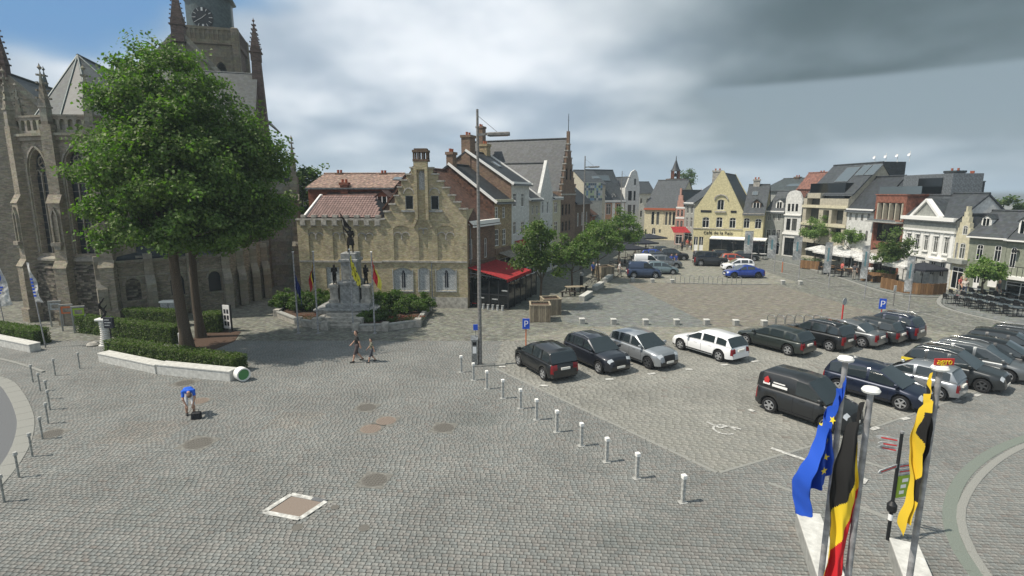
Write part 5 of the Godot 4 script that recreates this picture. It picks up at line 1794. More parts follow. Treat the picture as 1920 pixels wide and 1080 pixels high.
# ---------------------------------------------------------------- brick house with the stepped gable, and its wing
func tile_roof(parent: Node, p: Vector3, q: Vector3, r: Vector3, s: Vector3, dx: float, dy: float, m: Material) -> void:   # rows of single pantiles over a slope, p q lower edge, s r upper edge
	var across := (q - p); var up := (s - p)
	var nx := int(across.length() / dx); var ny := int(up.length() / dy)
	var nn := across.cross(up).normalized()
	var t := MB.new()
	var w := across.length() / nx; var h := up.length() / ny
	for k in 4:
		var a := PI * k / 4; var b := PI * (k + 1) / 4
		t.quad(Vector3(-cos(a) * w * 0.5,0,0.03 + sin(a) * 0.05),Vector3(-cos(b) * w * 0.5,0,0.03 + sin(b) * 0.05),Vector3(-cos(b) * w * 0.5, h * 1.05, sin(b) * 0.05),Vector3(-cos(a) * w * 0.5, h * 1.05, sin(a) * 0.05))
		t.tri(V(0,0,0.02),Vector3(-cos(b) * w * 0.5,0,0.03 + sin(b) * 0.05),Vector3(-cos(a) * w * 0.5,0,0.03 + sin(a) * 0.05))
	var mm := MultiMesh.new()
	mm.transform_format = MultiMesh.TRANSFORM_3D
	mm.use_colors = true
	mm.mesh = t.mesh()
	var rr := RandomNumberGenerator.new()
	rr.seed = 31
	var list := []
	var bas := Basis(across.normalized(), up.normalized(), nn)
	for j in ny:
		for i in nx:
			var f := (i + 0.5) / nx; var g := (j + 0.0) / ny
			var lo := p.lerp(q, f); var hi := s.lerp(r, f)
			var xe := lerpf((s - p).dot(across.normalized()) * g, across.length() + ((r - q).dot(across.normalized())) * g, 0.0)
			var x := f * across.length()
			var left := (s - p).dot(across.normalized()) * g; var right := across.length() + (r - q).dot(across.normalized()) * g
			if x < left or x > right: continue
			list.append(p + across.normalized() * x + (up - across.normalized() * up.dot(across.normalized())) * g)
	mm.instance_count = list.size()
	for k in list.size():
		mm.set_instance_transform(k, Transform3D(bas, list[k] + nn * 0.02))
		var c := Color(1,1,1) * rr.randf_range(0.75,1.1)
		c.a = 1
		mm.set_instance_color(k, c)
	var mi := MultiMeshInstance3D.new()
	mi.name = "roof_tiles"
	mi.multimesh = mm
	mi.material_override = m
	mi.set_meta("kind", "stuff")
	parent.add_child(mi, true)

func tracery(parent: Node, w: Array, m: Material) -> void:   # two small arches hanging in the head of a blind arch
	var b := MB.new()
	var x0: float = w[0]; var ww: float = w[2]; var y: float = w[1] + w[3] - ww * 0.62
	for s in 2:
		for k in 6:
			var a := PI * k / 6; var e := PI * (k + 1) / 6
			var c := x0 + ww * (0.25 + 0.5 * s)
			b.beam(Vector3(c - cos(a) * ww * 0.25, y + sin(a) * ww * 0.22,-0.06),Vector3(c - cos(e) * ww * 0.25, y + sin(e) * ww * 0.22,-0.06),0.1,0.09)
	b.beam(Vector3(x0 + ww / 2, y + 0.02,-0.06),Vector3(x0 + ww / 2, y - 0.3,-0.06),0.1,0.1)
	obj("tracery", b, m, parent)

func build_chapel_house() -> void:
	var sett_tile := mat("pantile", "86706a", 0.85)
	sett_tile.vertex_color_use_as_albedo = true
	var wing := house("brick_wing", "low yellow brick wing with blind arches and a red tiled roof", V(-17.58,0,-43.82),V(-10.6,0,-43.28),7.0, {"eave": 7.17, "roof": "none", "wall": "old_brick", "recess": 0.14,
		"wins": [[0.91,3.89,1.22,2.71, "sx"], [2.94,3.91,1.21,2.71, "sx"], [5.05,3.93,1.29,2.69, "sx"], [2.22,1.49,1.13,1.79, "rb"]],
		"bands": [[3.69,0.14,0.09, "stone", "string_course"], [7.13,0.16,0.12, "stone", "parapet_coping"]], "frame": "panel_white"})
	for w in [[0.91,3.89,1.22,2.71, "s"], [2.94,3.91,1.21,2.71, "s"], [5.05,3.93,1.29,2.69, "s"]]: tracery(wing, w, M["stone"])
	var wl := V(0,0,0) as Vector3
	var L := 7.01
	var eh := 7.17
	for k in 8:
		var cb := MB.new()
		cb.box(0.35 + k * (L - 0.8) / 7.0, eh - 0.42,0.003,0.75 + k * (L - 0.8) / 7.0, eh - 0.02,0.16); cb.box(0.4 + k * (L - 0.8) / 7.0, eh + 0.17,-0.25,0.8 + k * (L - 0.8) / 7.0, eh + 0.38,0.1)
		pt("corbel", M["stone"], wing, "box", [0.3 + k * (L - 0.8) / 7.0, eh - 0.5,0.003,0.82 + k * (L - 0.8) / 7.0, eh - 0.425,0.1])
		obj("merlon", cb, M["stone"], wing)
	var rh := eh + 1.8
	var rb := MB.new()
	var p := Vector3(0.65, eh + 0.1,-0.4); var q := Vector3(L - 0.1, eh + 0.1,-0.4); var r := Vector3(L - 1.7, rh, -3.5); var s := Vector3(0.75, rh, -3.5)
	slab(rb, p, q, r, s, 0.1)
	slab(rb, Vector3(L - 0.1, eh + 0.1,-6.6),Vector3(0.65, eh + 0.1,-6.6), s, r, 0.1)
	var roof := obj("roof", rb, M["tile_red"], wing)
	var he := MB.new()
	slab(he, q, Vector3(L - 0.1, eh + 0.1,-6.6), r + V(0,-0.01,-0.2), r + V(0,-0.01,0),0.1)
	obj("hip_end", he, M["slate_dark"], wing)  # dark slate colour stands in for shade on this side of the tiled roof
	tile_roof(wing, p + V(0,0.03,0.05), q + V(0,0.03,0.05), r + V(0,0.03,0.05), s + V(0,0.03,0.05),0.24,0.3, sett_tile)
	var vg := MB.new()
	vg.beam(p + V(-0.1,0.1,0.1), s + V(-0.1,0.1,0),0.14,0.3); vg.beam(Vector3(0.55, eh + 0.1,-6.6), s + V(-0.1,0.1,0),0.14,0.3)
	obj("verge_board", vg, M["white_paint"], wing)
	pt("ridge_tiles", M["tile_red"], wing, "bar", [s, r, 0.12,8])
	# stepped gable house
	var outline: Array = [Vector2(0,7.18),Vector2(0.35,7.19),Vector2(0.35,7.78),Vector2(0.8,7.78),Vector2(0.8,8.37),Vector2(1.24,8.38),Vector2(1.24,9.05),Vector2(1.55,9.05),Vector2(1.55,9.72),Vector2(1.81,9.72),Vector2(1.81,10.26),Vector2(2.25,10.26),Vector2(2.25,10.71),Vector2(2.61,10.71),Vector2(2.61,11.21),Vector2(2.96,11.2),Vector2(2.96,11.74),Vector2(3.92,11.73),Vector2(3.92,11.2),Vector2(4.36,11.2),Vector2(4.36,10.71),Vector2(4.75,10.71),Vector2(4.75,10.17),Vector2(5.19,10.17),Vector2(5.19,9.67),Vector2(5.62,9.67),Vector2(5.62,9.09),Vector2(6.06,9.09),Vector2(6.06,8.55),Vector2(6.49,8.55),Vector2(6.49,8.01),Vector2(7.01,8.01)]
	var gable := house("stepped_gable_house", "old yellow brick house with stepped gable and boarded white windows", V(-10.6,0,-43.28),V(-3.6,0,-42.76),11.0, {"roof": "front", "ridge": 11.86, "outline": outline, "wall": "old_brick", "rmat": "tile_brown", "recess": 0.14, "drop": 0.8,
		"wins": [[1.02,3.91,1.32,2.81, "sx"], [3.09,3.93,0.75,2.89, "sx"], [4.62,3.95,1.35,2.79, "sx"], [2.08,8,0.66,1.09, "ro"], [4.14,8,0.66,1.09, "ro"], [3.22,9.55,0.48,1.49, "ab"], [0.89,1.39,1.59,1.9, "sb"], [3,1.42,0.83,1.9, "sb"], [4.45,1.44,1.61,1.89, "sb"]],
		"bands": [[3.75,0.14,0.09, "stone", "string_course"]], "frame": "panel_white", "glass": "glass"})
	for w in [[1.02,3.91,1.32,2.81, "s"], [3.09,3.93,0.75,2.89, "s"], [4.62,3.95,1.35,2.79, "s"]]: tracery(gable, w, M["stone"])
	for k in outline.size() - 1:   # coping stone on every step
		var a: Vector2 = outline[k]; var b: Vector2 = outline[k + 1]
		if b.x - a.x < 0.1: continue
		pt("coping", M["stone"], gable, "box", [a.x - 0.08, a.y + 0.003,-0.45, b.x + 0.08, a.y + 0.12,0.12])
	for w in [[2.08,8,0.66,1.09, "r"], [4.14,8,0.66,1.09, "r"]]:
		var hb := MB.new()
		for k in 8:
			var a := PI * k / 8; var e := PI * (k + 1) / 8
			hb.beam(Vector3(w[0] + w[2] / 2 - cos(a) * 0.42, w[1] + w[3] + 0.15 + sin(a) * 0.45,0.03),Vector3(w[0] + w[2] / 2 - cos(e) * 0.42, w[1] + w[3] + 0.15 + sin(e) * 0.45,0.03),0.1,0.1)
		obj("relieving_arch", hb, M["stone"], gable)
		pt("sill", M["blue_stone"], gable, "box", [w[0] - 0.3, w[1] - 0.2,0.003, w[0] + w[2] + 0.3, w[1] - 0.04,0.16])
	var mid: float = 3.46
	var pil := MB.new()   # middle pilaster and open bell-cote
	var t0: float = 11.73
	pil.box(mid - 0.55,7.2,0.004, mid - 0.32, t0,0.3); pil.box(mid + 0.32,7.2,0.004, mid + 0.55, t0,0.3); pil.box(mid - 0.32,11.12,0.004, mid + 0.32, t0,0.3)
	pil.beam(Vector3(mid - 0.45,7.2,0.15),Vector3(mid - 0.75,6.64,0.1),0.25,0.2); pil.beam(Vector3(mid + 0.45,7.2,0.15),Vector3(mid + 0.75,6.64,0.1),0.25,0.2)
	obj("pilaster", pil, M["old_brick"], gable)
	var bc := MB.new()
	var t1: float = 12.63
	bc.box(mid - 0.6, t0 - 0.0,-0.5, mid + 0.6, t0 + 0.18,0.32)
	for x in [-0.52,-0.18,0.18,0.52]:
		for z in [-0.42,0.22]: bc.box(mid + x - 0.06, t0 + 0.18, z - 0.06, mid + x + 0.06, t1 - 0.2, z + 0.06)
	bc.box(mid - 0.62, t1 - 0.2,-0.52, mid + 0.62, t1 - 0.02,0.34); bc.box(mid - 0.5, t1 - 0.02,-0.4, mid + 0.5, t1 + 0.1,0.22)
	obj("bell_cote", bc, M["dark_brick"], gable)
	for w in [[0.89,1.39,1.59,1.9, "r"], [4.45,1.44,1.61,1.89, "r"]]:   # standing figure printed on the boards
		var pb := MB.new()
		pb.box(w[0] + w[2] * 0.42, w[1] + 0.25,-0.13, w[0] + w[2] * 0.6, w[1] + w[3] * 0.78,-0.085)
		pb.xf = Transform3D(Basis.IDENTITY, Vector3(w[0] + w[2] * 0.51, w[1] + w[3] * 0.83,-0.1))
		pb.lathe([Vector2(0,-0.12),Vector2(0.1,-0.05),Vector2(0.1,0.05),Vector2(0,0.12)], 10)
		obj("printed_figure", pb, M["navy_canvas"], gable)
	for w in [[0.89,1.39,1.59,1.9, "r"], [3,1.42,0.83,1.9, "r"], [4.45,1.44,1.61,1.89, "r"]]:
		var fb := MB.new()
		fb.box(w[0] - 0.06, w[1] - 0.1,0.003, w[0] + w[2] + 0.06, w[1], 0.08); fb.box(w[0] - 0.06, w[1], 0.003, w[0], w[1] + w[3] - 0.12,0.05); fb.box(w[0] + w[2], w[1], 0.003, w[0] + w[2] + 0.06, w[1] + w[3] - 0.12,0.05)
		fb.box(w[0] + w[2] / 2 - 0.015, w[1] + 0.03,-0.11, w[0] + w[2] / 2 + 0.015, w[1] + w[3] - 0.1,-0.07)
		obj("board_frame", fb, M["panel_white"], gable)
	pt("downpipe", M["zinc"], gable, "bar", [V(4.1,0,0.08),V(4.1,3.76,0.08),0.05,6])
	pt("plinth", M["stone"], gable, "box", [0.02,0,0.003,6.99,0.9,0.05, true])
	# houses behind the wing
	house("maroon_roof_house", "house with long maroon tiled roof behind the brick wing", V(-17.33,0,-47.8),V(-10.7,0,-47.3),8.0, {"eave": 7.54, "ridge": 9.9, "wall": "red_brick", "rmat": "tile_maroon", "dormers": [[5.13,0.8,1.2,0.4,1.1, "red_brick"]], "chimneys": [[1.5,3.0,0.7,10.27, "red_brick"]]})
	house("pink_roof_house", "red brick house with pale pink roof farthest behind the wing", V(-19.1,0,-50.77),V(-11.04,0,-50.49),9.0, {"eave": 9.79, "ridge": 11.11, "wall": "red_brick", "rmat": "tile_pink", "chimneys": [[1.5,4.5,0.6,11.3, "dark_brick"], [6.0,4.5,0.6,11.25, "dark_brick"]], "skylights": [[7.5,2.0,0.8,1.0]]})

# ---------------------------------------------------------------- row of houses along the left of the square
func build_left_row() -> void:
	house("corner_restaurant", "low corner house with brown tiled roof and white fascia above the red awning", V(-3.5,0,-43.34),V(-1.57,0,-48.33),9.0, {"eave": 7, "ridge": 7.06 + 4.2, "ridge_at": 0.55, "wall": "brown_brick", "rmat": "tile_brown", "gutter": "white_paint", "overhang": 0.45, "wins": [[-0.06,3.9,0.71,1.75, "st"], [1.49,3.81,0.76,1.76, "st"], [3.03,3.73,0.69,1.77, "st"], [-0.05,0.27,4.91,2.24, "rk"]],
		"bands": [[6.74,0.32,0.5, "white_paint", "fascia"], [3.35,0.25,0.15, "dark_brick", "string_course"]], "pipes": [0.15]})
	house("yellow_brick_house", "narrow yellow brick house with slate roof beside the corner restaurant", V(-1.56,0,-48.35),V(-0.04,0,-52.3),9.0, {"eave": 8.57, "ridge": 11.8, "chimneys": [[0.5,4.5,0.8,13.0, "brown_brick"]], "wall": "buff_brick", "side_wall": "tile_brown", "rmat": "slate_dark", "verge": "white_paint", "wins": [[-0.17,7.02,0.87,1.05, "rc"], [1.86,6.98,0.8,1.04, "rc"], [-0.2,4.51,1,1.55, "rc"], [1.84,4.42,0.95,1.56, "rc"], [-0.38,0.43,4.13,2.8, "rk"]], "bands": [[8.43,0.3,0.25, "cream_wall", "cornice"], [3.69,0.6,0.1, "brown_brick", "balcony_band"]]})
	house("tall_brick_gable_house", "tall house with bare brown brick side gable and big chimney", V(-0.03,0,-52.32),V(1.81,0,-57.1),9.6, {"eave": 10.24, "ridge": 13.3, "wall": "white_wall", "side_wall": "brown_brick", "rmat": "slate_dark", "verge": "white_paint", "wins": [[0.38,7.95,1.03,1.35, "rt"], [2.64,7.9,1.12,1.4, "rt"], [0.38,5.23,1.04,1.32, "rt"], [2.67,5.17,1.13,1.26, "rt"], [0.09,0.44,4.6,3.05, "rk"]], "bands": [[10.03,0.35,0.25, "white_paint", "cornice"]], "chimneys": [[0.5,4.8,1.2,14.9, "brown_brick"], [4.6,4.8,1.0,14.4, "buff_brick"]], "skylights": [[2.5,2.4,0.8,1.0]]})
	house("small_grey_house", "small grey plastered house between the brick gable house and the white gable", V(1.82,0,-57.12),V(3.18,0,-60.65),9.0, {"eave": 8.67, "ridge": 11.8, "wall": "beige_wall", "rmat": "slate_dark", "verge": "white_paint", "wins": [[0.83,7.03,0.71,0.97, "rt"], [2.27,6.97,0.75,0.99, "rt"], [0.88,4.6,0.72,1.1, "rt"], [2.33,4.55,0.75,1.07, "rt"], [0.58,0.5,2.78,2.81, "rk"]], "bands": [[8.5,0.25,0.25, "white_paint", "cornice"]]})
	house("white_gable_house", "narrow white house with pointed gable and slate roof before the big brick gable", V(3.19,0,-60.67),V(4.91,0,-65.13),11.0, {"roof": "front", "parapet": true, "drop": 0.2, "ridge": 12.9, "outline": [Vector2(0,9.3),Vector2(2.39,13.0),Vector2(4.78,9.3)], "wall": "white_wall", "rmat": "slate", "wins": [[0.56,7.02,0.79,1.33, "rt"], [2.37,6.95,0.84,1.36, "rt"], [0.63,4.58,0.8,1.35, "rt"], [2.46,4.44,0.85,1.39, "rt"], [0.34,0.38,3.77,2.86, "rk"]]})
	house("cream_flat_house", "slim cream house with heavy cornice next to the big brick stepped gable", V(4.92,0,-65.14),V(6.17,0,-68.39),10.0, {"eave": 8.72, "ridge": 11.0, "wall": "cream_wall", "rmat": "slate_dark", "wins": [[0.6,6.9,1.62,1.3, "rt"], [0.72,4.19,1.64,1.66, "rt"], [0.43,0.15,2.61,2.85, "rk"]], "bands": [[8.46,0.4,0.35, "white_paint", "cornice"]]})
	var bo := []
	var bl := 7.38
	for k in 8:
		bo.append(Vector2(bl / 2 * k / 8.0,9.5 + 0.86 * k)); bo.append(Vector2(bl / 2 * (k + 1) / 8.0 - (0.25 if k == 7 else 0.0),9.5 + 0.86 * k))
	bo.append(Vector2(bl / 2 - 0.25,17.2)); bo.append(Vector2(bl / 2 + 0.25,17.2))
	for k in range(7,-1,-1):
		bo.append(Vector2(bl - bl / 2 * (k + 1) / 8.0 + (0.25 if k == 7 else 0.0),9.5 + 0.86 * k)); bo.append(Vector2(bl - bl / 2 * k / 8.0,9.5 + 0.86 * k))
	var big := house("big_stepped_gable_house", "tallest brown brick house of the row with stepped gable and long slate roof", V(6.18,0,-68.41),V(8.83,0,-75.3),14.0, {"roof": "front", "ridge": 16.6, "drop": 0.3, "outline": bo, "wall": "brown_brick", "rmat": "slate", "wins": [[0.44,6.46,1.01,1.43, "st"], [2.22,6.46,0.79,1.46, "st"], [3.81,6.47,0.82,1.42, "st"], [0.57,4.39,1.02,1.31, "st"], [2.36,4.35,0.8,1.34, "st"], [3.97,4.32,0.83,1.37, "st"], [2.2,11.0,0.9,1.5, "st"], [4.2,11.0,0.9,1.5, "st"], [0.5,0.22,5.71,2.75, "rk"]], "frame": "dark_frame", "chimneys": [[1.2,11.5,1.1,18.0, "brown_brick"]], "bands": [[9.03,0.2,0.1, "stone", "string_course"]]})
	for k in 8:
		for s in [0,1]:
			var cb := MB.new()
			var x := bl / 2 * k / 8.0 if s == 0 else bl - bl / 2 * (k + 1) / 8.0
			cb.box(x - 0.05,9.5 + 0.86 * k + 0.003,-0.42, x + bl / 16.0 + 0.05,9.5 + 0.86 * k + 0.14,0.08)
			obj("coping", cb, M["stone"], big)
	var fn := MB.new()
	fn.tube([Vector3(bl / 2,17.2,-0.17),Vector3(bl / 2,19.4,-0.17)], [0.05,0.03], 6)
	fn.beam(Vector3(bl / 2 - 0.3,18.6,-0.17),Vector3(bl / 2 + 0.3,18.6,-0.17),0.05,0.05); fn.beam(Vector3(bl / 2 - 0.2,19.0,-0.17),Vector3(bl / 2 + 0.2,19.0,-0.17),0.05,0.05)
	obj("weather_vane", fn, M["dark_metal"], big)
	house("brown_brick_house", "plain brown brick house behind the second street lamp", V(8.84,0,-75.31),V(12.18,0,-83.97),9.0, {"eave": 8.0, "ridge": 11.8, "wall": "dark_brick", "rmat": "slate_dark", "wins": [[1.2,4.6,1.0,1.9, "rt"], [3.8,4.6,1.0,1.9, "rt"], [6.6,4.6,1.0,1.9, "rt"], [0.8,0.2,7.5,2.8, "rk"]], "chimneys": [[0.8,4.5,0.9,13.2, "brown_brick"]]})
	house("red_gable_house", "small red brick house with gabled roof before the orange and white house", V(12.19,0,-83.99),V(14.99,0,-91.25),9.0, {"eave": 6.0, "ridge": 9.6, "wall": "red_brick", "side_wall": "red_brick", "rmat": "tile_brown", "wins": [[1.0,3.8,0.9,1.6, "rt"], [3.5,3.8,0.9,1.6, "rt"], [6.0,3.8,0.9,1.6, "rt"], [0.8,0.2,6.0,2.6, "rk"]], "chimneys": [[6.5,4.5,0.8,10.8, "red_brick"]]})

# ---------------------------------------------------------------- far end of the square
func build_far_end() -> void:
	var ow := house("orange_white_house", "orange and white house with mansard slate roof at the far end", V(16.84,0,-107.37),V(22.91,0,-109.91),12.0, {"eave": 7.82, "ridge": 13.9, "ridge_at": 0.4, "wall": "orange_wall", "rmat": "slate", "wins": [[2.24,5.07,1.14,2.12, "rt"], [4.65,5.03,1.15,2.14, "rt"], [2.24,2.17,1.14,1.93, "rt"], [4.65,2.11,1.15,1.95, "rt"], [1.99,0.19,4.07,1.41, "rk"]], "bands": [[7.39,0.5,0.4, "white_paint", "cornice"]], "skylights": [[-0.12,3.2,1.4,1.6], [2.37,3.0,2.6,1.4]], "dormers": [[1.62,0.5,0.9,0.1,1.0, "white_wall"], [3.89,0.5,0.9,0.1,1.0, "white_wall"]]})
	for x in [1.62,3.89,6.06]:
		pt("pilaster", M["white_paint"], ow, "box", [x - 0.3,0,0.003, x + 0.35,7.39,0.15])
	var mu := MB.new()   # wall painting on the boarded gable in front
	var m0 := V(11.72,8.19,-88) as Vector3; var m1 := V(14.67,8.19,-88) as Vector3
	var mg := thing("mural_board", "wall panel painted in blue, white and green patches below the slate mansard", "mural", Vector3(m0.x, 0, m0.z),0.0)
	var wd := m1.x - m0.x
	mu.box(0,0,-0.4, wd, 11,0.0)
	obj("panel_wall", mu, M["grey_wall"], mg)
	var cols := ["mural_a", "panel_white", "mural_b", "glass_light", "mural_c"]
	mat("mural_a", "5f7f9c", 0.7); mat("mural_b", "93a488", 0.7); mat("mural_c", "4a5866", 0.7)
	for i in 9:
		for j in 7:
			var pp := MB.new()
			var x := wd * i / 9.0; var y: float = 8.1 + (2.81) * j / 7.0
			pp.box(x + 0.02, y + 0.02,0.002, x + wd / 9.0 - 0.02, y + 0.4 - 0.02,0.02)
			obj("painted_patch", pp, M[cols[(i * i * 7 + j * j * 3 + i * j * 5 + (i * 3 + j) / 4) % 5]], mg)
	var wo: Array = [Vector2(0,10.36),Vector2(0.35,11.11),Vector2(0.87,12.48),Vector2(1.38,13.55),Vector2(2.17,13.98),Vector2(2.69,13.56),Vector2(3.08,12.3),Vector2(3.48,10.38)]
	house("white_bell_gable_house", "white house with curved bell gable at the far end of the square", V(22.95,0,-109.91),V(26.17,0,-111.22),14.0, {"roof": "front", "ridge": 13.34, "drop": 0.8, "outline": wo, "wall": "white_wall", "rmat": "slate", "frame": "dark_frame", "wins": [[0.74,7.8,0.91,1.93, "r1"], [2.04,7.79,0.52,1.93, "r1"], [0.74,4.99,0.91,1.95, "r1"], [2.04,4.98,0.52,1.95, "r1"], [0.74,2.16,0.91,1.86, "r1"], [2.04,2.13,0.52,1.86, "r1"], [2.04,10.9,0.52,1.28, "s1"], [0.35,0.05,2.74,1.54, "rk"]]})
	# roofs behind the far street
	var back := [[1192,1222,437,352,338, "white_wall", "slate_dark", "pale house with dark roof glimpsed behind the bell gable"], [1222,1262,437,364,342, "cream_wall", "slate_dark", "house with low dark roof left of the little spire"], [1065,1100,448,350,316, "brown_brick", "slate", "house with grey roof rising behind the second street lamp"]]
	house("distant_house", "pale house with dark roof glimpsed behind the bell gable", V(28.46,0,-122.95),V(32.39,0,-122.95),12.0, {"eave": 9.3, "ridge": 11.79, "wall": "white_wall", "rmat": "slate_dark", "wins": [[0.67,6.91,0.49,1.2, "rt"], [2.12,6.91,0.49,1.2, "rt"], [0.79,3.9,0.49,1.45, "rt"], [2.25,3.9,0.49,1.45, "rt"]]})
	house("distant_house", "distant house with slate roof rising left of the orange and white house", V(14.27,0,-104.95),V(18.26,0,-106.15),12.0, {"eave": 11.03, "ridge": 13.76, "wall": "beige_wall", "rmat": "slate", "skylights": [[2.5,2.0,1.5,1.2]]})
	house("distant_house", "distant block with grey roof behind the yellow cafe wing", V(48.28,0,-104.95),V(51.36,0,-98.29),12.0, {"eave": 9.8, "ridge": 11.98, "wall": "grey_wall", "rmat": "slate_light", "chimneys": [[3.0,6.0,1.0,12.39, "dark_brick"]], "skylights": [[4.0,1.5,3.5,1.4]]})
	var tw := []
	for k in 3: tw.append([1.48 + k * 1.05,2.97,0.6,2.65, "ro"])
	for k in 4: tw.append([3.59 + k * 0.75,2.97,0.5,2.65, "ro"])
	house("yellow_hall", "long yellow hall with tall narrow windows and big slate roof", V(27.06,0,-109.91),V(32.25,0,-106.15),14.0, {"eave": 6.25, "ridge": 6.25 + 5.6, "wall": "yellow_wall", "rmat": "slate", "gutter": "terracotta", "wins": tw + [[1.7,0.22,0.78,2.16, "ad"], [3.15,1.36,0.44,0.75, "ro"], [0.23,0.25,0.34,1.74, "ro"]], "bands": [[5.94,0.4,0.3, "terracotta", "cornice"]]})
	# roof turret with spire
	var tz := -118.0
	var tp := V(35.38,12.37,-118) as Vector3
	var tu := thing("roof_turret", "little bell turret with pointed slate spire above the yellow hall", "turret", Vector3(tp.x, 0, tp.z))
	pt("tower", M["dark_brick"], tu, "box", [-1.6,0,-1.6,1.6, tp.y, 1.6])
	var tl := MB.new()
	for k in 4: tl.box(-0.75, tp.y, 0.6,-0.45, tp.y + 1.5,0.85) if false else tl.beam(Vector3(0.62, tp.y, 0.62).rotated(Vector3.UP, k * PI / 2),Vector3(0.62, tp.y + 1.6,0.62).rotated(Vector3.UP, k * PI / 2),0.3,0.3)
	obj("bell_stage", tl, M["red_brick"], tu)
	pt("bell", M["bronze"], tu, "lathe", [[Vector2(0.1, tp.y + 1.2),Vector2(0.3, tp.y + 0.9),Vector2(0.4, tp.y + 0.4),Vector2(0, tp.y + 0.4)], 10])
	var ts := MB.new()
	ts.xf = Transform3D(Basis(Vector3.UP, PI / 8),Vector3.ZERO)
	ts.lathe([Vector2(1.15, tp.y + 1.6),Vector2(0.75, tp.y + 2.1),Vector2(0.1,16.32),Vector2(0.05,17.1),Vector2(0,17.21)], 8)
	obj("spire", ts, M["slate_dark"], tu)
	house("stepped_red_house", "narrow red and white striped house with stepped gable and red awning", V(29.91,0,-98.29),V(31.19,0,-97.26),10.0, {"roof": "front", "ridge": 10.25, "outline": [Vector2(0,6.81),Vector2(0.2,6.81),Vector2(0.2,7.96),Vector2(0.35,7.96),Vector2(0.35,8.92),Vector2(0.55,8.92),Vector2(0.55,10.15),Vector2(0.85,10.15),Vector2(0.85,8.92),Vector2(1.15,8.92),Vector2(1.15,7.97),Vector2(1.35,7.97),Vector2(1.35,6.83),Vector2(1.64,6.84)], "wall": "pink_wall", "rmat": "slate", "wins": [[0.25,5.09,0.4,1.15, "rt"], [0.95,5.11,0.4,1.15, "rt"], [0.25,2.96,0.4,1.35, "rt"], [0.95,2.99,0.4,1.35, "rt"], [0.15,0.06,1.29,1.75, "rk"]], "bands": [[4.71,0.3,0.05, "white_paint", "string_course"], [2.49,0.3,0.05, "white_paint", "string_course"], [6.53,0.3,0.05, "white_paint", "string_course"]]})
	house("grey_mansard_house", "grey house with dark roof squeezed left of the yellow gabled cafe", V(30.27,0,-94.29),V(30.97,0,-91.5),10.0, {"eave": 7.67, "ridge": 10.84, "wall": "grey_wall", "rmat": "slate", "wins": [[0.44,5.83,0.66,1.28, "rt"], [1.76,5.88,0.65,1.26, "rt"], [0.44,3.44,0.66,1.65, "rt"], [1.76,3.52,0.65,1.63, "rt"], [0.1,0.18,2.46,2.2, "rk"]], "bands": [[7.31,0.4,0.3, "white_paint", "cornice"]]})
	var cg := house("cafe_gable_house", "pale yellow cafe with tall pointed gable and lettering above its front", V(28.97,0,-85.57),V(35.15,0,-81.78),13.0, {"roof": "front", "ridge": 12.61, "drop": 0.25, "outline": [Vector2(0,6.8),Vector2(0.41,7.3),Vector2(3.71,12.69),Vector2(4.02,12.68),Vector2(7.26,6.43)], "wall": "pale_yellow", "rmat": "slate", "wins": [[3.39,6.69,1.02,1.63, "s1"], [1.31,3.91,1.05,1.67, "st"], [3.39,3.98,0.94,1.65, "st"], [5.35,3.96,0.92,1.63, "st"], [0.16,0.22,0.66,2.21, "rd"], [0.98,0.18,0.65,2.29, "rd"], [3,0.06,4.11,2.48, "rk"]], "bands": [[3.73,0.12,0.12, "stone", "string_course"]], "chimneys": [[2.36,4.0,1.3,12.88, "stone"]]})
	lettering(cg, "Café de la Paix", 0.5, M["black_paint"], V(3.79,3.15,0.06),0.0,0.05)
	var hb := MB.new()
	var hw: Array = [3.24,6.53,1.34,1.96, "s"]
	for k in 8:
		var a := PI * k / 8; var q := PI * (k + 1) / 8
		hb.beam(Vector3(hw[0] + hw[2] / 2 - cos(a) * 0.95, hw[1] + hw[3] - 0.2 + sin(a) * 0.75,0.08),Vector3(hw[0] + hw[2] / 2 - cos(q) * 0.95, hw[1] + hw[3] - 0.2 + sin(q) * 0.75,0.08),0.2,0.16)
	hb.box(hw[0] - 0.15, hw[1] - 0.2,0.003, hw[0] + hw[2] + 0.15, hw[1] + 0.02,0.2)
	obj("window_surround", hb, M["stone"], cg)
	var gc := MB.new()
	obj("gutter_sign", _strip(0.98,6.32,2.6,6.66), M["black_paint"], cg)
	obj("gutter_sign", _strip(5.43,6.32,6.27,6.64), M["black_paint"], cg)
	var aw := MB.new()
	slab(aw, V(2.92,2.44,2.0),Vector3(7.26 + 3.6,2.44,2.0),Vector3(7.26 + 3.6,2.69,0.1),V(2.92,2.69,0.1),0.12)
	obj("canopy", aw, M["white_paint"], cg)
	pt("glass_screen", M["glass"], cg, "box", [3,0,1.9,7.26 + 3.5,2.36,1.95])
	for k in 6:
		var sb := MB.new()
		var x: float = 3 + k * 1.75
		sb.box(x - 0.05,0,1.85, x + 0.05,2.36,2.0)
		obj("screen_post", sb, M["dark_frame"], cg)
	house("cafe_wing", "yellow cafe wing with slate roof and dormer right of the gable", V(35.18,0,-81.78),V(37.65,0,-80.35),10.0, {"eave": 6.29, "ridge": 10.48, "wall": "pale_yellow", "rmat": "slate", "wins": [[0.09,4.03,0.86,1.53, "st"], [1.69,4,0.88,1.51, "st"], [0.2,0.11,2.51,2.51, "rk"]], "dormers": [[0.95,0.9,1.3,0.7,0.9, "dark_brick"]], "skylights": [[0.65,3.0,0.8,0.9]], "chimneys": [[1.0,5.0,0.9,11.44, "stone"]], "bands": [[6.05,0.25,0.25, "stone", "cornice"]]})

func _strip(x0: float, y0: float, x1: float, y1: float) -> MB:
	var b := MB.new()
	b.box(x0, y0,0.004, x1, y1,0.06)
	return b

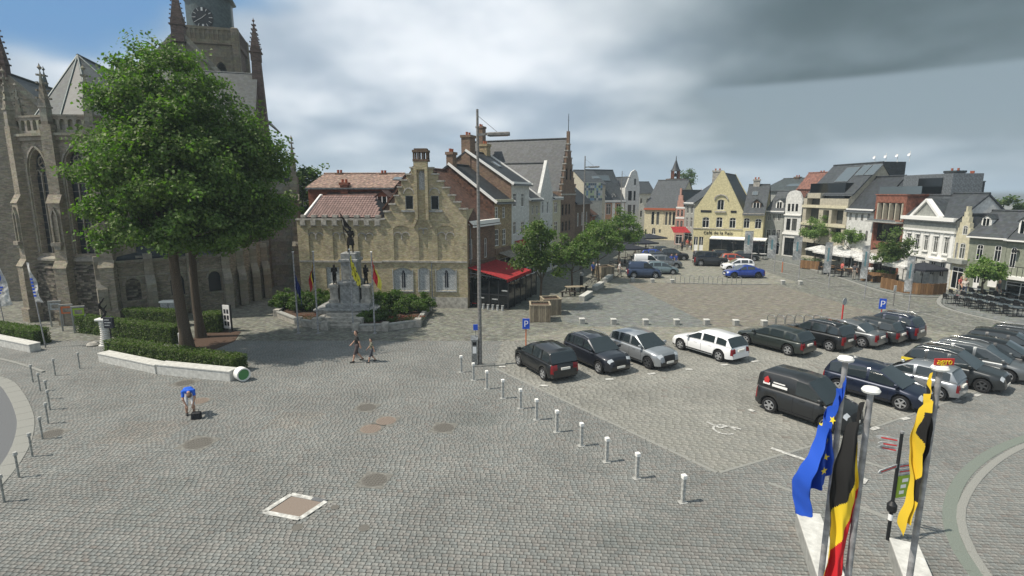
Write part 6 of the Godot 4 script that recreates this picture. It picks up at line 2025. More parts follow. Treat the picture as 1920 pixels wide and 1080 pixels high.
# ---------------------------------------------------------------- row along the right of the square
func build_right_row() -> void:
	house("grey_dormer_house", "small grey house with white dormer right of the yellow cafe wing", V(38.95,0,-82.51),V(40.65,0,-80.35),7, {"recess": 0.07, "eave": 6.59, "ridge": 6.59 + 2.9, "wall": "grey_wall", "rmat": "slate", "wins": [[0.33,5.12,0.49,1.05, "rt"], [1.07,5.15,0.41,1.04, "rt"], [1.8,5.18,0.48,1.03, "rt"], [0.33,2.44,0.57,1.38, "rt"], [1.15,2.5,0.49,1.37, "rt"], [1.88,2.54,0.48,1.36, "rt"], [0.25,0.06,2.27,1.87, "rk"]], "dormers": [[1.15,0.5,1.1,0.25,1.2, "white_paint"]], "bands": [[6.35,0.3,0.25, "white_paint", "cornice"]]})
	house("white_arched_gable_house", "slim white house with round-topped gable and red roof", V(40.38,0,-79.66),V(41.41,0,-76.99),8, {"recess": 0.07, "roof": "front", "ridge": 10.07, "drop": 0.3, "outline": [Vector2(0,8.52),Vector2(0.19,9.14),Vector2(0.57,9.53),Vector2(1.31,9.68),Vector2(2.05,9.53),Vector2(2.41,9.07),Vector2(2.86,8.17)], "wall": "white_wall", "rmat": "tile_red", "wins": [[0.43,6.67,0.42,1.09, "st"], [1.13,6.69,0.37,1.08, "st"], [1.77,6.71,0.41,1.07, "st"], [0.43,3.95,0.7,1.63, "rt"], [1.41,3.94,0.78,1.69, "rt"], [0.38,0.26,1.94,2.56, "rk"]], "frame": "dark_frame", "bands": [[6.07,0.15,0.2, "white_paint", "balcony_slab"], [3.29,0.3,0.15, "white_paint", "string_course"]]})
	house("red_roof_house", "house whose steep red tiled roof shows behind the white round gable", V(45.07,0,-87.18),V(47.1,0,-82.51),7, {"eave": 8.8, "ridge": 8.8 + 3.6, "wall": "beige_wall", "rmat": "tile_red", "chimneys": [[1.2,5.0,1.0,12.56, "red_brick"]]})
	var md := house("modern_beige_block", "modern beige block with large dark recessed windows and steep slate roof", V(41.22,0,-76.35),V(42.26,0,-67.87),7.5, {"eave": 8.59, "ridge": 8.59 + 4.4, "ridge_at": 0.55, "wall": "beige_wall", "rmat": "slate", "recess": 0.9, "frame": "dark_frame", "overhang": -0.4, "wins": [[0.69,7.7,2.63,1.6, "r1"], [0.69,5.58,2.63,1.68, "r1"], [0.69,3.16,2.63,1.61, "r1"], [4.16,5.29,1.12,1.76, "r1"], [5.78,5.34,2.11,1.78, "r1"], [5.88,3.56,1.92,1.23, "r1"], [0.35,0.53,7.83,1.99, "rk"]], "skylights": [[3.22,1.9,2.4,2.6], [5.88,2.6,1.5,1.8], [7.52,2.6,1.5,1.8]], "bands": [[4.91,0.35,0.15, "cream_wall", "slab_edge"], [7.32,0.35,0.15, "cream_wall", "slab_edge"]]})
	pt("attic_glazing", M["glass"], md, "box", [0.3,8.59 - 0.1,-3.0,7,8.59 + 2.0,-0.6])
	pt("rear_attic", M["slate_dark"], md, "box", [3.0,8.59 + 2.0,-7.6,8.24,8.59 + 4.6,-4.6])
	for k in 4:
		var mast := MB.new()
		var mx := 5.0 + k * 1.8
		mast.bar(Vector3(mx, 8.59 + 4.5,-6.0),Vector3(mx, 8.59 + 5.5 + 0.25 * (k % 2),-6.0),0.03,5)
		mast.xf = Transform3D(Basis(Vector3.RIGHT, 1.2),Vector3(mx, 8.59 + 5.3,-5.9))
		mast.lathe([Vector2(0.2,0.06),Vector2(0.1,0.02),Vector2(0,0)], 10)
		obj("satellite_dish", mast, M["white_paint"], md)
	house("white_plain_house", "plain white house with dark slate roof between the beige block and the rust brick house", V(42.3,0,-67.87),V(42.49,0,-63.17),6.5, {"recess": 0.07, "eave": 7.37, "ridge": 7.37 + 3.8, "wall": "white_wall", "rmat": "slate_dark", "wins": [[0.36,5.93,0.5,0.93, "r1"], [1.45,5.98,0.49,0.91, "r1"], [2.51,5.97,0.47,0.9, "r1"], [3.62,5.97,0.45,0.94, "r1"], [0.36,3.68,0.5,1.12, "r1"], [1.45,3.71,0.49,1.17, "r1"], [2.51,3.67,0.47,1.22, "r1"], [3.62,3.64,0.45,1.26, "r1"], [0.36,0.1,3.99,2.51, "rk"]], "bands": [[7.11,0.3,0.2, "white_paint", "cornice"]]})
	var rb := house("rust_brick_house", "modern house with rust red frame, tall glass bays and grey penthouse", V(42.52,0,-63.17),V(42.32,0,-57.94),6.5, {"eave": 9.06, "roof": "flat", "rmat": "zinc", "wall": "rust_panel", "recess": 0.5, "frame": "dark_frame", "coping": "rust_panel", "wins": [[0.44,6.33,4.37,1.9, "rl"], [0.25,3.77,4.65,2.08, "rl"], [0.35,0.04,4.56,2.96, "rk"]], "bands": [[6.03,0.16,0.9, "concrete_grey", "balcony_slab"]]})
	pt("balcony_rail", M["zinc"], rb, "box", [0.2,6.09,0.84,5.04,6.38,0.88])
	for k in 5:
		var fin := MB.new()
		var fx: float = 0.64 + k * 1.03
		fin.box(fx - 0.09,6.32,-0.35, fx + 0.09,8.17,0.1)
		obj("window_fin", fin, M["beige_wall"], rb)
	var pb := MB.new()
	var ph: float = 9.06
	pb.box(1.0, ph, -5.2,8.24, ph + 2.2,-2.2)
	obj("penthouse", pb, M["zinc"], rb)
	pt("penthouse_window", M["glass"], rb, "box", [3.5, ph + 0.2,-2.195,7.0, ph + 1.8,-2.14])
	pt("terrace_rail", M["glass_light"], rb, "box", [0.2, ph + 0.12,-0.2,7.0, ph + 0.95,-0.16])
	house("grey_tower_block", "dark grey block with chimney-like tower behind the white pediment house", V(53.2,0,-68),V(53.8,0,-64),2.2, {"eave": 10.6, "roof": "flat", "rmat": "zinc", "wall": "slate_dark", "coping": "zinc", "chimneys": [[1.2,1.0,1.6,12.0, "slate"], [3.2,1.2,0.5,11.6, "stainless"]]})
	# white house with pediment
	var L6: float = 7.17
	var wp := house("white_pediment_house", "white classical house with triangular pediment and pilasters", V(42.35,0,-57.94),V(42.16,0,-50.77),5, {"recess": 0.07, "eave": 6.85, "ridge": 6.85 + 2.3, "wall": "white_wall", "rmat": "slate", "wins": [[0.77,3.54,0.52,1.56, "rt"], [2.02,3.51,0.53,1.58, "rt"], [3.29,3.53,0.51,1.55, "rt"], [4.58,3.46,0.55,1.62, "rt"], [5.94,3.46,0.52,1.63, "rt"], [0.85,1.04,0.47,1.79, "rt"], [2.1,0.95,0.53,1.8, "rt"], [3.29,0.86,0.51,1.65, "rt"], [4.58,0.33,0.55,2.19, "rd"], [5.81,0.23,0.53,2.44, "rd"]], "bands": [[6.59,0.35,0.45, "white_paint", "cornice"], [5.47,0.2,0.2, "white_paint", "architrave"], [5.68,0.7,0.08, "grey_wall", "frieze"], [2.81,0.18,0.16, "white_paint", "string_course"]], "side_wall": "red_brick"})
	for x in [0.29,1.64,2.93,4.23,5.54,6.85]:
		var cb := MB.new()
		cb.box(x - 0.18,2.81 + 0.19,0.004, x + 0.18,5.47,0.06); cb.box(x - 0.24,2.81 + 0.19,0.004, x + 0.24,2.81 + 0.45,0.08); cb.box(x - 0.24,5.36 - 0.1,0.004, x + 0.24,5.47 - 0.004,0.08)
		obj("pilaster", cb, M["white_paint"], wp)
	for w in [[0.77,3.54,0.52,1.56, "r"], [2.02,3.51,0.53,1.58, "r"], [3.29,3.53,0.51,1.55, "r"], [4.58,3.46,0.55,1.62, "r"], [5.94,3.46,0.52,1.63, "r"]]:
		pt("window_sill", M["white_paint"], wp, "box", [w[0] - 0.12, w[1] - 0.14,0.003, w[0] + w[2] + 0.12, w[1], 0.14])
		pt("window_head", M["white_paint"], wp, "box", [w[0] - 0.1, w[1] + w[3], 0.003, w[0] + w[2] + 0.1, w[1] + w[3] + 0.14,0.1])
	var pe: float = 6.85 + 0.05
	var p0: float = 1.25; var p1: float = 5.2
	var pd := MB.new()
	pd.plate(PackedVector2Array([Vector2(p0 + 0.3, pe),Vector2(p1 - 0.3, pe),Vector2((p0 + p1) / 2, pe + 1.55)]),-2.5,0.15)
	obj("pediment", pd, M["grey_wall"], wp)
	var pm := MB.new()
	pm.beam(Vector3(p0, pe + 0.05,0.1),Vector3((p0 + p1) / 2, pe + 1.75,0.1),0.5,0.24); pm.beam(Vector3(p1, pe + 0.05,0.1),Vector3((p0 + p1) / 2, pe + 1.75,0.1),0.5,0.24); pm.beam(Vector3(p0 - 0.1, pe + 0.0,0.16),Vector3(p1 + 0.1, pe + 0.0,0.16),0.5,0.2)
	obj("pediment_moulding", pm, M["white_paint"], wp)
	var pr := MB.new()
	slab(pr, Vector3(p0, pe + 0.15,-2.6),Vector3(p0, pe + 0.15,0.0),Vector3((p0 + p1) / 2, pe + 1.85,0.0),Vector3((p0 + p1) / 2, pe + 1.85,-3.5),0.08)
	slab(pr, Vector3(p1, pe + 0.15,0.0),Vector3(p1, pe + 0.15,-2.6),Vector3((p0 + p1) / 2, pe + 1.85,-3.5),Vector3((p0 + p1) / 2, pe + 1.85,0.0),0.08)
	obj("pediment_roof", pr, M["slate"], wp)
	pt("door_canopy", M["white_paint"], wp, "box", [4.37,2.69,0.003,6.53,2.95,0.5])
	var po := []
	var L7: float = 1.66
	var e7: float = 5.59
	var sc := [0.0,0.07,0.16,0.26,0.36,0.44]
	for k in 6:
		po.append(Vector2(L7 * sc[k], e7 + [0.0,0.5,1.0,1.55,2.0,2.5][k])); po.append(Vector2(L7 * (sc[k + 1] if k < 5 else 0.5), e7 + [0.0,0.5,1.0,1.55,2.0,2.5][k]))
	for k in range(5,-1,-1):
		po.append(Vector2(L7 * (1 - (sc[k + 1] if k < 5 else 0.5)), e7 + [0.0,0.5,1.0,1.55,2.0,2.5][k])); po.append(Vector2(L7 * (1 - sc[k]), e7 + [0.0,0.5,1.0,1.55,2.0,2.5][k]))
	house("cream_stepped_house", "narrow cream house with small stepped gable right of the pediment house", V(42.18,0,-50.77),V(42.15,0,-49.11),5, {"recess": 0.07, "roof": "front", "ridge": e7 + 2.2, "outline": po, "wall": "cream_wall", "rmat": "slate", "frame": "white_paint", "wins": [[0.71,5.48,0.54,0.83, "st"], [0.16,3.2,0.25,1.49, "st"], [0.65,3.23,0.66,1.47, "st"], [0.16,0.32,1.33,2.11, "rk"]], "bands": [[2.78,0.4,0.5, "grey_wall", "balcony_slab"]]})
	house("grey_green_house", "wide grey-green plastered house behind the round young tree on the right", V(42.17,0,-49.11),V(43.03,0,-46.32),5, {"recess": 0.07, "eave": 5.6, "ridge": 5.6 + 2.0, "wall": "green_grey_wall", "rmat": "slate", "gutter": "white_paint", "wins": [[0.67,3.32,0.51,1.38, "st"], [2.09,3.34,0.48,1.39, "st"], [1.92,1.05,0.68,1.77, "sd"], [0.76,0.46,0.51,1.82, "sd"]], "dormers": [[0.15,0.9,0.8,0.7,0.8, "white_paint"]]})
	var ah := house("arched_window_house", "grey house with round-arched window and balcony at the right edge", V(43.06,0,-46.32),V(43.96,0,-42.76),5, {"recess": 0.07, "eave": 5.52, "ridge": 5.52 + 2.0, "wall": "green_grey_wall", "rmat": "slate", "gutter": "white_paint", "wins": [[0.38,2.95,0.43,1.76, "at"], [1.8,2.92,0.44,1.75, "at"], [0.38,0.27,2.23,1.51, "rk"]], "dormers": [[0.38,0.4,1.0,0.3,1.2, "white_paint"]], "bands": [[2.03,0.25,0.8, "white_paint", "balcony_slab"]], "chimneys": [[0.6,4.5,0.9,7.94, "dark_brick"]]})
	for k in 9:
		pt("baluster", M["dark_metal"], ah, "bar", [Vector3(0.3 + k * 0.4,2.03 + 0.25,0.72),Vector3(0.3 + k * 0.4,2.03 + 1.1,0.72),0.02,5])
	pt("balcony_rail", M["dark_metal"], ah, "bar", [Vector3(0.2,2.03 + 1.1,0.72),Vector3(3.7,2.03 + 1.1,0.72),0.03,5])

# ---------------------------------------------------------------- war monument in its flower bed
func build_monument() -> void:
	var C := V(-12.0,0,-39.6)
	var o := thing("war_monument", "stone war monument with bronze soldier raising a flag on top", "monument", C)
	var steps := MB.new()
	for k in 4:
		pt("step", M["stone"], o, "cbox", [-1.35 - 0.0, k * 0.19,1.6,1.05, k * 0.19 + 0.19,3.35 - k * 0.36,0.015])
	for s in [-1.62,1.32]:
		var sw := MB.new()
		sw.cbox(s - 0.22,0,1.6, s + 0.22,0.62,3.1,0.03); sw.cbox(s - 0.28,0,3.1, s + 0.28,0.75,3.6,0.03)
		obj("stair_wall", sw, M["stone"], o)
	pt("platform", M["stone"], o, "cbox", [-2.3,0.0,-2.0,2.0,0.85,1.6,0.04])
	var pf2 := MB.new()
	pf2.cbox(-2.45,0.85,-2.1,2.15,0.98,1.75,0.03); pf2.cbox(-1.7,0.98,-1.6,1.5,1.25,1.3,0.03)
	obj("platform_slab", pf2, M["blue_stone"], o)
	var pd := MB.new()
	pd.cbox(-0.75,1.25,-0.9,0.65,2.65,0.75,0.03); pd.cbox(-0.9,2.65,-1.0,0.8,2.85,0.85,0.04)
	pd.cbox(-0.62,2.85,-0.75,0.52,4.3,0.62,0.03); pd.cbox(-0.75,4.3,-0.85,0.65,4.5,0.74,0.04); pd.cbox(-0.62,4.5,-0.72,0.52,4.95,0.6,0.05)
	obj("pedestal", pd, M["blue_stone"], o)
	pt("inscription_tablet", M["stone"], o, "box", [-0.5,3.0,0.622,0.4,4.0,0.66])
	var bz := Color(0.045,0.038,0.032)
	var look := {"top": bz, "leg": bz, "skin": bz, "hair": bz, "shoe": bz}
	for s in [-1.25,1.1]:
		var pl := MB.new()
		pl.cbox(s - 0.38,1.25,-0.2, s + 0.38,1.5,0.7,0.03); pl.cbox(s - 0.3,1.5,-0.1, s + 0.3,2.4,0.6,0.02); pl.cbox(s - 0.4,2.4,-0.2, s + 0.4,2.6,0.7,0.04)
		obj("side_pedestal", pl, M["stone"], o)
		var st := obj("side_statue", figure(look, {"wl": V(0.1,1.12,0.18), "wr": V(-0.1,1.05,0.18), "al": V(0.11,0.09,-0.08), "ar": V(-0.1,0.09,0.12)}, 0.84,0.03), M["bronze"], o, Vector3(s, 2.6,0.25),0.3 if s < 0 else -0.3)
		pt("rifle", M["bronze"], st, "beam", [V(0.0,0.1,0.16),V(-0.05,1.25,0.2),0.05,0.05])
	var so := obj("soldier_statue", figure(look, {"er": V(-0.38,1.62,0.0), "wr": V(-0.36,1.9,0.05), "wl": V(0.2,1.0,0.1), "al": V(0.16,0.09,0.1), "ar": V(-0.2,0.09,-0.1), "kl": V(0.15,0.5,0.12), "kr": V(-0.15,0.5,-0.02)}, 1.08,0.03), M["bronze"], o, V(0,4.95,0),0.15)
	pt("coat", M["bronze"], so, "lathe", [[Vector2(0.3,0.55),Vector2(0.24,0.95),Vector2(0.21,1.12)], 12])
	pt("helmet", M["bronze"], so, "lathe", [[Vector2(0.17,1.77),Vector2(0.15,1.82),Vector2(0.08,1.9),Vector2(0,1.92)], 12])
	var fl := MB.new()
	fl.bar(V(-0.34,0.9,0.1),V(-0.62,3.0,0.1),0.022,6)
	for k in 8:
		var a := Vector3(-0.60 + k * 0.035,2.9 - k * 0.13,0.1 + 0.04 * sin(k * 1.7)); var b := Vector3(-0.60 + (k + 1) * 0.035,2.9 - (k + 1) * 0.13,0.1 + 0.04 * sin((k + 1) * 1.7))
		var wa := 0.1 + k * 0.045; var wb := 0.1 + (k + 1) * 0.045
		fl.quad(b, b + Vector3(wb, -0.12,0.05), a + Vector3(wa, -0.12,0.05), a)
	obj("flag", fl, M["bronze"], so)
	# bed edging: eight straight kerb walls with corner posts
	var edge: Array = [V(-18.45,0,-42.97),V(-17.87,0,-39.7),V(-15.2,0,-37.03),V(-12.88,0,-35.82)]
	var edge2: Array = [V(-10.65,0,-35.39),V(-8.68,0,-35.53),V(-6.65,0,-36.72),V(-6.67,0,-41.76),V(-7.42,0,-44.03)]
	var bed := thing("flower_bed", "raised stone-edged flower bed around the war monument", "flower bed", C)
	for e in [edge, edge2]:
		for k in e.size() - 1:
			var b := MB.new()
			var p: Vector3 = e[k] - C; var q: Vector3 = e[k + 1] - C
			b.beam(p + V(0,0.2,0), q + V(0,0.2,0),0.24,0.4)
			var kb := obj("kerb_wall", b, M["stone"], bed)
			pt("coping", M["concrete_grey"], kb, "beam", [p + V(0,0.44,0), q + V(0,0.44,0),0.34,0.09])
		for p in e:
			var b := MB.new()
			b.xf = Transform3D(Basis.IDENTITY, p - C)
			b.cbox(-0.24,0,-0.24,0.24,0.6,0.24,0.03)
			obj("corner_post", b, M["stone"], bed)
	var soil := MB.new()
	soil.prism(PackedVector2Array([Vector2(-18.54,-43.18),Vector2(-17.79,-39.7),Vector2(-15.32,-37.35),Vector2(-13.11,-36.27),Vector2(-14.25,-40.43),Vector2(-11.88,-40.24),Vector2(-10.7,-35.82),Vector2(-8.75,-35.82),Vector2(-6.75,-36.88),Vector2(-6.75,-41.76),Vector2(-7.46,-44.25)]),0.0,0.3)
	soil.xf = Transform3D.IDENTITY
	obj("soil", soil, M["soil"], bed, -C)
	var green := Color(0.095,0.165,0.04); var dark := Color(0.07,0.125,0.035)
	var n := 0
	for e in [[V(-17.4,0,-41.76),1.6,1.4, green, "dark green rounded shrub at the left end of the monument bed"], [V(-15.76,0,-40.8),1.4,1.3, dark, "shrub in the monument bed between the two left flagpoles"], [V(-15.08,0,-42.36),1.3,1.4, green, "shrub just left of the monument pedestal"], [V(-10.47,0,-41.76),1.5,1.3, green, "shrub just right of the monument pedestal"], [V(-9.11,0,-40.8),1.8,1.6, green, "large bright shrub in the middle right of the monument bed"], [V(-7.66,0,-40.43),1.7,1.5, green, "broad shrub at the right end of the monument bed"], [V(-9.1,0,-37.67),0.9,0.7, dark, "low leafy plant at the front of the monument bed, right of the steps"], [V(-10.37,0,-37.35),0.8,0.7, green, "low bright plant beside the monument steps"]]:
		n += 1
		var r: float = e[1]; var h: float = e[2]
		bush("shrub", e[4], e[0] + V(0,0.28,0),[[Vector3(0, h * 0.45,0),Vector3(r, h * 0.55, r)], [Vector3(r * 0.5, h * 0.35,0.3),Vector3(r * 0.6, h * 0.4, r * 0.6)], [Vector3(-r * 0.5, h * 0.35,0.2),Vector3(r * 0.6, h * 0.42, r * 0.6)]], int(r * r * 330),6,0.09,0.13, e[3], 400 + n, "shrubs in the monument bed")
	for e in [[V(-14.65,0,-37.51), "red flowers in the monument bed between the two left flagpoles"], [V(-7.97,0,-36.88), "dark red flowers at the right front edge of the monument bed"], [V(-7.1,0,-37.35), "red flowers at the right corner of the monument bed"]]:
		n += 1
		var f := thing("flowers", e[1], "flowers", e[0] + V(0,0.28,0.1),0.0, "red flowers in the monument bed")
		var spots := []
		for k in 60: spots.append([Vector3(rng.randf_range(-0.9,0.9), rng.randf_range(0.1,0.35), rng.randf_range(-0.25,0.25)),Vector3.UP])
		obj("foliage", leaf_mesh(spots, 5,0.07,0.09, dark, 0.2, n), M["leaf"], f)
		var bl := []
		for k in 40: bl.append([Vector3(rng.randf_range(-0.9,0.9), rng.randf_range(0.3,0.42), rng.randf_range(-0.25,0.25)),Vector3.UP])
		obj("blossoms", leaf_mesh(bl, 3,0.03,0.08, Color(0.42,0.05,0.045),0.2, n + 50), M["leaf"], f)
	# four poles with limp flags
	var poles := [[V(-14.37,0,-34.83),5.48, "flagpole with dark blue flag left of the monument"], [V(-13.04,0,-34.83),5.51, "flagpole with black and red flag left of the monument"], [V(-10.79,0,-35.25),5.61, "flagpole with yellow and black flag in front of the monument"], [V(-9.23,0,-34.83),5.48, "flagpole with red and yellow flag right of the monument"]]
	for k in 4:
		flagpole("flagpole", poles[k][2], poles[k][0], poles[k][1], 0.06, "flagpoles of the war monument")
	var paints := [func(a, b): return Color(0.012,0.03,0.16),
		func(a, b): return Color(0.012,0.012,0.012) if a < 0.34 else (Color(0.65,0.45,0.03) if a < 0.5 else Color(0.4,0.03,0.03)),
		func(a, b): return Color(0.02,0.02,0.02) if sin(a * 17.0 + b * 5.0) * cos(b * 13.0) > 0.72 else Color(0.68,0.62,0.06),
		func(a, b): return Color(0.52,0.035,0.045) if a < 0.62 else Color(0.66,0.60,0.08)]
	var names := ["dark blue flag hanging limp left of the monument", "black, yellow and red flag hanging limp left of the monument", "yellow flag with black markings in front of the monument", "red flag with yellow tip right of the monument"]
	for k in 4:
		var m := flag_mesh(1.4,0.95,[0.34,-0.3,0.55,0.5][k], 2.0,0.1, k * 1.3, paints[k])
		tag(obj("flag", m, M["cloth"], self, poles[k][0] + Vector3(0.06 if k != 1 else -0.06,[5.0,5.6,6.0,5.7][k] - 0.25 + poles[k][1] - [5.0,5.6,6.0,5.7][k], 0.02) - Vector3(0,[0.9,0.15,0.0,0.05][k], 0)), names[k], "flag", "flags of the war monument")

# ---------------------------------------------------------------- trees
func build_plants() -> void:
	var g := Color(0.135,0.215,0.062)
	# two broad trees beside the church; blobs are given about the foot of each trunk
	tree("broad_tree", "big leafy tree with the thicker front trunk beside the church", V(-19.67,0,-31.09),6.2,0.33,[[V(-1.5,11.4,-0.4),V(3.0,4.2,3.4)], [V(-0.4,14.5,-0.8),V(2.8,3.0,3.0)], [V(-2.6,9.2,0.2),V(1.8,2.4,2.5)], [V(0.9,10.4,1.0),V(3.2,3.8,3.2)], [V(-0.7,7.6,1.2),V(2.6,1.9,2.4)], [V(-1.6,13.4,-1.2),V(2.1,2.5,2.5)], [V(2.2,7.2,1.2),V(2.6,1.8,2.2)]], 5200,13,0.2,0.2, g, 71, "trees beside the church")
	tree("broad_tree", "leafy tree with the rear trunk, nearer the stepped gable house", V(-20.36,0,-33.75),6.6,0.27,[[V(3.0,9.8,0.0),V(3.3,4.0,3.4)], [V(3.8,8.3,0.6),V(2.3,2.7,2.4)], [V(1.2,12.4,-0.8),V(3.2,3.4,3.0)], [V(4.0,11.6,-0.4),V(2.2,2.2,2.4)], [V(2.6,7.0,1.4),V(2.8,1.9,2.2)]], 3600,13,0.2,0.2, g * 0.94,72, "trees beside the church")
	tree("lane_tree", "darker tree at the end of the lane between church and brick wing", V(-22.08,0,-56.14),5.0,0.3,[[V(0.0,8.5,0),V(3.2,3.8,3.0)], [V(1.0,6.5,0),V(2.6,3.0,2.6)]], 700,9,0.3,0.34, g * 0.85,73)
	# young trees along the terraces on the left
	var ly := ["young tree nearest the red awning, standing behind the wooden planters", "second young tree along the left terrace, above the picnic table", "third young tree along the left terrace", "fourth young tree along the left terrace, beside the dark parasols"]
	var tl := [[V(2.27,0,-42.76),2.5,V(-0.2,4.8,0),1.9,2.9, g * 0.8], [V(5.75,0,-50.49),2.2,V(0.0,3.9,0),2.2,1.9, g * 0.95], [V(9.22,0,-56.14),2.4,V(0,4.5,0),2.2,2.1, g * 1.1], [V(12.77,0,-63.17),2.6,V(0,5.2,0),2.4,2.5, g * 1.1]]
	for k in 4:
		var e: Array = tl[k]
		var r: float = e[3]; var hh: float = e[4]; var c: Vector3 = e[2]
		tree("young_tree", ly[k], e[0], e[1], 0.11,[[c, Vector3(r * 0.8, hh * 0.8, r * 0.8)], [c + Vector3(r * 0.5,-hh * 0.35,0.3),Vector3(r * 0.6, hh * 0.5, r * 0.6)], [c + Vector3(-r * 0.5,-hh * 0.2,0),Vector3(r * 0.6, hh * 0.55, r * 0.6)], [c + Vector3(0.1, hh * 0.4,0),Vector3(r * 0.5, hh * 0.5, r * 0.5)]], 620,9,0.22,0.2, e[5], 80 + k, "young trees on the left terrace")
	# young trees in front of the houses on the right
	var ry := ["bright green young tree in front of the modern beige block", "spreading light green tree in front of the plain white house", "dark green tree with dense crown before the rust brick house", "small round light green tree before the grey-green house"]
	var tr := [[V(41.27,0,-72.15),2.4,V(0,4.4,0),2.1,2.0, g * 1.25], [V(42.34,0,-66.39),2.6,V(0,4.0,0),2.5,1.4, g * 1.2], [V(39.11,0,-54.45),2.0,V(0,3.7,0),1.95,2.1, g * 0.75], [V(40.26,0,-44.92),1.7,V(0,2.75,0),1.3,1.05, g * 1.35]]
	for k in 4:
		var e: Array = tr[k]
		var r: float = e[3]; var hh: float = e[4]; var c: Vector3 = e[2]
		tree("small_tree", ry[k], e[0] + V(0,0.1,0), e[1], 0.1,[[c, Vector3(r * 0.85, hh * 0.85, r * 0.85)], [c + Vector3(r * 0.5,-hh * 0.25,0),Vector3(r * 0.6, hh * 0.6, r * 0.6)], [c + Vector3(-r * 0.5,-hh * 0.2,0.2),Vector3(r * 0.6, hh * 0.6, r * 0.6)]], 380,9,0.2,0.2, e[5], 90 + k, "young trees on the right terrace")
	# trees beyond the roofs
	tree("distant_tree", "dark distant tree above the roof of the grey-green house", V(79.0,0,-86.0),6.0,0.4,[[V(0,5.9,0),V(3.6,2.3,3.4)], [V(-2.6,5.4,0),V(2.6,1.8,2.4)]], 420,9,0.35,0.42, g * 0.75,97)
	tree("distant_tree", "far dark tree top right of the little spire", V(48.17,0,-150),9.0,0.4,[[V(0,12.4,0),V(2.4,2.8,2.4)]], 160,8,0.4,0.45, g * 0.75,98)
	tree("distant_tree", "dark distant tree at the right edge beyond the arched-window house", V(92.0,0,-92.0),6.0,0.4,[[V(0,6.4,0),V(4.0,2.6,3.4)], [V(4.0,6.0,0),V(3.4,2.4,3.0)]], 420,9,0.35,0.42, g * 0.75,99)
	# hedges by the church
	var hg := Color(0.11,0.16,0.045)
	hedge("box_hedge", "clipped hedge behind the short white bench wall at the left edge", V(-37.06,0,-35.25),V(-29.37,0,-32.25),0.9,0,0.95,130, hg, 201, "clipped hedges by the church")
	hedge("box_hedge", "long clipped hedge running behind the ribbed white pillar", V(-29.25,0,-35.39),V(-21.04,0,-32.49),0.9,0,1.1,120, hg, 202, "clipped hedges by the church")
	hedge("box_hedge", "shorter clipped hedge behind the long one, before the white cabinet", V(-27.68,0,-37.67),V(-23.35,0,-36.72),0.9,0,1.15,120, hg, 203, "clipped hedges by the church")
	hedge("box_hedge", "clipped hedge along the long white bench wall", V(-23.55,0,-30.33),V(-14.32,0,-26.99),0.85,0,0.85,150, hg, 204, "clipped hedges by the church")
	hedge("box_hedge", "dark block of hedge beside the poster board", V(-21.02,0,-35.53),V(-19.77,0,-35.53),1.2,0,1.3,110, hg, 205, "clipped hedges by the church")
	var soil := MB.new()
	soil.prism(PackedVector2Array([Vector2(-20.46,-32.13),Vector2(-21.1,-36.27),Vector2(-18.46,-35.25),Vector2(-17.67,-32.86),Vector2(-18.08,-30.01),Vector2(-18.98,-29.7)]),0.0,0.02)
	structure("tree_bed_soil", soil, M["soil"])

# ---------------------------------------------------------------- things by the church
func block_wall(called: String, label: String, A: Vector3, B: Vector3, w: float, h: float, m: String, group: String) -> Node3D:
	var t := B - A
	var o := thing(called, label, "bench wall", A, atan2(-t.z, t.x), group)
	pt("block", M[m], o, "cbox", [0.01,0,-w / 2, t.length() - 0.01, h - 0.07, w / 2,0.02])
	pt("top_slab", M["concrete"], o, "cbox", [0.0, h - 0.069,-w / 2 - 0.02, t.length(), h, w / 2 + 0.02,0.015])
	return o

func sign_post(called: String, label: String, at: Vector3, h: float, w: float, sh: float, board: String, words: String, post: String, turn := 0.0, group := "") -> Node3D:
	var o := thing(called, label, "sign", at, turn, group)
	pt("post", M[post], o, "tube", [[Vector3.ZERO, Vector3(0, h, 0)], [0.035,0.035], 8])
	pt("board", M[board], o, "cbox", [-w / 2, h - sh, 0.035, w / 2, h, 0.06,0.012])
	if words: lettering(o, words, sh * 0.62, M["sign_white"], Vector3(0, h - sh / 2,0.066),0.0,0.008)
	return o

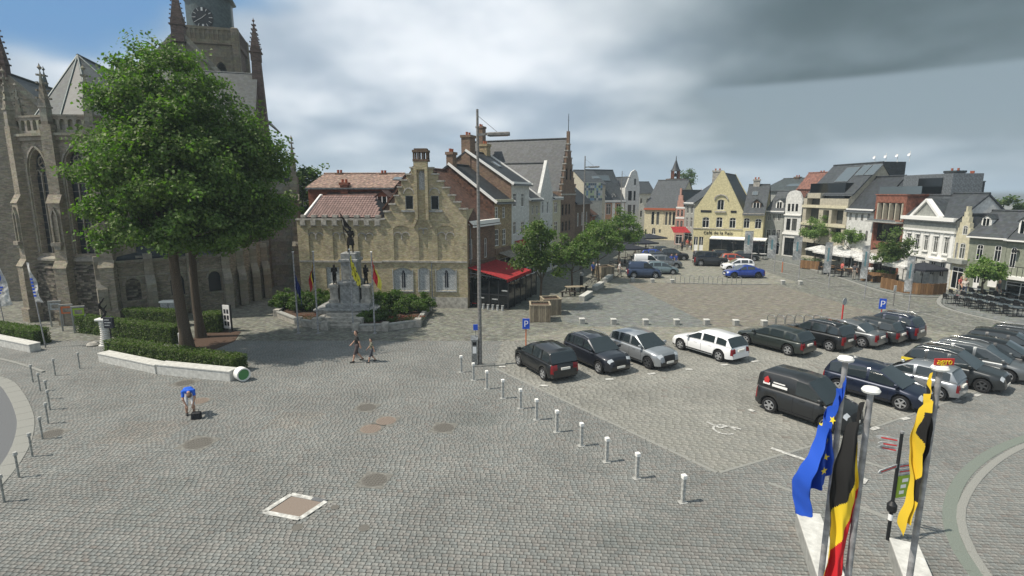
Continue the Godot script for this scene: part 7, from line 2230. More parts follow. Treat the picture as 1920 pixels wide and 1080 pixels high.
func build_left_side() -> void:
	block_wall("bench_wall", "short white concrete bench wall at the left edge", V(-36.3,0,-34.15),V(-28.37,0,-30.65),0.55,0.5, "concrete", "white bench walls by the church")
	block_wall("bench_wall", "left half of the long white concrete bench wall", V(-23.06,0,-29),V(-18.47,0,-26.9),0.6,0.5, "concrete", "white bench walls by the church")
	block_wall("bench_wall", "right half of the long white concrete bench wall", V(-18.44,0,-26.9),V(-14.01,0,-25.76),0.6,0.55, "concrete", "white bench walls by the church")
	var rg := thing("round_planter", "round white and green drum at the end of the long bench wall", "drum", V(-13.59,0,-25.68),-0.7)
	var rb := MB.new()
	rb.xf = Transform3D(Basis(V(0,0,1),-PI / 2),V(0,0.34,0))
	rb.lathe([Vector2(0.34,-0.22),Vector2(0.34,0.22),Vector2(0.28,0.22),Vector2(0.28,-0.2),Vector2(0,-0.2)], 20)
	obj("drum", rb, M["white_paint"], rg)
	var ri := MB.new()
	ri.xf = rb.xf
	ri.lathe([Vector2(0.28,0.14),Vector2(0.0,0.15)], 20)
	obj("green_face", ri, mat("drum_green", "4f8a52", 0.6), rg)
	# ribbed pillar carrying a dark sculpture
	var pl := thing("ribbed_pillar", "white ribbed pillar carrying a dark twisted sculpture", "sculpture", V(-25.16,0,-32.01))
	var prof := [Vector2(0.42,0),Vector2(0.42,0.06)]
	for k in 12:
		var y := 0.08 + k * 0.125
		var r := 0.36 - 0.1 * sin(k / 11.0 * PI * 0.8)
		prof.append(Vector2(r, y)); prof.append(Vector2(r * 0.88, y + 0.04)); prof.append(Vector2(r * 0.88, y + 0.09)); prof.append(Vector2(r, y + 0.122))
	pt("pillar", M["concrete"], pl, "lathe", [prof, 18])
	pt("cap", M["white_paint"], pl, "cbox", [-0.36,1.6,-0.3,0.3,1.72,0.3,0.02])
	var sc := []
	for k in 7: sc.append([Vector3(sin(k * 1.1) * 0.12,1.75 + k * 0.17, cos(k * 1.3) * 0.08),Vector3(sin((k + 1) * 1.1) * 0.12,1.75 + (k + 1) * 0.17, cos((k + 1) * 1.3) * 0.08),0.09 - k * 0.006,0.085 - k * 0.006, Color.BLACK])
	sc.append([V(0.1,2.3,0),V(0.32,2.55,0),0.05,0.03, Color.BLACK]); sc.append([V(-0.08,2.4,0),V(-0.28,2.25,0),0.05,0.03, Color.BLACK])
	obj("sculpture", skin(sc, 0.03), M["bronze"], pl)
	var ib := thing("info_box", "dark blue boxed sign on a thin black pole beside the ribbed pillar", "sign", V(-23.79,0,-30.65))
	pt("pole", M["black_paint"], ib, "bar", [Vector3.ZERO, V(0,2.0,0),0.035,8])
	pt("box", M["navy_canvas"], ib, "cbox", [-0.28,1.45,-0.06,0.3,2.1,0.1,0.03])
	for k in 3:
		pt("text_line", M["panel_white"], ib, "box", [-0.2,1.6 + k * 0.16,0.101,0.1 + 0.08 * (k % 2),1.66 + k * 0.16,0.106])
	var rk := MB.new()
	rk.lathe([Vector2(0.32,0),Vector2(0.36,0.08),Vector2(0.26,0.2),Vector2(0.1,0.26),Vector2(0,0.27)], 9)
	tag(obj("boulder", rk, M["stone"], self, V(-25.93,0,-31.89)), "pale rounded stone lying left of the ribbed pillar", "stone")
	# three framed boards
	var bl := ["grey framed information board, leftmost of the three", "orange framed information board, middle of the three", "green framed information board, rightmost of the three"]
	var bc := ["panel_white", "sign_orange", "sign_green"]
	var bp := [V(-32.23,0,-36.72),V(-30.46,0,-35.53),V(-29.2,0,-34.97)]
	for k in 3:
		var o := thing("information_board", bl[k], "information board", bp[k], 0.35, "framed information boards by the church")
		for x in [-0.28,0.42]:
			pt("leg", M["concrete_grey"], o, "box", [x - 0.04,0,-0.04, x + 0.04,1.75 if x < 0 else 1.25,0.04])
		pt("top_rail", M["concrete_grey"], o, "box", [-0.32,1.75,-0.06,0.46,1.85,0.06])
		var bd := pt("board", M[bc[k]], o, "box", [-0.22,1.2,-0.02,0.4,1.7,0.03])
		pt("print", M["beige_canvas"], bd, "box", [-0.12,1.3,0.031,0.3,1.58,0.036])
	# beach flags
	var b1 := thing("banner_flag", "white banner flag with blue drop emblem at the left edge", "banner", V(-35.9,0,-36.72))
	pt("pole", M["pole_grey"], b1, "bar", [Vector3.ZERO, V(-0.25,4.72,0),0.03,8])
	var bt: float = 4.72
	var sail := MB.new()
	for k in 10:
		var y0 := bt - 3.3 * k / 10.0; var y1 := bt - 3.3 * (k + 1) / 10.0
		var w0 := 0.5 + 0.55 * k / 10.0; var w1 := 0.5 + 0.55 * (k + 1) / 10.0
		var z0 := 0.08 * sin(k * 0.9); var z1 := 0.08 * sin((k + 1) * 0.9)
		sail.quad(Vector3(-0.22 * y1 / bt, y1,0),Vector3(-0.2 + w1, y1 + 0.15, z1),Vector3(-0.2 + w0, y0 + (0.15 if k else 0.0), z0),Vector3(-0.22 * y0 / bt, y0,0))
	obj("sail", sail, M["white_canvas"], b1)
	var em := MB.new()
	for k in 16:
		var a := TAU * k / 16; var b := TAU * (k + 1) / 16
		var pa := Vector2(sin(a) * (0.24 + 0.04 * cos(a)),-cos(a) * 0.42); var pb2 := Vector2(sin(b) * (0.24 + 0.04 * cos(b)),-cos(b) * 0.42)
		em.beam(Vector3(0.12 + pa.x, bt - 1.1 + pa.y, 0.13),Vector3(0.12 + pb2.x, bt - 1.1 + pb2.y, 0.13),0.03,0.1)
	obj("emblem", em, M["sign_blue"], b1)
	for k in 3:
		pt("print_line", M["sign_blue"], b1, "box", [-0.02, bt - 1.95 - k * 0.2,0.1,0.42 - 0.1 * k, bt - 1.84 - k * 0.2,0.13])
	var b2 := thing("banner_flag", "narrow furled white and blue banner on a leaning pole", "banner", V(-28.47,0,-31.43))
	var h2: float = 5.25
	pt("pole", M["pole_grey"], b2, "bar", [Vector3.ZERO, Vector3(-0.35, h2,-0.1),0.035,8])
	var s2 := MB.new()
	for k in 10:
		var y0 := h2 - 2.4 * k / 10.0; var y1 := h2 - 2.4 * (k + 1) / 10.0
		var w0 := 0.16 + 0.3 * k / 10.0; var w1 := 0.16 + 0.3 * (k + 1) / 10.0
		var x0 := -0.35 * y0 / h2; var x1 := -0.35 * y1 / h2
		s2.quad(Vector3(x1, y1,0),Vector3(x1 + w1, y1 - 0.05,0.1 * sin(k + 1.0)),Vector3(x0 + w0, y0 - 0.05,0.1 * sin(k * 1.0)),Vector3(x0, y0,0))
	obj("sail", s2, M["white_canvas"], b2)
	for k in 6:
		var y0 := h2 - 1.0 - k * 0.2
		pt("print_mark", M["sign_blue"], b2, "box", [-0.35 * y0 / h2 + 0.1, y0 - 0.06,0.09,-0.35 * y0 / h2 + 0.24, y0 + 0.06,0.12])
	# poster board, cabinet and marker post
	var pp := thing("poster_board", "white framed poster board with rows of dark pictures beside the dark hedge", "poster board", V(-19.4,0,-35.39),-0.35)
	for x in [-0.36,0.36]:
		pt("upright", M["dark_frame"], pp, "box", [x - 0.04,0,-0.05, x + 0.04,1.85,0.05])
	pt("panel", M["sign_white"], pp, "box", [-0.32,0.2,-0.03,0.32,1.82,0.03])
	for r in 3:
		for c in 2:
			pt("picture", M["navy_canvas"], pp, "box", [-0.22 + c * 0.25,0.4 + r * 0.42,0.031,-0.04 + c * 0.25,0.7 + r * 0.42,0.036])
	var fe := MB.new()
	fe.box(-0.5,0,-0.3,-0.3,0.06,0.3); fe.box(0.3,0,-0.3,0.5,0.06,0.3)
	obj("foot", fe, M["dark_frame"], pp)
	var cb := thing("electric_cabinet", "pale grey electric cabinet behind the hedges by the tree", "cabinet", V(-25.32,0,-38.66),0.1)
	pt("body", M["panel_white"], cb, "cbox", [-0.55,0,-0.25,0.55,1.35,0.25,0.02])
	pt("lid", M["white_paint"], cb, "cbox", [-0.62,1.35,-0.32,0.62,1.48,0.32,0.03])
	pt("door_seam", M["dark_frame"], cb, "box", [-0.02,0.1,0.251,0.02,1.3,0.262])
	var mp := thing("marker_post", "white marker post with black stripe in front of the big tree trunk", "post", V(-20.02,0,-31.2))
	pt("post", M["white_paint"], mp, "cbox", [-0.12,0,-0.06,0.12,1.0,0.06,0.02])
	pt("stripe", M["black_paint"], mp, "box", [0.0,0.1,0.061,0.1,0.8,0.066])
	# low stone posts with pale caps along the curved kerb
	var lp: Array = [V(-23.26,0,-27.51),V(-23.64,0,-26.4),V(-23.96,0,-25.45),V(-22.51,0,-24.21),V(-21.29,0,-23.2),V(-20.15,0,-21.98),V(-19,0,-20.55),V(-18.03,0,-19.16),V(-17.19,0,-17.77),V(-16.38,0,-16.35),V(-15.53,0,-14.92)]
	for k in lp.size():
		var o := thing("kerb_bollard", "%s grey bollard with pale cap along the curved kerb on the left" % ordinal(k), "bollard", lp[k], 0.0, "grey bollards along the curved kerb")
		pt("post", mat("bollard_grey", "b4b6b0", 0.7, "stain", 0.6) if k == 0 else M["bollard_grey"], o, "lathe", [[Vector2(0.034,0),Vector2(0.034,0.78)], 10])
		pt("cap", M["bollard"], o, "lathe", [[Vector2(0.06,0.78),Vector2(0.07,0.82),Vector2(0.06,0.9),Vector2(0,0.92)], 10])

# ---------------------------------------------------------------- parked cars
func build_cars() -> void:
	var black := paint("black_car", "1c1e20"); var charcoal := paint("charcoal_car", "303436"); var navy := paint("navy_car", "1a2338"); var silver := paint("silver_car", "9fa4a8", 0.6); var white := paint("white_car", "e6e8ea", 0.0)
	var green := paint("green_black_car", "2c3330"); var blue := paint("blue_car", "1c3f9a", 0.4); var slate_blue := paint("slate_blue_car", "31415c", 0.4); var teal := paint("teal_grey_car", "75868a", 0.5); var orange := paint("orange_car", "b4482e", 0.3); var mgrey := paint("mid_grey_car", "6e7274", 0.5)
	var away := 210.0; var here := 33.0
	car("mpv", "black family car showing its red rear lights beside the parking sign", V(1.71,0,-27.24),208.0, black)
	car("suv", "black car with grey roof rails facing out, second from the parking sign", V(4.62,0,-28.23),30.0, navy if false else paint("blue_black_car", "20232c"), {"rails": true, "bumper": black})
	car("suv", "silver-white car with black lower bumper facing out, third from the parking sign", V(7.33,0,-29),32.0, silver, {"bumper": black, "rim": M["alloy_dark"]})
	car("wagon", "white estate car parked alone in the middle of the row", V(11.56,0,-30.33),212.0, white)
	car("wagon", "dark green-grey estate car right of the white estate", V(15.96,0,-31.43),213.0, green)
	car("suv", "black tall car with silver roof rails right of the dark green estate", V(18.93,0,-32.25),213.0, black, {"rails": true})
	car("sedan", "silver saloon between two dark cars in the back row", V(21.28,0,-32.98),214.0, mgrey)
	car("wagon", "dark red-lit estate car just right of the silver saloon", V(23.01,0,-33.75),214.0, charcoal)
	car("suv", "dark blue-black car with silver rails at the right end of the back row", V(24.79,0,-34.41),214.0, navy, {"rails": true})
	var van := car("van", "black delivery van with white lettering and red logo on its side", V(12.41,0,-21.19),34.0, paint("matt_black_van", "202224", 0.2,0.45), {"bumper": M["rubber"]})
	var logo := MB.new()
	logo.xf = Transform3D(Basis(V(0,0,1),Vector3.UP, V(-1,0,0)),V(-0.875,1.42,-1.35))
	logo.lathe([Vector2(0,0)], 3)
	logo.plate(PackedVector2Array([Vector2(-0.1,-0.1),Vector2(0.1,-0.1),Vector2(0.12,0.05),Vector2(0.03,0.2),Vector2(-0.1,0.08)]),0.0,0.03)
	obj("logo", logo, M["sign_red"], van)
	for e in [[1.24,-1.5,-1.2,0.1], [1.38,-1.05,-0.55,0.045], [1.22,-1.1,-0.45,0.1]]:
		pt("side_print", M["sign_white"], van, "box", [-0.892, e[0], e[1], -0.872, e[0] + e[3], e[2]])
	car("mpv", "dark blue people carrier behind the black van, with bright alloy wheels", V(16.77,0,-23.4),36.0, navy)
	car("hatch", "small silver hatchback with its red rear light toward the camera", V(19.36,0,-24.49),217.0, silver)
	var ys := car("suv", "dark car with a fluorescent yellow band along its flank", V(22.08,0,-25.52),38.0, charcoal, {"rails": true, "rim": M["alloy_dark"]})
	pt("yellow_band", M["sign_yellow"], ys, "box", [-0.908,0.62,-2.0,-0.885,1.0,-0.3])
	car("mpv", "grey people carrier right of the yellow-banded car", V(24.44,0,-26.82),39.0, mgrey, {"rails": true})
	car("mpv", "dark people carrier right of the grey one", V(26.15,0,-27.6),40.0, black)
	car("wagon", "black estate car second from the right edge", V(28.8,0,-29.7),40.0, black)
	car("wagon", "dark car cut by the right edge of the view", V(30.75,0,-30.54),41.0, charcoal, {"rails": true})
	# across the square
	car("van", "dark blue high-roofed car seen side-on at the left of the upper square", V(14.71,0,-59.07),86.0, slate_blue, {"rim": M["alloy"]})
	car("hatch", "grey-green hatchback behind the dark blue high-roofed car", V(17.52,0,-61.89),84.0, teal)
	car("van", "white small van behind the dark blue high-roofed car", V(17.02,0,-66.39),84.0, white)
	car("suv", "grey tall car behind the grey-green hatchback", V(19.3,0,-66.88),84.0, mgrey)
	car("wagon", "dark estate car farthest back in the left group of the upper square", V(20.19,0,-71.59),84.0, black)
	car("wagon", "dark blue car partly hidden behind the white small van", V(20.42,0,-75.72),84.0, blue)
	car("jeep", "black boxy off-road car before the yellow cafe", V(25.77,0,-68.89),82.0, paint("jeep_black", "26282a"))
	car("hatch", "orange-red car between the off-road car and the cafe screen", V(29.4,0,-69.95),80.0, orange)
	car("hatch", "white hatchback behind the bright blue saloon", V(27.49,0,-64.51),264.0, white)
	car("sedan", "bright blue saloon seen side-on in front of the cafe", V(25.89,0,-59.07),268.0, blue, {"rim": M["alloy_dark"]})
	car("hatch", "dark hatchback farthest back beside the far dark parasol", V(22.93,0,-80.35),84.0, charcoal)
	car("suv", "black tall car in the middle of the left group on the upper square", V(22.82,0,-75.1),84.0, black)
	car("hatch", "dark grey hatchback left of the dark car before the cafe screen", V(30.08,0,-75.1),80.0, black)
	car("sedan", "dark car parked before the cafe screen at the back", V(32.39,0,-74.49),80.0, charcoal)

# ---------------------------------------------------------------- street furniture
func build_plaza() -> void:
	# lamp masts
	var lh: float = 13.46
	var lamps := [[V(-1.75,0,-28.05), "tall grey street lamp with flat arm beside the parking meter", 1.0], [V(8.37,0,-62.74), "second tall street lamp rising behind the young trees", 1.0], [V(21.2,0,-104.95), "thin distant street lamp before the orange and white house", 0.9]]
	for k in lamps.size():
		var e: Array = lamps[k]
		var o := thing("street_lamp", e[1], "street lamp", e[0], 0.0, "tall street lamps of the square")
		pt("mast", M["lamp_steel"], o, "tube", [[Vector3.ZERO, Vector3(0, lh * 0.4,0),Vector3(0, lh, 0)], [0.12,0.095,0.06], 14])
		pt("base_flange", M["lamp_steel"], o, "lathe", [[Vector2(0.3,0),Vector2(0.3,0.04),Vector2(0.2,0.06)], 14])
		var ay: float = lh - 1.25
		var a := MB.new()
		a.beam(Vector3(0, ay, 0),Vector3(0.55, ay + 0.05,0),0.12,0.12)
		obj("arm", a, M["lamp_steel"], o)
		var hb := MB.new()
		hb.xf = Transform3D(Basis(Vector3.BACK, 0.03),Vector3(0.5, ay, 0))
		hb.cbox(0,-0.05,-0.3,1.15,0.1,0.3,0.04)
		var hd := obj("lamp_head", hb, M["lamp_steel"], o)
		var gl := MB.new()
		gl.xf = hb.xf
		gl.box(0.1,-0.075,-0.24,1.05,-0.052,0.24)
		obj("lens", gl, M["glass_light"], hd)
		pt("stay_rod", M["lamp_steel"], o, "bar", [Vector3(0, lh - 0.3,0),Vector3(1.0, ay + 0.14,0),0.012,5])
	# parking meter
	var pm := thing("parking_meter", "grey parking ticket machine with small blue sign left of the lamp mast", "parking meter", V(-2.04,0,-27.96),0.1)
	pt("cabinet", M["stainless"], pm, "cbox", [-0.16,0,-0.14,0.16,1.5,0.14,0.02])
	var t := MB.new()
	t.quad(V(-0.2,1.5,0.2),V(0.2,1.5,0.2),V(0.2,1.68,-0.18),V(-0.2,1.68,-0.18)); t.box(-0.19,1.48,-0.17,0.19,1.52,0.19)
	t.quad(V(0.2,1.5,-0.18),V(-0.2,1.5,-0.18),V(-0.2,1.68,-0.18),V(0.2,1.68,-0.18))
	obj("hood", t, M["zinc"], pm)
	pt("instruction_panel", M["sign_white"], pm, "box", [-0.1,0.75,0.141,0.1,1.12,0.15])
	pt("screen", M["black_paint"], pm, "box", [-0.1,1.2,0.141,0.1,1.38,0.15])
	pt("sign_rod", M["stainless"], pm, "bar", [V(0.08,1.6,-0.05),V(0.08,2.2,-0.05),0.02,6])
	pt("blue_sign", M["sign_blue"], pm, "cbox", [-0.05,2.0,-0.05,0.22,2.32,-0.02,0.01])
	sign_post("parking_sign", "blue parking sign with white P on an orange post behind the black family car", V(0.82,0,-30.33),2.1,0.42,0.62, "sign_blue", "P", "sign_orange")
	sign_post("parking_sign", "blue parking sign with white P behind the back row of cars", V(26.71,0,-37.67),1.82,0.45,0.75, "sign_blue", "P", "sign_red", -0.3)
	var ns := thing("traffic_sign", "slim round sign on a red post behind the back row of cars", "sign", V(23.5,0,-37.03),0.5)
	pt("post", M["sign_red"], ns, "bar", [Vector3.ZERO, V(0,1.7,0),0.05,8])
	var nd := MB.new()
	nd.xf = Transform3D(Basis(Vector3.RIGHT, PI / 2),V(0,1.75,0.05))
	nd.lathe([Vector2(0.26,0),Vector2(0.26,0.03),Vector2(0,0.03)], 20)
	obj("round_plate", nd, M["panel_white"], ns)
	# white bollards along the car park
	var bp: Array = [V(-2.67,0,-26.9),V(-1.94,0,-25.68),V(-1.21,0,-24.49),V(-0.42,0,-23.27),V(0.37,0,-22.09),V(1.02,0,-20.92),V(1.77,0,-19.76),V(2.59,0,-18.59),V(3.32,0,-17.38),V(4.13,0,-16.28),V(5.21,0,-14.89)]
	for k in bp.size():
		var o := thing("bollard", "%s slim white bollard along the car park, counted from the parking meter" % ordinal(k), "bollard", bp[k], 0.25, "slim white bollards along the car park")
		pt("post", M["bollard"], o, "cbox", [-0.055,0,-0.055,0.055,0.8,0.055,0.01])
		pt("cap", M["white_paint"], o, "cbox", [-0.075,0.8,-0.075,0.075,0.92,0.075,0.015])
		pt("foot_plate", M["bollard"], o, "cbox", [-0.13,0,-0.1,0.13,0.025,0.1,0.008])
	# white cubes
	var cu: Array = [V(5.05,0,-37.51),V(7.3,0,-37.35),V(9.56,0,-37.19),V(11.78,0,-37.19),V(13.92,0,-37.19),V(15.96,0,-37.03),V(17.91,0,-36.88),V(28.41,0,-36.88)]
	for k in cu.size():
		var o := thing("concrete_cube", "%s white concrete cube in the row above the parked cars, counted from the planters" % ordinal(k), "concrete cube", cu[k], 0.05, "white concrete cubes above the parked cars")
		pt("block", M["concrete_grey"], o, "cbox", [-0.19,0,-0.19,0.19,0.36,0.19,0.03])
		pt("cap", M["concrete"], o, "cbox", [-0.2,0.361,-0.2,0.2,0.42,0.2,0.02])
	var cu2: Array = [V(12.86,0,-56.14),V(14.79,0,-55.46),V(16.77,0,-55.12),V(28.01,0,-54.45),V(29.66,0,-54.13)]
	for k in cu2.size():
		tag(_cube(cu2[k]), "%s white concrete cube along the upper edge of the brown square, from the left" % ordinal(k), "concrete cube", "white concrete cubes of the upper square")
	# bicycle hoops
	var ha := V(16.88,0,-55.12) as Vector3; var hb2 := V(23.34,0,-54.13) as Vector3
	var hc := V(18.33,0,-36.72) as Vector3; var hd2 := V(21.53,0,-36.57) as Vector3
	var rows := [[ha, hb2,8, "%s bicycle hoop of the row on the upper square, from the left", "bicycle hoops on the upper square"], [hc, hd2,6, "%s bicycle hoop of the row behind the parked cars, from the left", "bicycle hoops behind the parked cars"]]
	for e in rows:
		for k in e[2]:
			var q := MB.new()
			var w := 0.35
			q.tube([Vector3(0,0, w),Vector3(0,0.7, w),Vector3(0,0.82, w * 0.6),Vector3(0,0.82,-w * 0.6),Vector3(0,0.7,-w),Vector3(0,0,-w)], [0.028,0.028,0.028,0.028,0.028,0.028], 7)
			tag(obj("bicycle_hoop", q, M["stainless"], self, e[0].lerp(e[1], float(k) / (e[2] - 1)),0.35), e[3] % ordinal(k), "bicycle hoop", e[4])
	# wooden planters
	var pln := [[V(2.06,0,-38.66),0.0, "front wooden planter of grey upright boards below the first young tree", 1.5], [V(3.01,0,-40.8),0.15, "rear wooden planter of grey upright boards behind the front one", 1.4], [V(10.34,0,-59.07),0.3, "distant wooden planter beside the parked bicycles", 1.6]]
	for e in pln:
		var o := thing("wooden_planter", e[2], "planter", e[0], e[1], "wooden planters on the left terrace")
		var W: float = e[3]; var H := 1.3
		for s in 4:
			var n := 10
			for k in n:
				var q := MB.new()
				q.xf = Transform3D(Basis(Vector3.UP, s * PI / 2),Vector3.ZERO)
				q.box(-W / 2 + W * k / n + 0.008,0.03, W / 2 - 0.03 - 0.004 * (k % 3),-W / 2 + W * (k + 1) / n - 0.008, H - 0.06, W / 2)
				obj("plank", q, M[["wood_grey", "wood_grey_b", "wood_grey_c", "wood_grey_b"][(k * 7 + s * 3 + k / 3) % 4]], o)
		for s in 4:
			var r := MB.new()
			r.xf = Transform3D(Basis(Vector3.UP, s * PI / 2),Vector3.ZERO)
			r.box(-W / 2 - 0.03, H - 0.06, W / 2 - 0.1, W / 2 - 0.1, H, W / 2 + 0.03)
			obj("rim_board", r, M["wood_grey_b"], o)
		pt("soil", M["soil"], o, "box", [-W / 2 + 0.05,0.05,-W / 2 + 0.05, W / 2 - 0.05, H - 0.15, W / 2 - 0.05])
	# low concrete benches
	var bn := [[V(5.7,0,-45.38),V(7.07,0,-48.58), "nearest of the three white block benches on the left terrace"], [V(7.6,0,-50.49),V(9.01,0,-53.81), "middle of the three white block benches on the left terrace"], [V(9.39,0,-55.12),V(10.94,0,-59.07), "farthest of the three white block benches on the left terrace"]]
	for e in bn:
		var d: Vector3 = e[1] - e[0]
		var o := thing("block_bench", e[2], "bench", (e[0] + e[1]) / 2 + V(0.25,0,0), atan2(d.x, d.z), "white block benches on the left terrace")
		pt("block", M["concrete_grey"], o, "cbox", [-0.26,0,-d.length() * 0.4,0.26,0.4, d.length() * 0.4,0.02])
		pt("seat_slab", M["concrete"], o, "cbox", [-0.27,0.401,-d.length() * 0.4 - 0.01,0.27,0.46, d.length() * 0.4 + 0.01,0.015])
	# picnic table with two benches
	var pt := thing("picnic_table", "dark wooden picnic table with a pale top on the left terrace", "table", V(5.87,0,-48.84),0.25)
	var tt := MB.new()
	for k in 4:
		pt("plank", M["wood_grey_b"], pt, "cbox", [-0.9,0.72,-0.38 + k * 0.19,0.9,0.77,-0.21 + k * 0.19,0.01])
	for s in [-0.7,0.7]:
		pt("leg", M["wood_dark"], pt, "beam", [Vector3(s, 0,-0.6),Vector3(s, 0.72,-0.2),0.09,0.09])
		pt("leg", M["wood_dark"], pt, "beam", [Vector3(s, 0,0.6),Vector3(s, 0.72,0.2),0.09,0.09])
	for e in [[V(5.16,0,-47.8), "dark bench on the near side of the picnic table"], [V(6.57,0,-50.49), "dark bench on the far side of the picnic table"]]:
		var o := thing("bench", e[1], "bench", e[0], 0.25, "benches of the picnic table")
		pt("seat", M["wood_dark"], o, "cbox", [-0.8,0.42,-0.16,0.8,0.47,0.16,0.01])
		for s in [-0.6,0.6]:
			pt("leg", M["wood_dark"], o, "box", [s - 0.05,0,-0.12, s + 0.05,0.42,0.12])
	var bin := thing("litter_bin", "slim dark litter bin with white top by the picnic table", "litter bin", V(6.86,0,-51.95))
	pt("body", M["dark_metal"], bin, "lathe", [[Vector2(0.16,0),Vector2(0.16,1.3)], 12])
	pt("lid", M["panel_white"], bin, "lathe", [[Vector2(0.18,1.3),Vector2(0.2,1.4),Vector2(0.15,1.62),Vector2(0,1.66)], 12])
	bicycle("bicycle parked beside the benches of the left terrace", V(8.35,0,-54.13),0.4)
	bicycle("second bicycle leaning behind the first on the left terrace", V(9,0,-55.46),0.5)
	bicycle("bicycle pushed by the person in white near the blue car", V(12.09,0,-59.46),1.2)
	bicycle("bicycle in the far group before the red awning", V(27.29,0,-87.18),0.3)
	# tall banner poles on the right
	var bf := [[V(31.35,0,-69.42),4.53], [V(31.55,0,-63.61),4.42], [V(31.31,0,-57.57),4.72], [V(31.65,0,-52.55),4.59], [V(31.33,0,-46.56),4.85], [V(31.01,0,-40.8),4.54]]
	for k in bf.size():
		var H: float = bf[k][1]
		var o := thing("banner_pole", "%s white banner pole along the right street, counted from the cafe" % ordinal(k), "banner", bf[k][0], 0.0, "white banner poles along the right street")
		pt("pole", M["pole_grey"], o, "tube", [[Vector3.ZERO, Vector3(0, H, 0)], [0.05,0.035], 8])
		var s := MB.new()
		var bl: float = [2.9,2.7,2.5,3.0,2.9,2.7][k]
		var bw: float = [1.1,1.0,0.9,0.7,0.6,0.55][k]
		for j in 10:
			var y0 := H - 0.1 - bl * j / 10.0; var y1 := H - 0.1 - bl * (j + 1) / 10.0
			var z0 := 0.05 * sin(j * 0.8 + k); var z1 := 0.05 * sin((j + 1) * 0.8 + k)
			s.quad(Vector3(-bw, y1, z1),Vector3(-0.05, y1,0),Vector3(-0.05, y0,0),Vector3(-bw, y0, z0))
		obj("banner", s, M["white_canvas"], o)
		var e := MB.new()
		e.box(-bw * 0.65, H - bl * 0.65,0.06,-bw * 0.42, H - 0.6,0.075)
		obj("printed_figure", e, mat("banner_teal", "6f97a0", 0.7) if k == 0 else M["banner_teal"], o)
		pt("arm", M["pole_grey"], o, "bar", [Vector3(0, H - 0.08,0),Vector3(-bw, H - 0.08,0),0.02,5])
	for e in [[V(32.08,0,-62.74), "thin orange marker post between the banner poles"], [V(31.81,0,-43.6), "short grey post with white plate before the wooden screens"]]:
		var o := thing("marker_post", e[1], "post", e[0])
		pt("post", M["sign_orange"] if "orange" in e[1] else M["lamp_steel"], o, "bar", [Vector3.ZERO, V(0,1.3,0),0.05,8])
		pt("plate", M["panel_white"], o, "cbox", [-0.1,1.3,-0.04,0.1,1.75,0.04,0.01])

func _cube(at: Vector3) -> Node3D:
	var o := Node3D.new()
	o.name = numbered("concrete_cube")
	o.position = at
	add_child(o)
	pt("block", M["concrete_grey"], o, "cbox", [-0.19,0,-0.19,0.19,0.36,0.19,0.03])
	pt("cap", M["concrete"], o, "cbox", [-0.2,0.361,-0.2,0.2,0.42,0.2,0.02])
	return o

func bicycle(label: String, at: Vector3, turn: float) -> void:
	var o := thing("bicycle", label, "bicycle", at, turn, "bicycles on the square")
	for x in [-0.52,0.52]:
		var w := MB.new()
		var ring := []; var rr := []
		for k in 19:
			ring.append(Vector3(x + cos(TAU * k / 18) * 0.33,0.34 + sin(TAU * k / 18) * 0.33,0)); rr.append(0.018)
		w.tube(ring, rr, 5, false)
		for k in 8: w.bar(Vector3(x, 0.34,0),Vector3(x + cos(TAU * k / 8) * 0.32,0.34 + sin(TAU * k / 8) * 0.32,0),0.004,3)
		obj("wheel", w, M["rubber"], o)
	var f := MB.new()
	for e in [[V(-0.52,0.34,0),V(-0.18,0.78,0)], [V(-0.52,0.34,0),V(-0.08,0.32,0)], [V(-0.08,0.32,0),V(-0.2,0.85,0)], [V(-0.08,0.32,0),V(0.38,0.78,0)], [V(-0.18,0.74,0),V(0.37,0.82,0)], [V(0.52,0.34,0),V(0.36,0.95,0)]]: f.bar(e[0], e[1], 0.018,6)
	obj("frame", f, M["dark_metal"], o)
	pt("handlebar", M["chrome"], o, "tube", [[V(0.28,1.0,-0.28),V(0.36,0.97,0),V(0.28,1.0,0.28)], [0.014,0.014,0.014], 6])
	pt("saddle", M["black_paint"], o, "cbox", [-0.34,0.86,-0.07,-0.08,0.91,0.07,0.02])

# ---------------------------------------------------------------- terraces
func parasol(label: String, at: Vector3, h: float, w: float, cloth: String, group: String, turn := 0.0) -> void:
	var o := thing("parasol", label, "parasol", at, turn, group)
	pt("pole", M["dark_metal"], o, "bar", [Vector3.ZERO, Vector3(0, h + 0.1,0),0.03,8])
	pt("foot", M["concrete_grey"], o, "cbox", [-0.3,0,-0.3,0.3,0.08,0.3,0.02])
	var c := MB.new()
	var e := w / 2
	for k in 4:
		var a := Vector3(-e, h - 0.55, e).rotated(Vector3.UP, k * PI / 2); var b := Vector3(e, h - 0.55, e).rotated(Vector3.UP, k * PI / 2)
		var m := (a + b) / 2 + V(0,-0.04,0)
		c.tri(a, m, Vector3(0, h, 0)); c.tri(m, b, Vector3(0, h, 0))
		c.quad(a + V(0,-0.18,0), m + V(0,-0.18,0), m, a); c.quad(m + V(0,-0.18,0), b + V(0,-0.18,0), b, m)
	obj("canopy", c, M[cloth], o)
	for k in 4:
		pt("rib", M["dark_metal"], o, "bar", [Vector3(0, h - 0.06,0),Vector3(-e, h - 0.58, e).rotated(Vector3.UP, k * PI / 2),0.015,4])

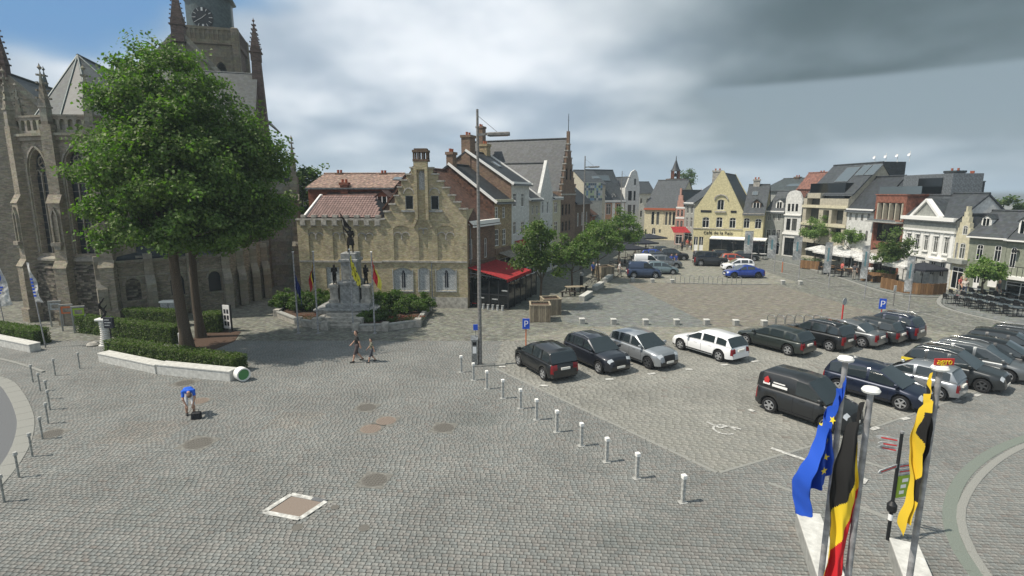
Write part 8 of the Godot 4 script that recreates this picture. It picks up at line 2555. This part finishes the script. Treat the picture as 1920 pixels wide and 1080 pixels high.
func make_table(called: String, label: String, at: Vector3, top: String, group: String) -> Node3D:
	var o := thing(called, label, "table", at, 0.0, group)
	pt("table_top", M[top], o, "cbox", [-0.38,0.71,-0.38,0.38,0.75,0.38,0.01])
	pt("column", M["dark_metal"], o, "bar", [V(0,0.03,0),V(0,0.71,0),0.035,8])
	var f := MB.new()
	f.beam(V(-0.3,0.02,0),V(0.3,0.02,0),0.07,0.04); f.beam(V(0,0.025,-0.3),V(0,0.025,0.3),0.07,0.04)
	obj("foot", f, M["dark_metal"], o)
	return o

func make_chair(label: String, at: Vector3, turn: float, m: String, group: String) -> Node3D:
	var o := thing("terrace_chair", label, "chair", at, turn, group)
	pt("seat", M[m], o, "cbox", [-0.23,0.42,-0.23,0.23,0.46,0.23,0.01])
	pt("backrest", M[m], o, "box", [-0.23,0.55,-0.25,0.23,0.88,-0.21])
	for x in [-0.2,0.2]:
		pt("leg", M["dark_metal"], o, "bar", [Vector3(x, 0,0.2),Vector3(x, 0.66,0.2),0.016,5])
		pt("leg", M["dark_metal"], o, "bar", [Vector3(x, 0,-0.23),Vector3(x, 0.88,-0.23),0.016,5])
		pt("armrest", M["dark_metal"], o, "beam", [Vector3(x, 0.66,-0.23),Vector3(x, 0.66,0.22),0.04,0.03])
	return o

func build_terraces() -> void:
	var d := V(0.36,0,-0.933); var nn := V(0.933,0,0.36)
	var R := V(-3.55,0,-43.2) as Vector3
	# glazed terrace of the corner restaurant
	var tr := thing("glazed_terrace", "dark glazed terrace screen under the red awning", "terrace screen", R + nn * 0.1 + d * 0.2, turn_of(Vector3.ZERO, nn))
	pt("front_screen", M["glass"], tr, "box", [0.05,0.12,-0.03,3.3,2.4,0.03])
	pt("side_screen", M["glass"], tr, "box", [3.27,0.12,-7.0,3.33,2.1,-0.05])
	for k in 5:
		pt("screen_post", M["dark_frame"], tr, "box", [0.02 + k * 0.82 - 0.04,0,-0.06,0.02 + k * 0.82 + 0.04,2.45,0.06])
	for k in 5:
		pt("screen_post", M["dark_frame"], tr, "box", [3.24,0,-1.4 - k * 1.4 - 0.04,3.36,2.15,-1.4 - k * 1.4 + 0.04])
	for y in [0.05,1.12]:
		pt("rail", M["dark_frame"], tr, "box", [0.0, y, -0.05,3.35, y + 0.09,0.064])
	for e in [[0.7,0.8], [1.9,0.75], [2.75,1.5]]:
		var q := MB.new()
		q.box(e[0], e[1], 0.034, e[0] + 0.5, e[1] + 0.1,0.045)
		obj("white_plate", q, M["panel_white"], tr)
	pt("red_trim", M["red_canvas"], tr, "box", [0.1,0.3,0.034,0.5,0.36,0.05])
	var aw := thing("awning", "bright red awning over the dark glazed terrace", "awning", R + V(0,0,0), turn_of(Vector3.ZERO, nn))
	var ab := MB.new()
	slab(ab, V(3.5,2.55,0.25),V(3.5,2.55,-5.6),V(0.05,3.35,-5.6),V(0.05,3.35,0.25),0.03)
	obj("canvas", ab, M["red_canvas"], aw)
	pt("valance", M["red_canvas"], aw, "box", [3.48,2.3,-5.6,3.5,2.52,0.25])
	for z in [0.1,-5.5]:
		pt("arm", M["zinc"], aw, "bar", [Vector3(0.1,2.9, z),Vector3(3.45,2.5, z),0.03,6])
	var a2 := thing("awning", "faded beige awning behind the red one", "awning", R + d * 6.2, turn_of(Vector3.ZERO, nn))
	var bb := MB.new()
	slab(bb, V(2.8,3.0,0),V(2.8,3.0,-4.0),V(0.05,3.9,-4.0),V(0.05,3.9,0),0.03)
	obj("canvas", bb, M["beige_canvas"], a2)
	var a3 := thing("awning", "small pinkish red awning higher up behind the beige one", "awning", R + d * 10.5, turn_of(Vector3.ZERO, nn))
	var b3 := MB.new()
	slab(b3,V(1.4,4.0,0),V(1.4,4.0,-3.0),V(0.05,4.6,-3.0),V(0.05,4.6,0),0.03)
	obj("canvas", b3, M["red_canvas"], a3)
	for k in 5:
		var so := MB.new()
		so.lathe([Vector2(0.11,0),Vector2(0.09,0.3),Vector2(0.12,0.42),Vector2(0,0.43)], 10)
		tag(obj("stone_pot", so, M["panel_white"], self, R + nn * (1.4 + k * 0.42) + d * -0.25), "%s small pale pot at the foot of the dark glazed terrace" % ordinal(k), "pot", "pale pots before the glazed terrace")
	# dark parasols far on the left
	parasol("dark parasol nearest the young trees on the left terrace", V(14.83,0,-69.42),2.9,4.2, "navy_canvas", "dark parasols on the left terrace", 0.3)
	parasol("dark parasol in the middle of the far left terrace", V(18.58,0,-78.3),2.8,4.2, "navy_canvas", "dark parasols on the left terrace", 0.3)
	parasol("dark parasol farthest along the left terrace", V(22.39,0,-87.18),2.8,4.2, "navy_canvas", "dark parasols on the left terrace", 0.3)
	for k in 7:
		var at: Vector3 = (V(12.29,0,-64.06) as Vector3).lerp(V(22.92,0,-87.18), k / 6.0) + Vector3(rng.randf_range(-0.8,0.8),0,0)
		make_table("terrace_table", "%s dark table under the dark parasols on the left, counted from the near end" % ordinal(k), at, "wood_dark", "terrace tables under the dark parasols")
		make_chair("dark chair right of the %s table under the dark parasols on the left" % ordinal(k), at + V(0.75,0,0.1),-1.4, "wood_dark", "terrace chairs under the dark parasols")
		make_chair("dark chair left of the %s table under the dark parasols on the left" % ordinal(k), at + V(-0.75,0,0.1),1.4, "wood_dark", "terrace chairs under the dark parasols")
	# small red awning at the far end
	var ra := thing("awning", "red awnings of the striped stepped house at the far end", "awning", V(28.43,0,-93.34))
	var rb := MB.new()
	slab(rb, V(-0.6,2.6,1.2),V(3.0,2.6,1.2),V(3.0,3.5,-0.6),V(-0.6,3.5,-0.6),0.03)
	obj("canvas", rb, M["red_canvas"], ra)
	# white parasols before the houses on the right
	var wp := [[1558,505, "white parasol at the left of the white group on the right terrace"], [1592,512, "white parasol in the middle front of the white group"], [1622,514, "white parasol at the right of the white group"], [1575,498, "white parasol behind the middle of the white group"], [1610,502, "white parasol behind the right of the white group"]]
	var wg: Array = [V(38.83,0,-64.51),V(39.41,0,-61.89),V(40.1,0,-60.25),V(42.34,0,-68.38),V(42.81,0,-65.44)]
	for k in 5: parasol(wp[k][2], wg[k] + V(0,0.1,0),2.7,2.9, "white_canvas", "white parasols on the right terrace", 0.2)
	var wx: Array = [V(40.01,0,-68.89),V(39.3,0,-57.57),V(39.63,0,-53.49)]
	for k in 3: parasol(["white parasol left of the main white group, behind the plank planter", "white parasol between the white group and the dark green tree", "white parasol right of the dark green tree"][k], wx[k] + V(0,0.1,0),2.6,2.6, "white_canvas", "white parasols on the right terrace", 0.2)
	parasol("navy blue parasol above the wooden screens on the right terrace", V(40.65,0,-52.25) + V(0,0.1,0),2.5,3.0, "navy_canvas", "navy parasols on the right terrace", 0.2)
	parasol("pale green parasol beside the dark green tree on the right terrace", V(41.98,0,-61.05) + V(0,0.1,0),2.9,3.0, "beige_canvas", "pale parasols on the right terrace", 0.2)
	# guests' tables between
	for k in 9:
		var at: Vector3 = (V(36.84,0,-62.31) as Vector3).lerp(V(37.46,0,-54.13), k / 8.0) + Vector3(rng.randf_range(-0.6,1.6),0.1, rng.randf_range(-1.5,0.3))
		make_table("terrace_table", "%s brown table along the white parasols, counted from the cafe side" % ordinal(k), at, "wood_brown", "terrace tables under the white parasols")
		make_chair("dark chair on the house side of the %s table along the white parasols" % ordinal(k), at + V(0.6,0,0.3),-1.2, "wood_dark", "terrace chairs under the white parasols")
		make_chair("dark chair on the street side of the %s table along the white parasols" % ordinal(k), at + V(-0.6,0,0.2),1.2, "wood_dark", "terrace chairs under the white parasols")
	# wooden screens and planters
	var fence: Array = [V(36.41,0,-51.95),V(36.55,0,-50.49),V(36.64,0,-49.11),V(37.39,0,-48.32),V(38.57,0,-48.06),V(39.95,0,-48.32)]
	for k in fence.size() - 1:
		var A: Vector3 = fence[k]; var B: Vector3 = fence[k + 1]
		var o := thing("wooden_screen", "%s low brown plank screen round the right terrace, from the left" % ordinal(k), "screen", A + V(0,0.1,0), turn_of(A, B), "low plank screens round the right terrace")
		var L := (B - A).length()
		var n := int(L / 0.2)
		for q in n:
			pt("plank", M["wood_brown" if (q + k) % 3 else "wood_brown_b"], o, "box", [L * q / n + 0.01,0,-0.03, L * (q + 1) / n - 0.01,1.05 - 0.02 * (q % 3),0.03])
		pt("rail", M["wood_brown"], o, "box", [0,0.85,-0.07, L, 0.93,-0.031])
	for e in [[V(36.99,0,-65.44), "brown plank planter box at the left end of the right terrace", 2.2], [V(38.68,0,-55.46), "brown brick-coloured planter box below the dark green tree", 3.2]]:
		var o := thing("planter_box", e[1], "planter", e[0] + V(0,0.1,0),-0.9, "planter boxes on the right terrace")
		for q in 8:
			pt("plank", M["wood_brown" if q % 2 else "wood_brown_b"], o, "box", [-e[2] / 2 + e[2] * q / 8.0 + 0.01,0,0.42,-e[2] / 2 + e[2] * (q + 1) / 8.0 - 0.01,1.0,0.46])
		pt("trough", M["wood_dark"], o, "box", [-e[2] / 2 + 0.02,0,-0.42, e[2] / 2 - 0.02,0.9,0.41])
		var sp := []
		for q in 60: sp.append([Vector3(rng.randf_range(-e[2] / 2, e[2] / 2), rng.randf_range(0.95,1.25), rng.randf_range(-0.4,0.4)),Vector3.UP])
		obj("foliage", leaf_mesh(sp, 6,0.08,0.12, Color(0.09,0.15,0.04),0.2,77), M["leaf"], o)
	# dark cafe terrace at the right edge
	var rows2 := [[V(37.33,0,-44.03),V(38.15,0,-39.35),6], [V(39.48,0,-46.08),V(40.69,0,-41.18),6], [V(41.63,0,-47.8),V(43.24,0,-43.39),6]]
	var rank := 0
	for e in rows2:
		var which: String = ["front", "middle", "back"][rank]
		rank += 1
		for k in e[2]:
			var at: Vector3 = e[0].lerp(e[1], k / float(e[2] - 1)) + V(0,0.1,0)
			make_table("cafe_table", "%s dark cafe table from the left in the %s row at the right edge" % [ordinal(k), which], at, "glass_light", "dark cafe tables at the right edge")
			make_chair("dark chair right of the %s cafe table in the %s row at the right edge" % [ordinal(k), which], at + V(0.62,0,0.15),-1.4, "black_paint", "dark cafe chairs at the right edge")
			make_chair("dark chair left of the %s cafe table in the %s row at the right edge" % [ordinal(k), which], at + V(-0.62,0,-0.1),1.5, "black_paint", "dark cafe chairs at the right edge")
	parasol("folded-out navy parasol at the far right among the cafe tables", V(46.66,0,-46.8) + V(0,0.1,0),2.4,2.2, "navy_canvas", "navy parasols on the right terrace", 0.2)
	# cafe terrace before the yellow gable
	for k in 6:
		var at: Vector3 = (V(30.56,0,-78.97) as Vector3).lerp(V(35.52,0,-75.1), k / 5.0) + V(0,0.1,0)
		make_table("terrace_table", "%s white-topped table before the yellow cafe, from the left" % ordinal(k), at, "white_canvas", "terrace tables before the yellow cafe")
		make_chair("dark chair beside the %s white-topped table before the yellow cafe" % ordinal(k), at + V(0.65,0,0.1),-1.5, "black_paint", "terrace chairs before the yellow cafe")
	var cl := thing("street_lantern", "slim dark lantern with side arm before the arched-window house", "street lamp", V(43.67,0,-45.38))
	pt("mast", M["dark_metal"], cl, "bar", [Vector3.ZERO, V(0,4.6,0),0.05,8])
	pt("arm", M["dark_metal"], cl, "beam", [V(0,4.3,0),V(-0.7,4.45,0),0.08,0.06])
	pt("lamp_head", M["dark_metal"], cl, "cbox", [-0.95,4.36,-0.12,-0.45,4.5,0.12,0.02])

# ---------------------------------------------------------------- people
func build_people() -> void:
	var skin_c := Color(0.46,0.28,0.2)
	# bending over a black bag, head toward the camera's right
	var bend := {"hip": V(0,0.93,-0.2), "chest": V(0.0,1.13,0.14), "neck": V(0.0,1.12,0.34), "head": V(0.02,1.03,0.47), "sl": V(0.18,1.12,0.27), "sr": V(-0.18,1.12,0.27), "el": V(0.2,0.83,0.36), "er": V(-0.2,0.83,0.36), "wl": V(0.12,0.58,0.42), "wr": V(-0.12,0.58,0.42), "hl": V(0.09,0.88,-0.17), "hr": V(-0.09,0.88,-0.17), "kl": V(0.12,0.48,0.02), "kr": V(-0.12,0.48,0.02), "al": V(0.13,0.09,-0.1), "ar": V(-0.13,0.09,-0.1), "toe": V(0,0,1)}
	var p := person("person in a bright blue shirt and white shorts bending over a black bag", V(-13.67,0,-21.41),0.55, {"top": Color(0.018,0.12,0.62), "leg": Color(0.62,0.64,0.66), "shin": skin_c, "hem": 0.02, "hair": Color(0.12,0.08,0.06), "skin": skin_c}, bend, 1.04,0.016)
	var bag := thing("shoulder_bag", "black bag standing on the setts in the hands of the bending person", "bag", V(-13.2,0,-21.03),0.3)
	pt("body", M["bag"], bag, "cbox", [-0.19,0,-0.11,0.19,0.3,0.11,0.04])
	pt("handle", M["black_paint"], bag, "tube", [[V(-0.12,0.28,0),V(-0.09,0.42,0),V(0.09,0.42,0),V(0.12,0.28,0)], [0.012,0.012,0.012,0.012], 6])
	var walk := {"kl": V(0.1,0.5,0.16), "al": V(0.1,0.1,0.26), "kr": V(-0.1,0.5,0.0), "ar": V(-0.1,0.12,-0.28), "wl": V(0.26,0.95,-0.12), "wr": V(-0.24,0.98,0.22), "er": V(-0.25,1.15,0.04), "el": V(0.26,1.15,-0.08)}
	person("person in black T-shirt and dark red shorts walking in the tree shade", V(-8.64,0,-28.71),-1.1, {"top": Color(0.02,0.02,0.022), "leg": Color(0.075,0.055,0.058), "shin": skin_c, "hem": 0.05, "skin": skin_c}, walk, 1.02,0.02, "people walking in the tree shade")
	person("child in grey-green shirt walking beside the person in black", V(-7.81,0,-28.61),-1.1, {"top": Color(0.15,0.15,0.11), "leg": Color(0.06,0.065,0.08), "shin": skin_c, "hem": 0.1, "skin": skin_c, "hair": Color(0.02,0.018,0.02)}, walk, 0.78,0.02, "people walking in the tree shade")
	var cols := [Color(0.6,0.6,0.6), Color(0.05,0.09,0.35), Color(0.5,0.12,0.1), Color(0.06,0.06,0.07), Color(0.35,0.3,0.22), Color(0.55,0.5,0.45)]
	var far := [[V(9.75,0,-59.85),0,2.6, "person in white shirt with a bicycle by the wooden planter", true], [V(9.09,0,-59.07),1,0.4, "person in dark blue standing behind the parked bicycles", false], [V(12.02,0,-59.07),0,1.5, "person in white walking left of the dark blue high-roofed car", true], [V(20.25,0,-67.37),1,0.2, "left of the two people in blue beside the grey cars", false], [V(20.86,0,-67.37),1,0.4, "right of the two people in blue beside the grey cars", false], [V(29.23,0,-88.86),2,0.0, "person in red before the red awnings at the far end", false], [V(29.94,0,-88.86),5,0.5, "person in pale pink beside the cafe's left door", false], [V(27.81,0,-87.18),3,0.3, "person in black by the bicycles at the far end", false], [V(40.75,0,-47.8),2,0.3, "person in red by the narrow cream house on the right", true], [V(40.77,0,-47.3),5,-0.6, "person in pale clothes before the narrow cream house", true], [V(35.68,0,-59.46),0,1.0, "person in white at the left of the white parasols", false], [V(36.86,0,-56.85),3,2.0, "person in black among the tables below the white parasols", false], [V(38.13,0,-56.14),0,2.6, "person in white at the right of the white parasols", true], [V(36.66,0,-58.69),2,1.6, "person in red among the tables below the white parasols", false], [V(42.04,0,-45.38),3,0.4, "person in black before the arched door of the grey-green house", false], [V(20.36,0,-81.06),3,1.0, "person in black standing near the farthest dark parasol", false], [V(16.71,0,-72.15),4,0.5, "person in brown near the middle dark parasol", false]]
	for k in far.size():
		var e: Array = far[k]
		var lift := 0.1 if e[0].x > 30.0 else 0.0
		person(e[3], e[0] + Vector3(0, lift, 0), e[2], {"top": cols[e[1]], "leg": [Color(0.05,0.06,0.1), Color(0.03,0.03,0.03), Color(0.3,0.28,0.24)][k % 3], "skin": skin_c}, walk if e[4] else {}, 0.96 + 0.03 * (k % 3),0.034, "people across the square")

# ---------------------------------------------------------------- flags and signpost close to the camera
func build_foreground() -> void:
	var tops := [V(3.84,7.4,-5.9),V(3.68,7.29,-5.2),V(4.69,7.39,-5.6)]
	var labels := ["near flagpole with white cap carrying the blue flag", "near flagpole with white cap carrying the black, yellow and red flag", "near flagpole carrying the yellow and black flag, with a lettered badge"]
	for k in 3:
		var t: Vector3 = tops[k]
		flagpole("flagpole", labels[k], Vector3(t.x, 0, t.z), t.y, 0.042, "flagpoles close to the camera", "white_paint", 0.088)
	var badge := MB.new()
	var bt: Vector3 = tops[2]
	var bo := thing("cap_badge", "small red badge lettered agro in yellow on the right near flagpole", "badge", bt + V(0,0.09,0.02))
	badge.box(-0.085,-0.03,-0.012,0.13,0.045,0.0)
	obj("plate", badge, M["sign_red"], bo)
	lettering(bo, "agro", 0.062, M["sign_yellow"], V(0.02,0.01,0.006),0.0,0.008)
	# limp flags
	var eu := func(a: float, b: float) -> Color: return Color(0.012,0.085,0.52)
	var f1 := thing("flag", "blue flag with a ring of gold stars hanging limp on the left near pole", "flag", tops[0] + V(-0.05,-0.12,0.02),0.0, "limp flags close to the camera")
	obj("cloth", flag_mesh(1.2,0.68,-0.33,2.4,0.1,0.6, eu, 2), M["cloth"], f1)
	for k in 12:
		var a := 0.5 + 0.2 * cos(TAU * k / 12); var q := 0.5 + 0.3 * sin(TAU * k / 12)
		var c := cloth_point(a, q, 1.2,0.68,-0.33,2.4,0.1,0.6)
		var du := (cloth_point(a + 0.01, q, 1.2,0.68,-0.33,2.4,0.1,0.6) - c).normalized(); var dv := (cloth_point(a, q - 0.01,1.2,0.68,-0.33,2.4,0.1,0.6) - c).normalized()
		var nrm := du.cross(dv).normalized()
		if nrm.z < 0: nrm = -nrm
		var star := PackedVector2Array()
		for j in 10: star.append(Vector2.from_angle(PI / 2 + TAU * j / 10) * (0.05 if j % 2 == 0 else 0.021))
		var s := MB.new()
		var ux := dv.cross(nrm).normalized()
		s.xf = Transform3D(Basis(ux, nrm.cross(ux), nrm), c + nrm * 0.006)
		s.plate(star, 0.0,0.004)
		obj("star", s, M["sign_yellow"], f1)
	var be := func(a: float, b: float) -> Color: return Color(0.012,0.012,0.014) if b + (1.0 - a) * 0.39 < 0.62 else (Color(0.80,0.58,0.03) if b + (1.0 - a) * 0.39 < 0.88 else Color(0.55,0.012,0.02))
	tag(obj("flag", flag_mesh(1.95,0.3,-0.24,1.2,0.06,3.4, be, 3), M["cloth"], self, tops[1] + V(-0.05,-0.1,0.02)), "black, yellow and red flag hanging limp on the middle near pole", "flag", "limp flags close to the camera")
	var fl := func(a: float, b: float) -> Color:
		var lion := a < 0.74 + 0.1 * sin(b * 9.0) + 0.03 * sin(b * 31.0) and b > 0.08 and b < 0.8
		return Color(0.015,0.014,0.012) if lion else Color(0.72,0.50,0.03)
	tag(obj("flag", flag_mesh(1.5,0.4,-0.13,2.2,0.07,4.0, fl, 3), M["cloth"], self, tops[2] + V(-0.05,-0.05,0.02)), "yellow flag with black lion hanging limp on the right near pole", "flag", "limp flags close to the camera")
	# white blocks
	for e in [[V(8.3,0,-13.62),V(7.38,0,-10.84), "long white concrete block behind the blue flag's pole"], [V(10.08,0,-12.37),V(9.01,0,-10.07), "white concrete block at the foot of the signpost"]]:
		var A: Vector3 = e[0]; var B: Vector3 = e[1]
		var d := B - A
		var o := thing("concrete_block", e[2], "concrete block", (A + B) / 2, atan2(d.x, d.z), "white concrete blocks near the camera")
		pt("block", M["concrete_grey"], o, "cbox", [-0.3,0,-d.length() / 2,0.3,0.44, d.length() / 2,0.02])
		pt("top_slab", M["concrete"], o, "cbox", [-0.31,0.441,-d.length() / 2 - 0.01,0.31,0.5, d.length() / 2 + 0.01,0.015])
	# signpost
	var sp := thing("signpost", "dark cycle-route signpost with pointed white arms and a green panel", "signpost", V(10.23,0,-13.11))
	var H: float = 3.1
	pt("post", M["dark_metal"], sp, "tube", [[Vector3.ZERO, Vector3(0, H, 0)], [0.045,0.04], 10])
	pt("cap", M["pole_grey"], sp, "lathe", [[Vector2(0.05, H),Vector2(0.05, H + 0.05),Vector2(0, H + 0.06)], 10])
	var arms := [[-0.04, H - 0.22,2.6,0.55], [-0.04, H - 0.36,2.75,0.5], [-0.04, H - 0.50,2.6,0.5], [0.04, H - 0.95,0.25,0.6], [0.04, H - 1.1,0.2,0.6], [0.04, H - 1.25,0.25,0.6], [-0.04, H - 0.92,-2.7,0.85]]
	for e in arms:
		var b := MB.new()
		b.xf = Transform3D(Basis(Vector3.UP, e[2]),Vector3(0, e[1], 0))
		b.plate(PackedVector2Array([Vector2(0.04,-0.055),Vector2(e[3] - 0.08,-0.055),Vector2(e[3], 0),Vector2(e[3] - 0.08,0.055),Vector2(0.04,0.055)]),-0.012,0.012)
		var arm := obj("arm", b, M["panel_white"], sp)
		var r := MB.new()
		r.xf = b.xf
		r.box(0.08,-0.018,0.013, e[3] - 0.12,0.018,0.016); r.box(0.08,-0.018,-0.016, e[3] - 0.12,0.018,-0.013)
		obj("red_text_band", r, M["sign_red"], arm)
	var gp := MB.new()
	gp.xf = Transform3D(Basis(Vector3.UP, 0.25),Vector3(0.05, H - 1.85,0))
	gp.cbox(0.0,0,-0.02,0.42,0.62,0.02,0.01)
	var gb := obj("green_panel", gp, M["sign_green"], sp)
	for k in 3:
		var q := MB.new()
		q.xf = gp.xf
		q.box(0.08 + 0.03 * k, 0.1 + k * 0.17,0.021,0.24 + 0.05 * k, 0.2 + k * 0.17,0.025)
		obj("panel_print", q, M["sign_white"], gb)
	pt("collar", M["black_paint"], sp, "lathe", [[Vector2(0.1, H - 2.25),Vector2(0.12, H - 2.2),Vector2(0.12, H - 2.05),Vector2(0.05, H - 1.95)], 12])
	pt("white_sticker", M["sign_white"], sp, "lathe", [[Vector2(0.058, H - 2.5),Vector2(0.058, H - 2.32)], 12])
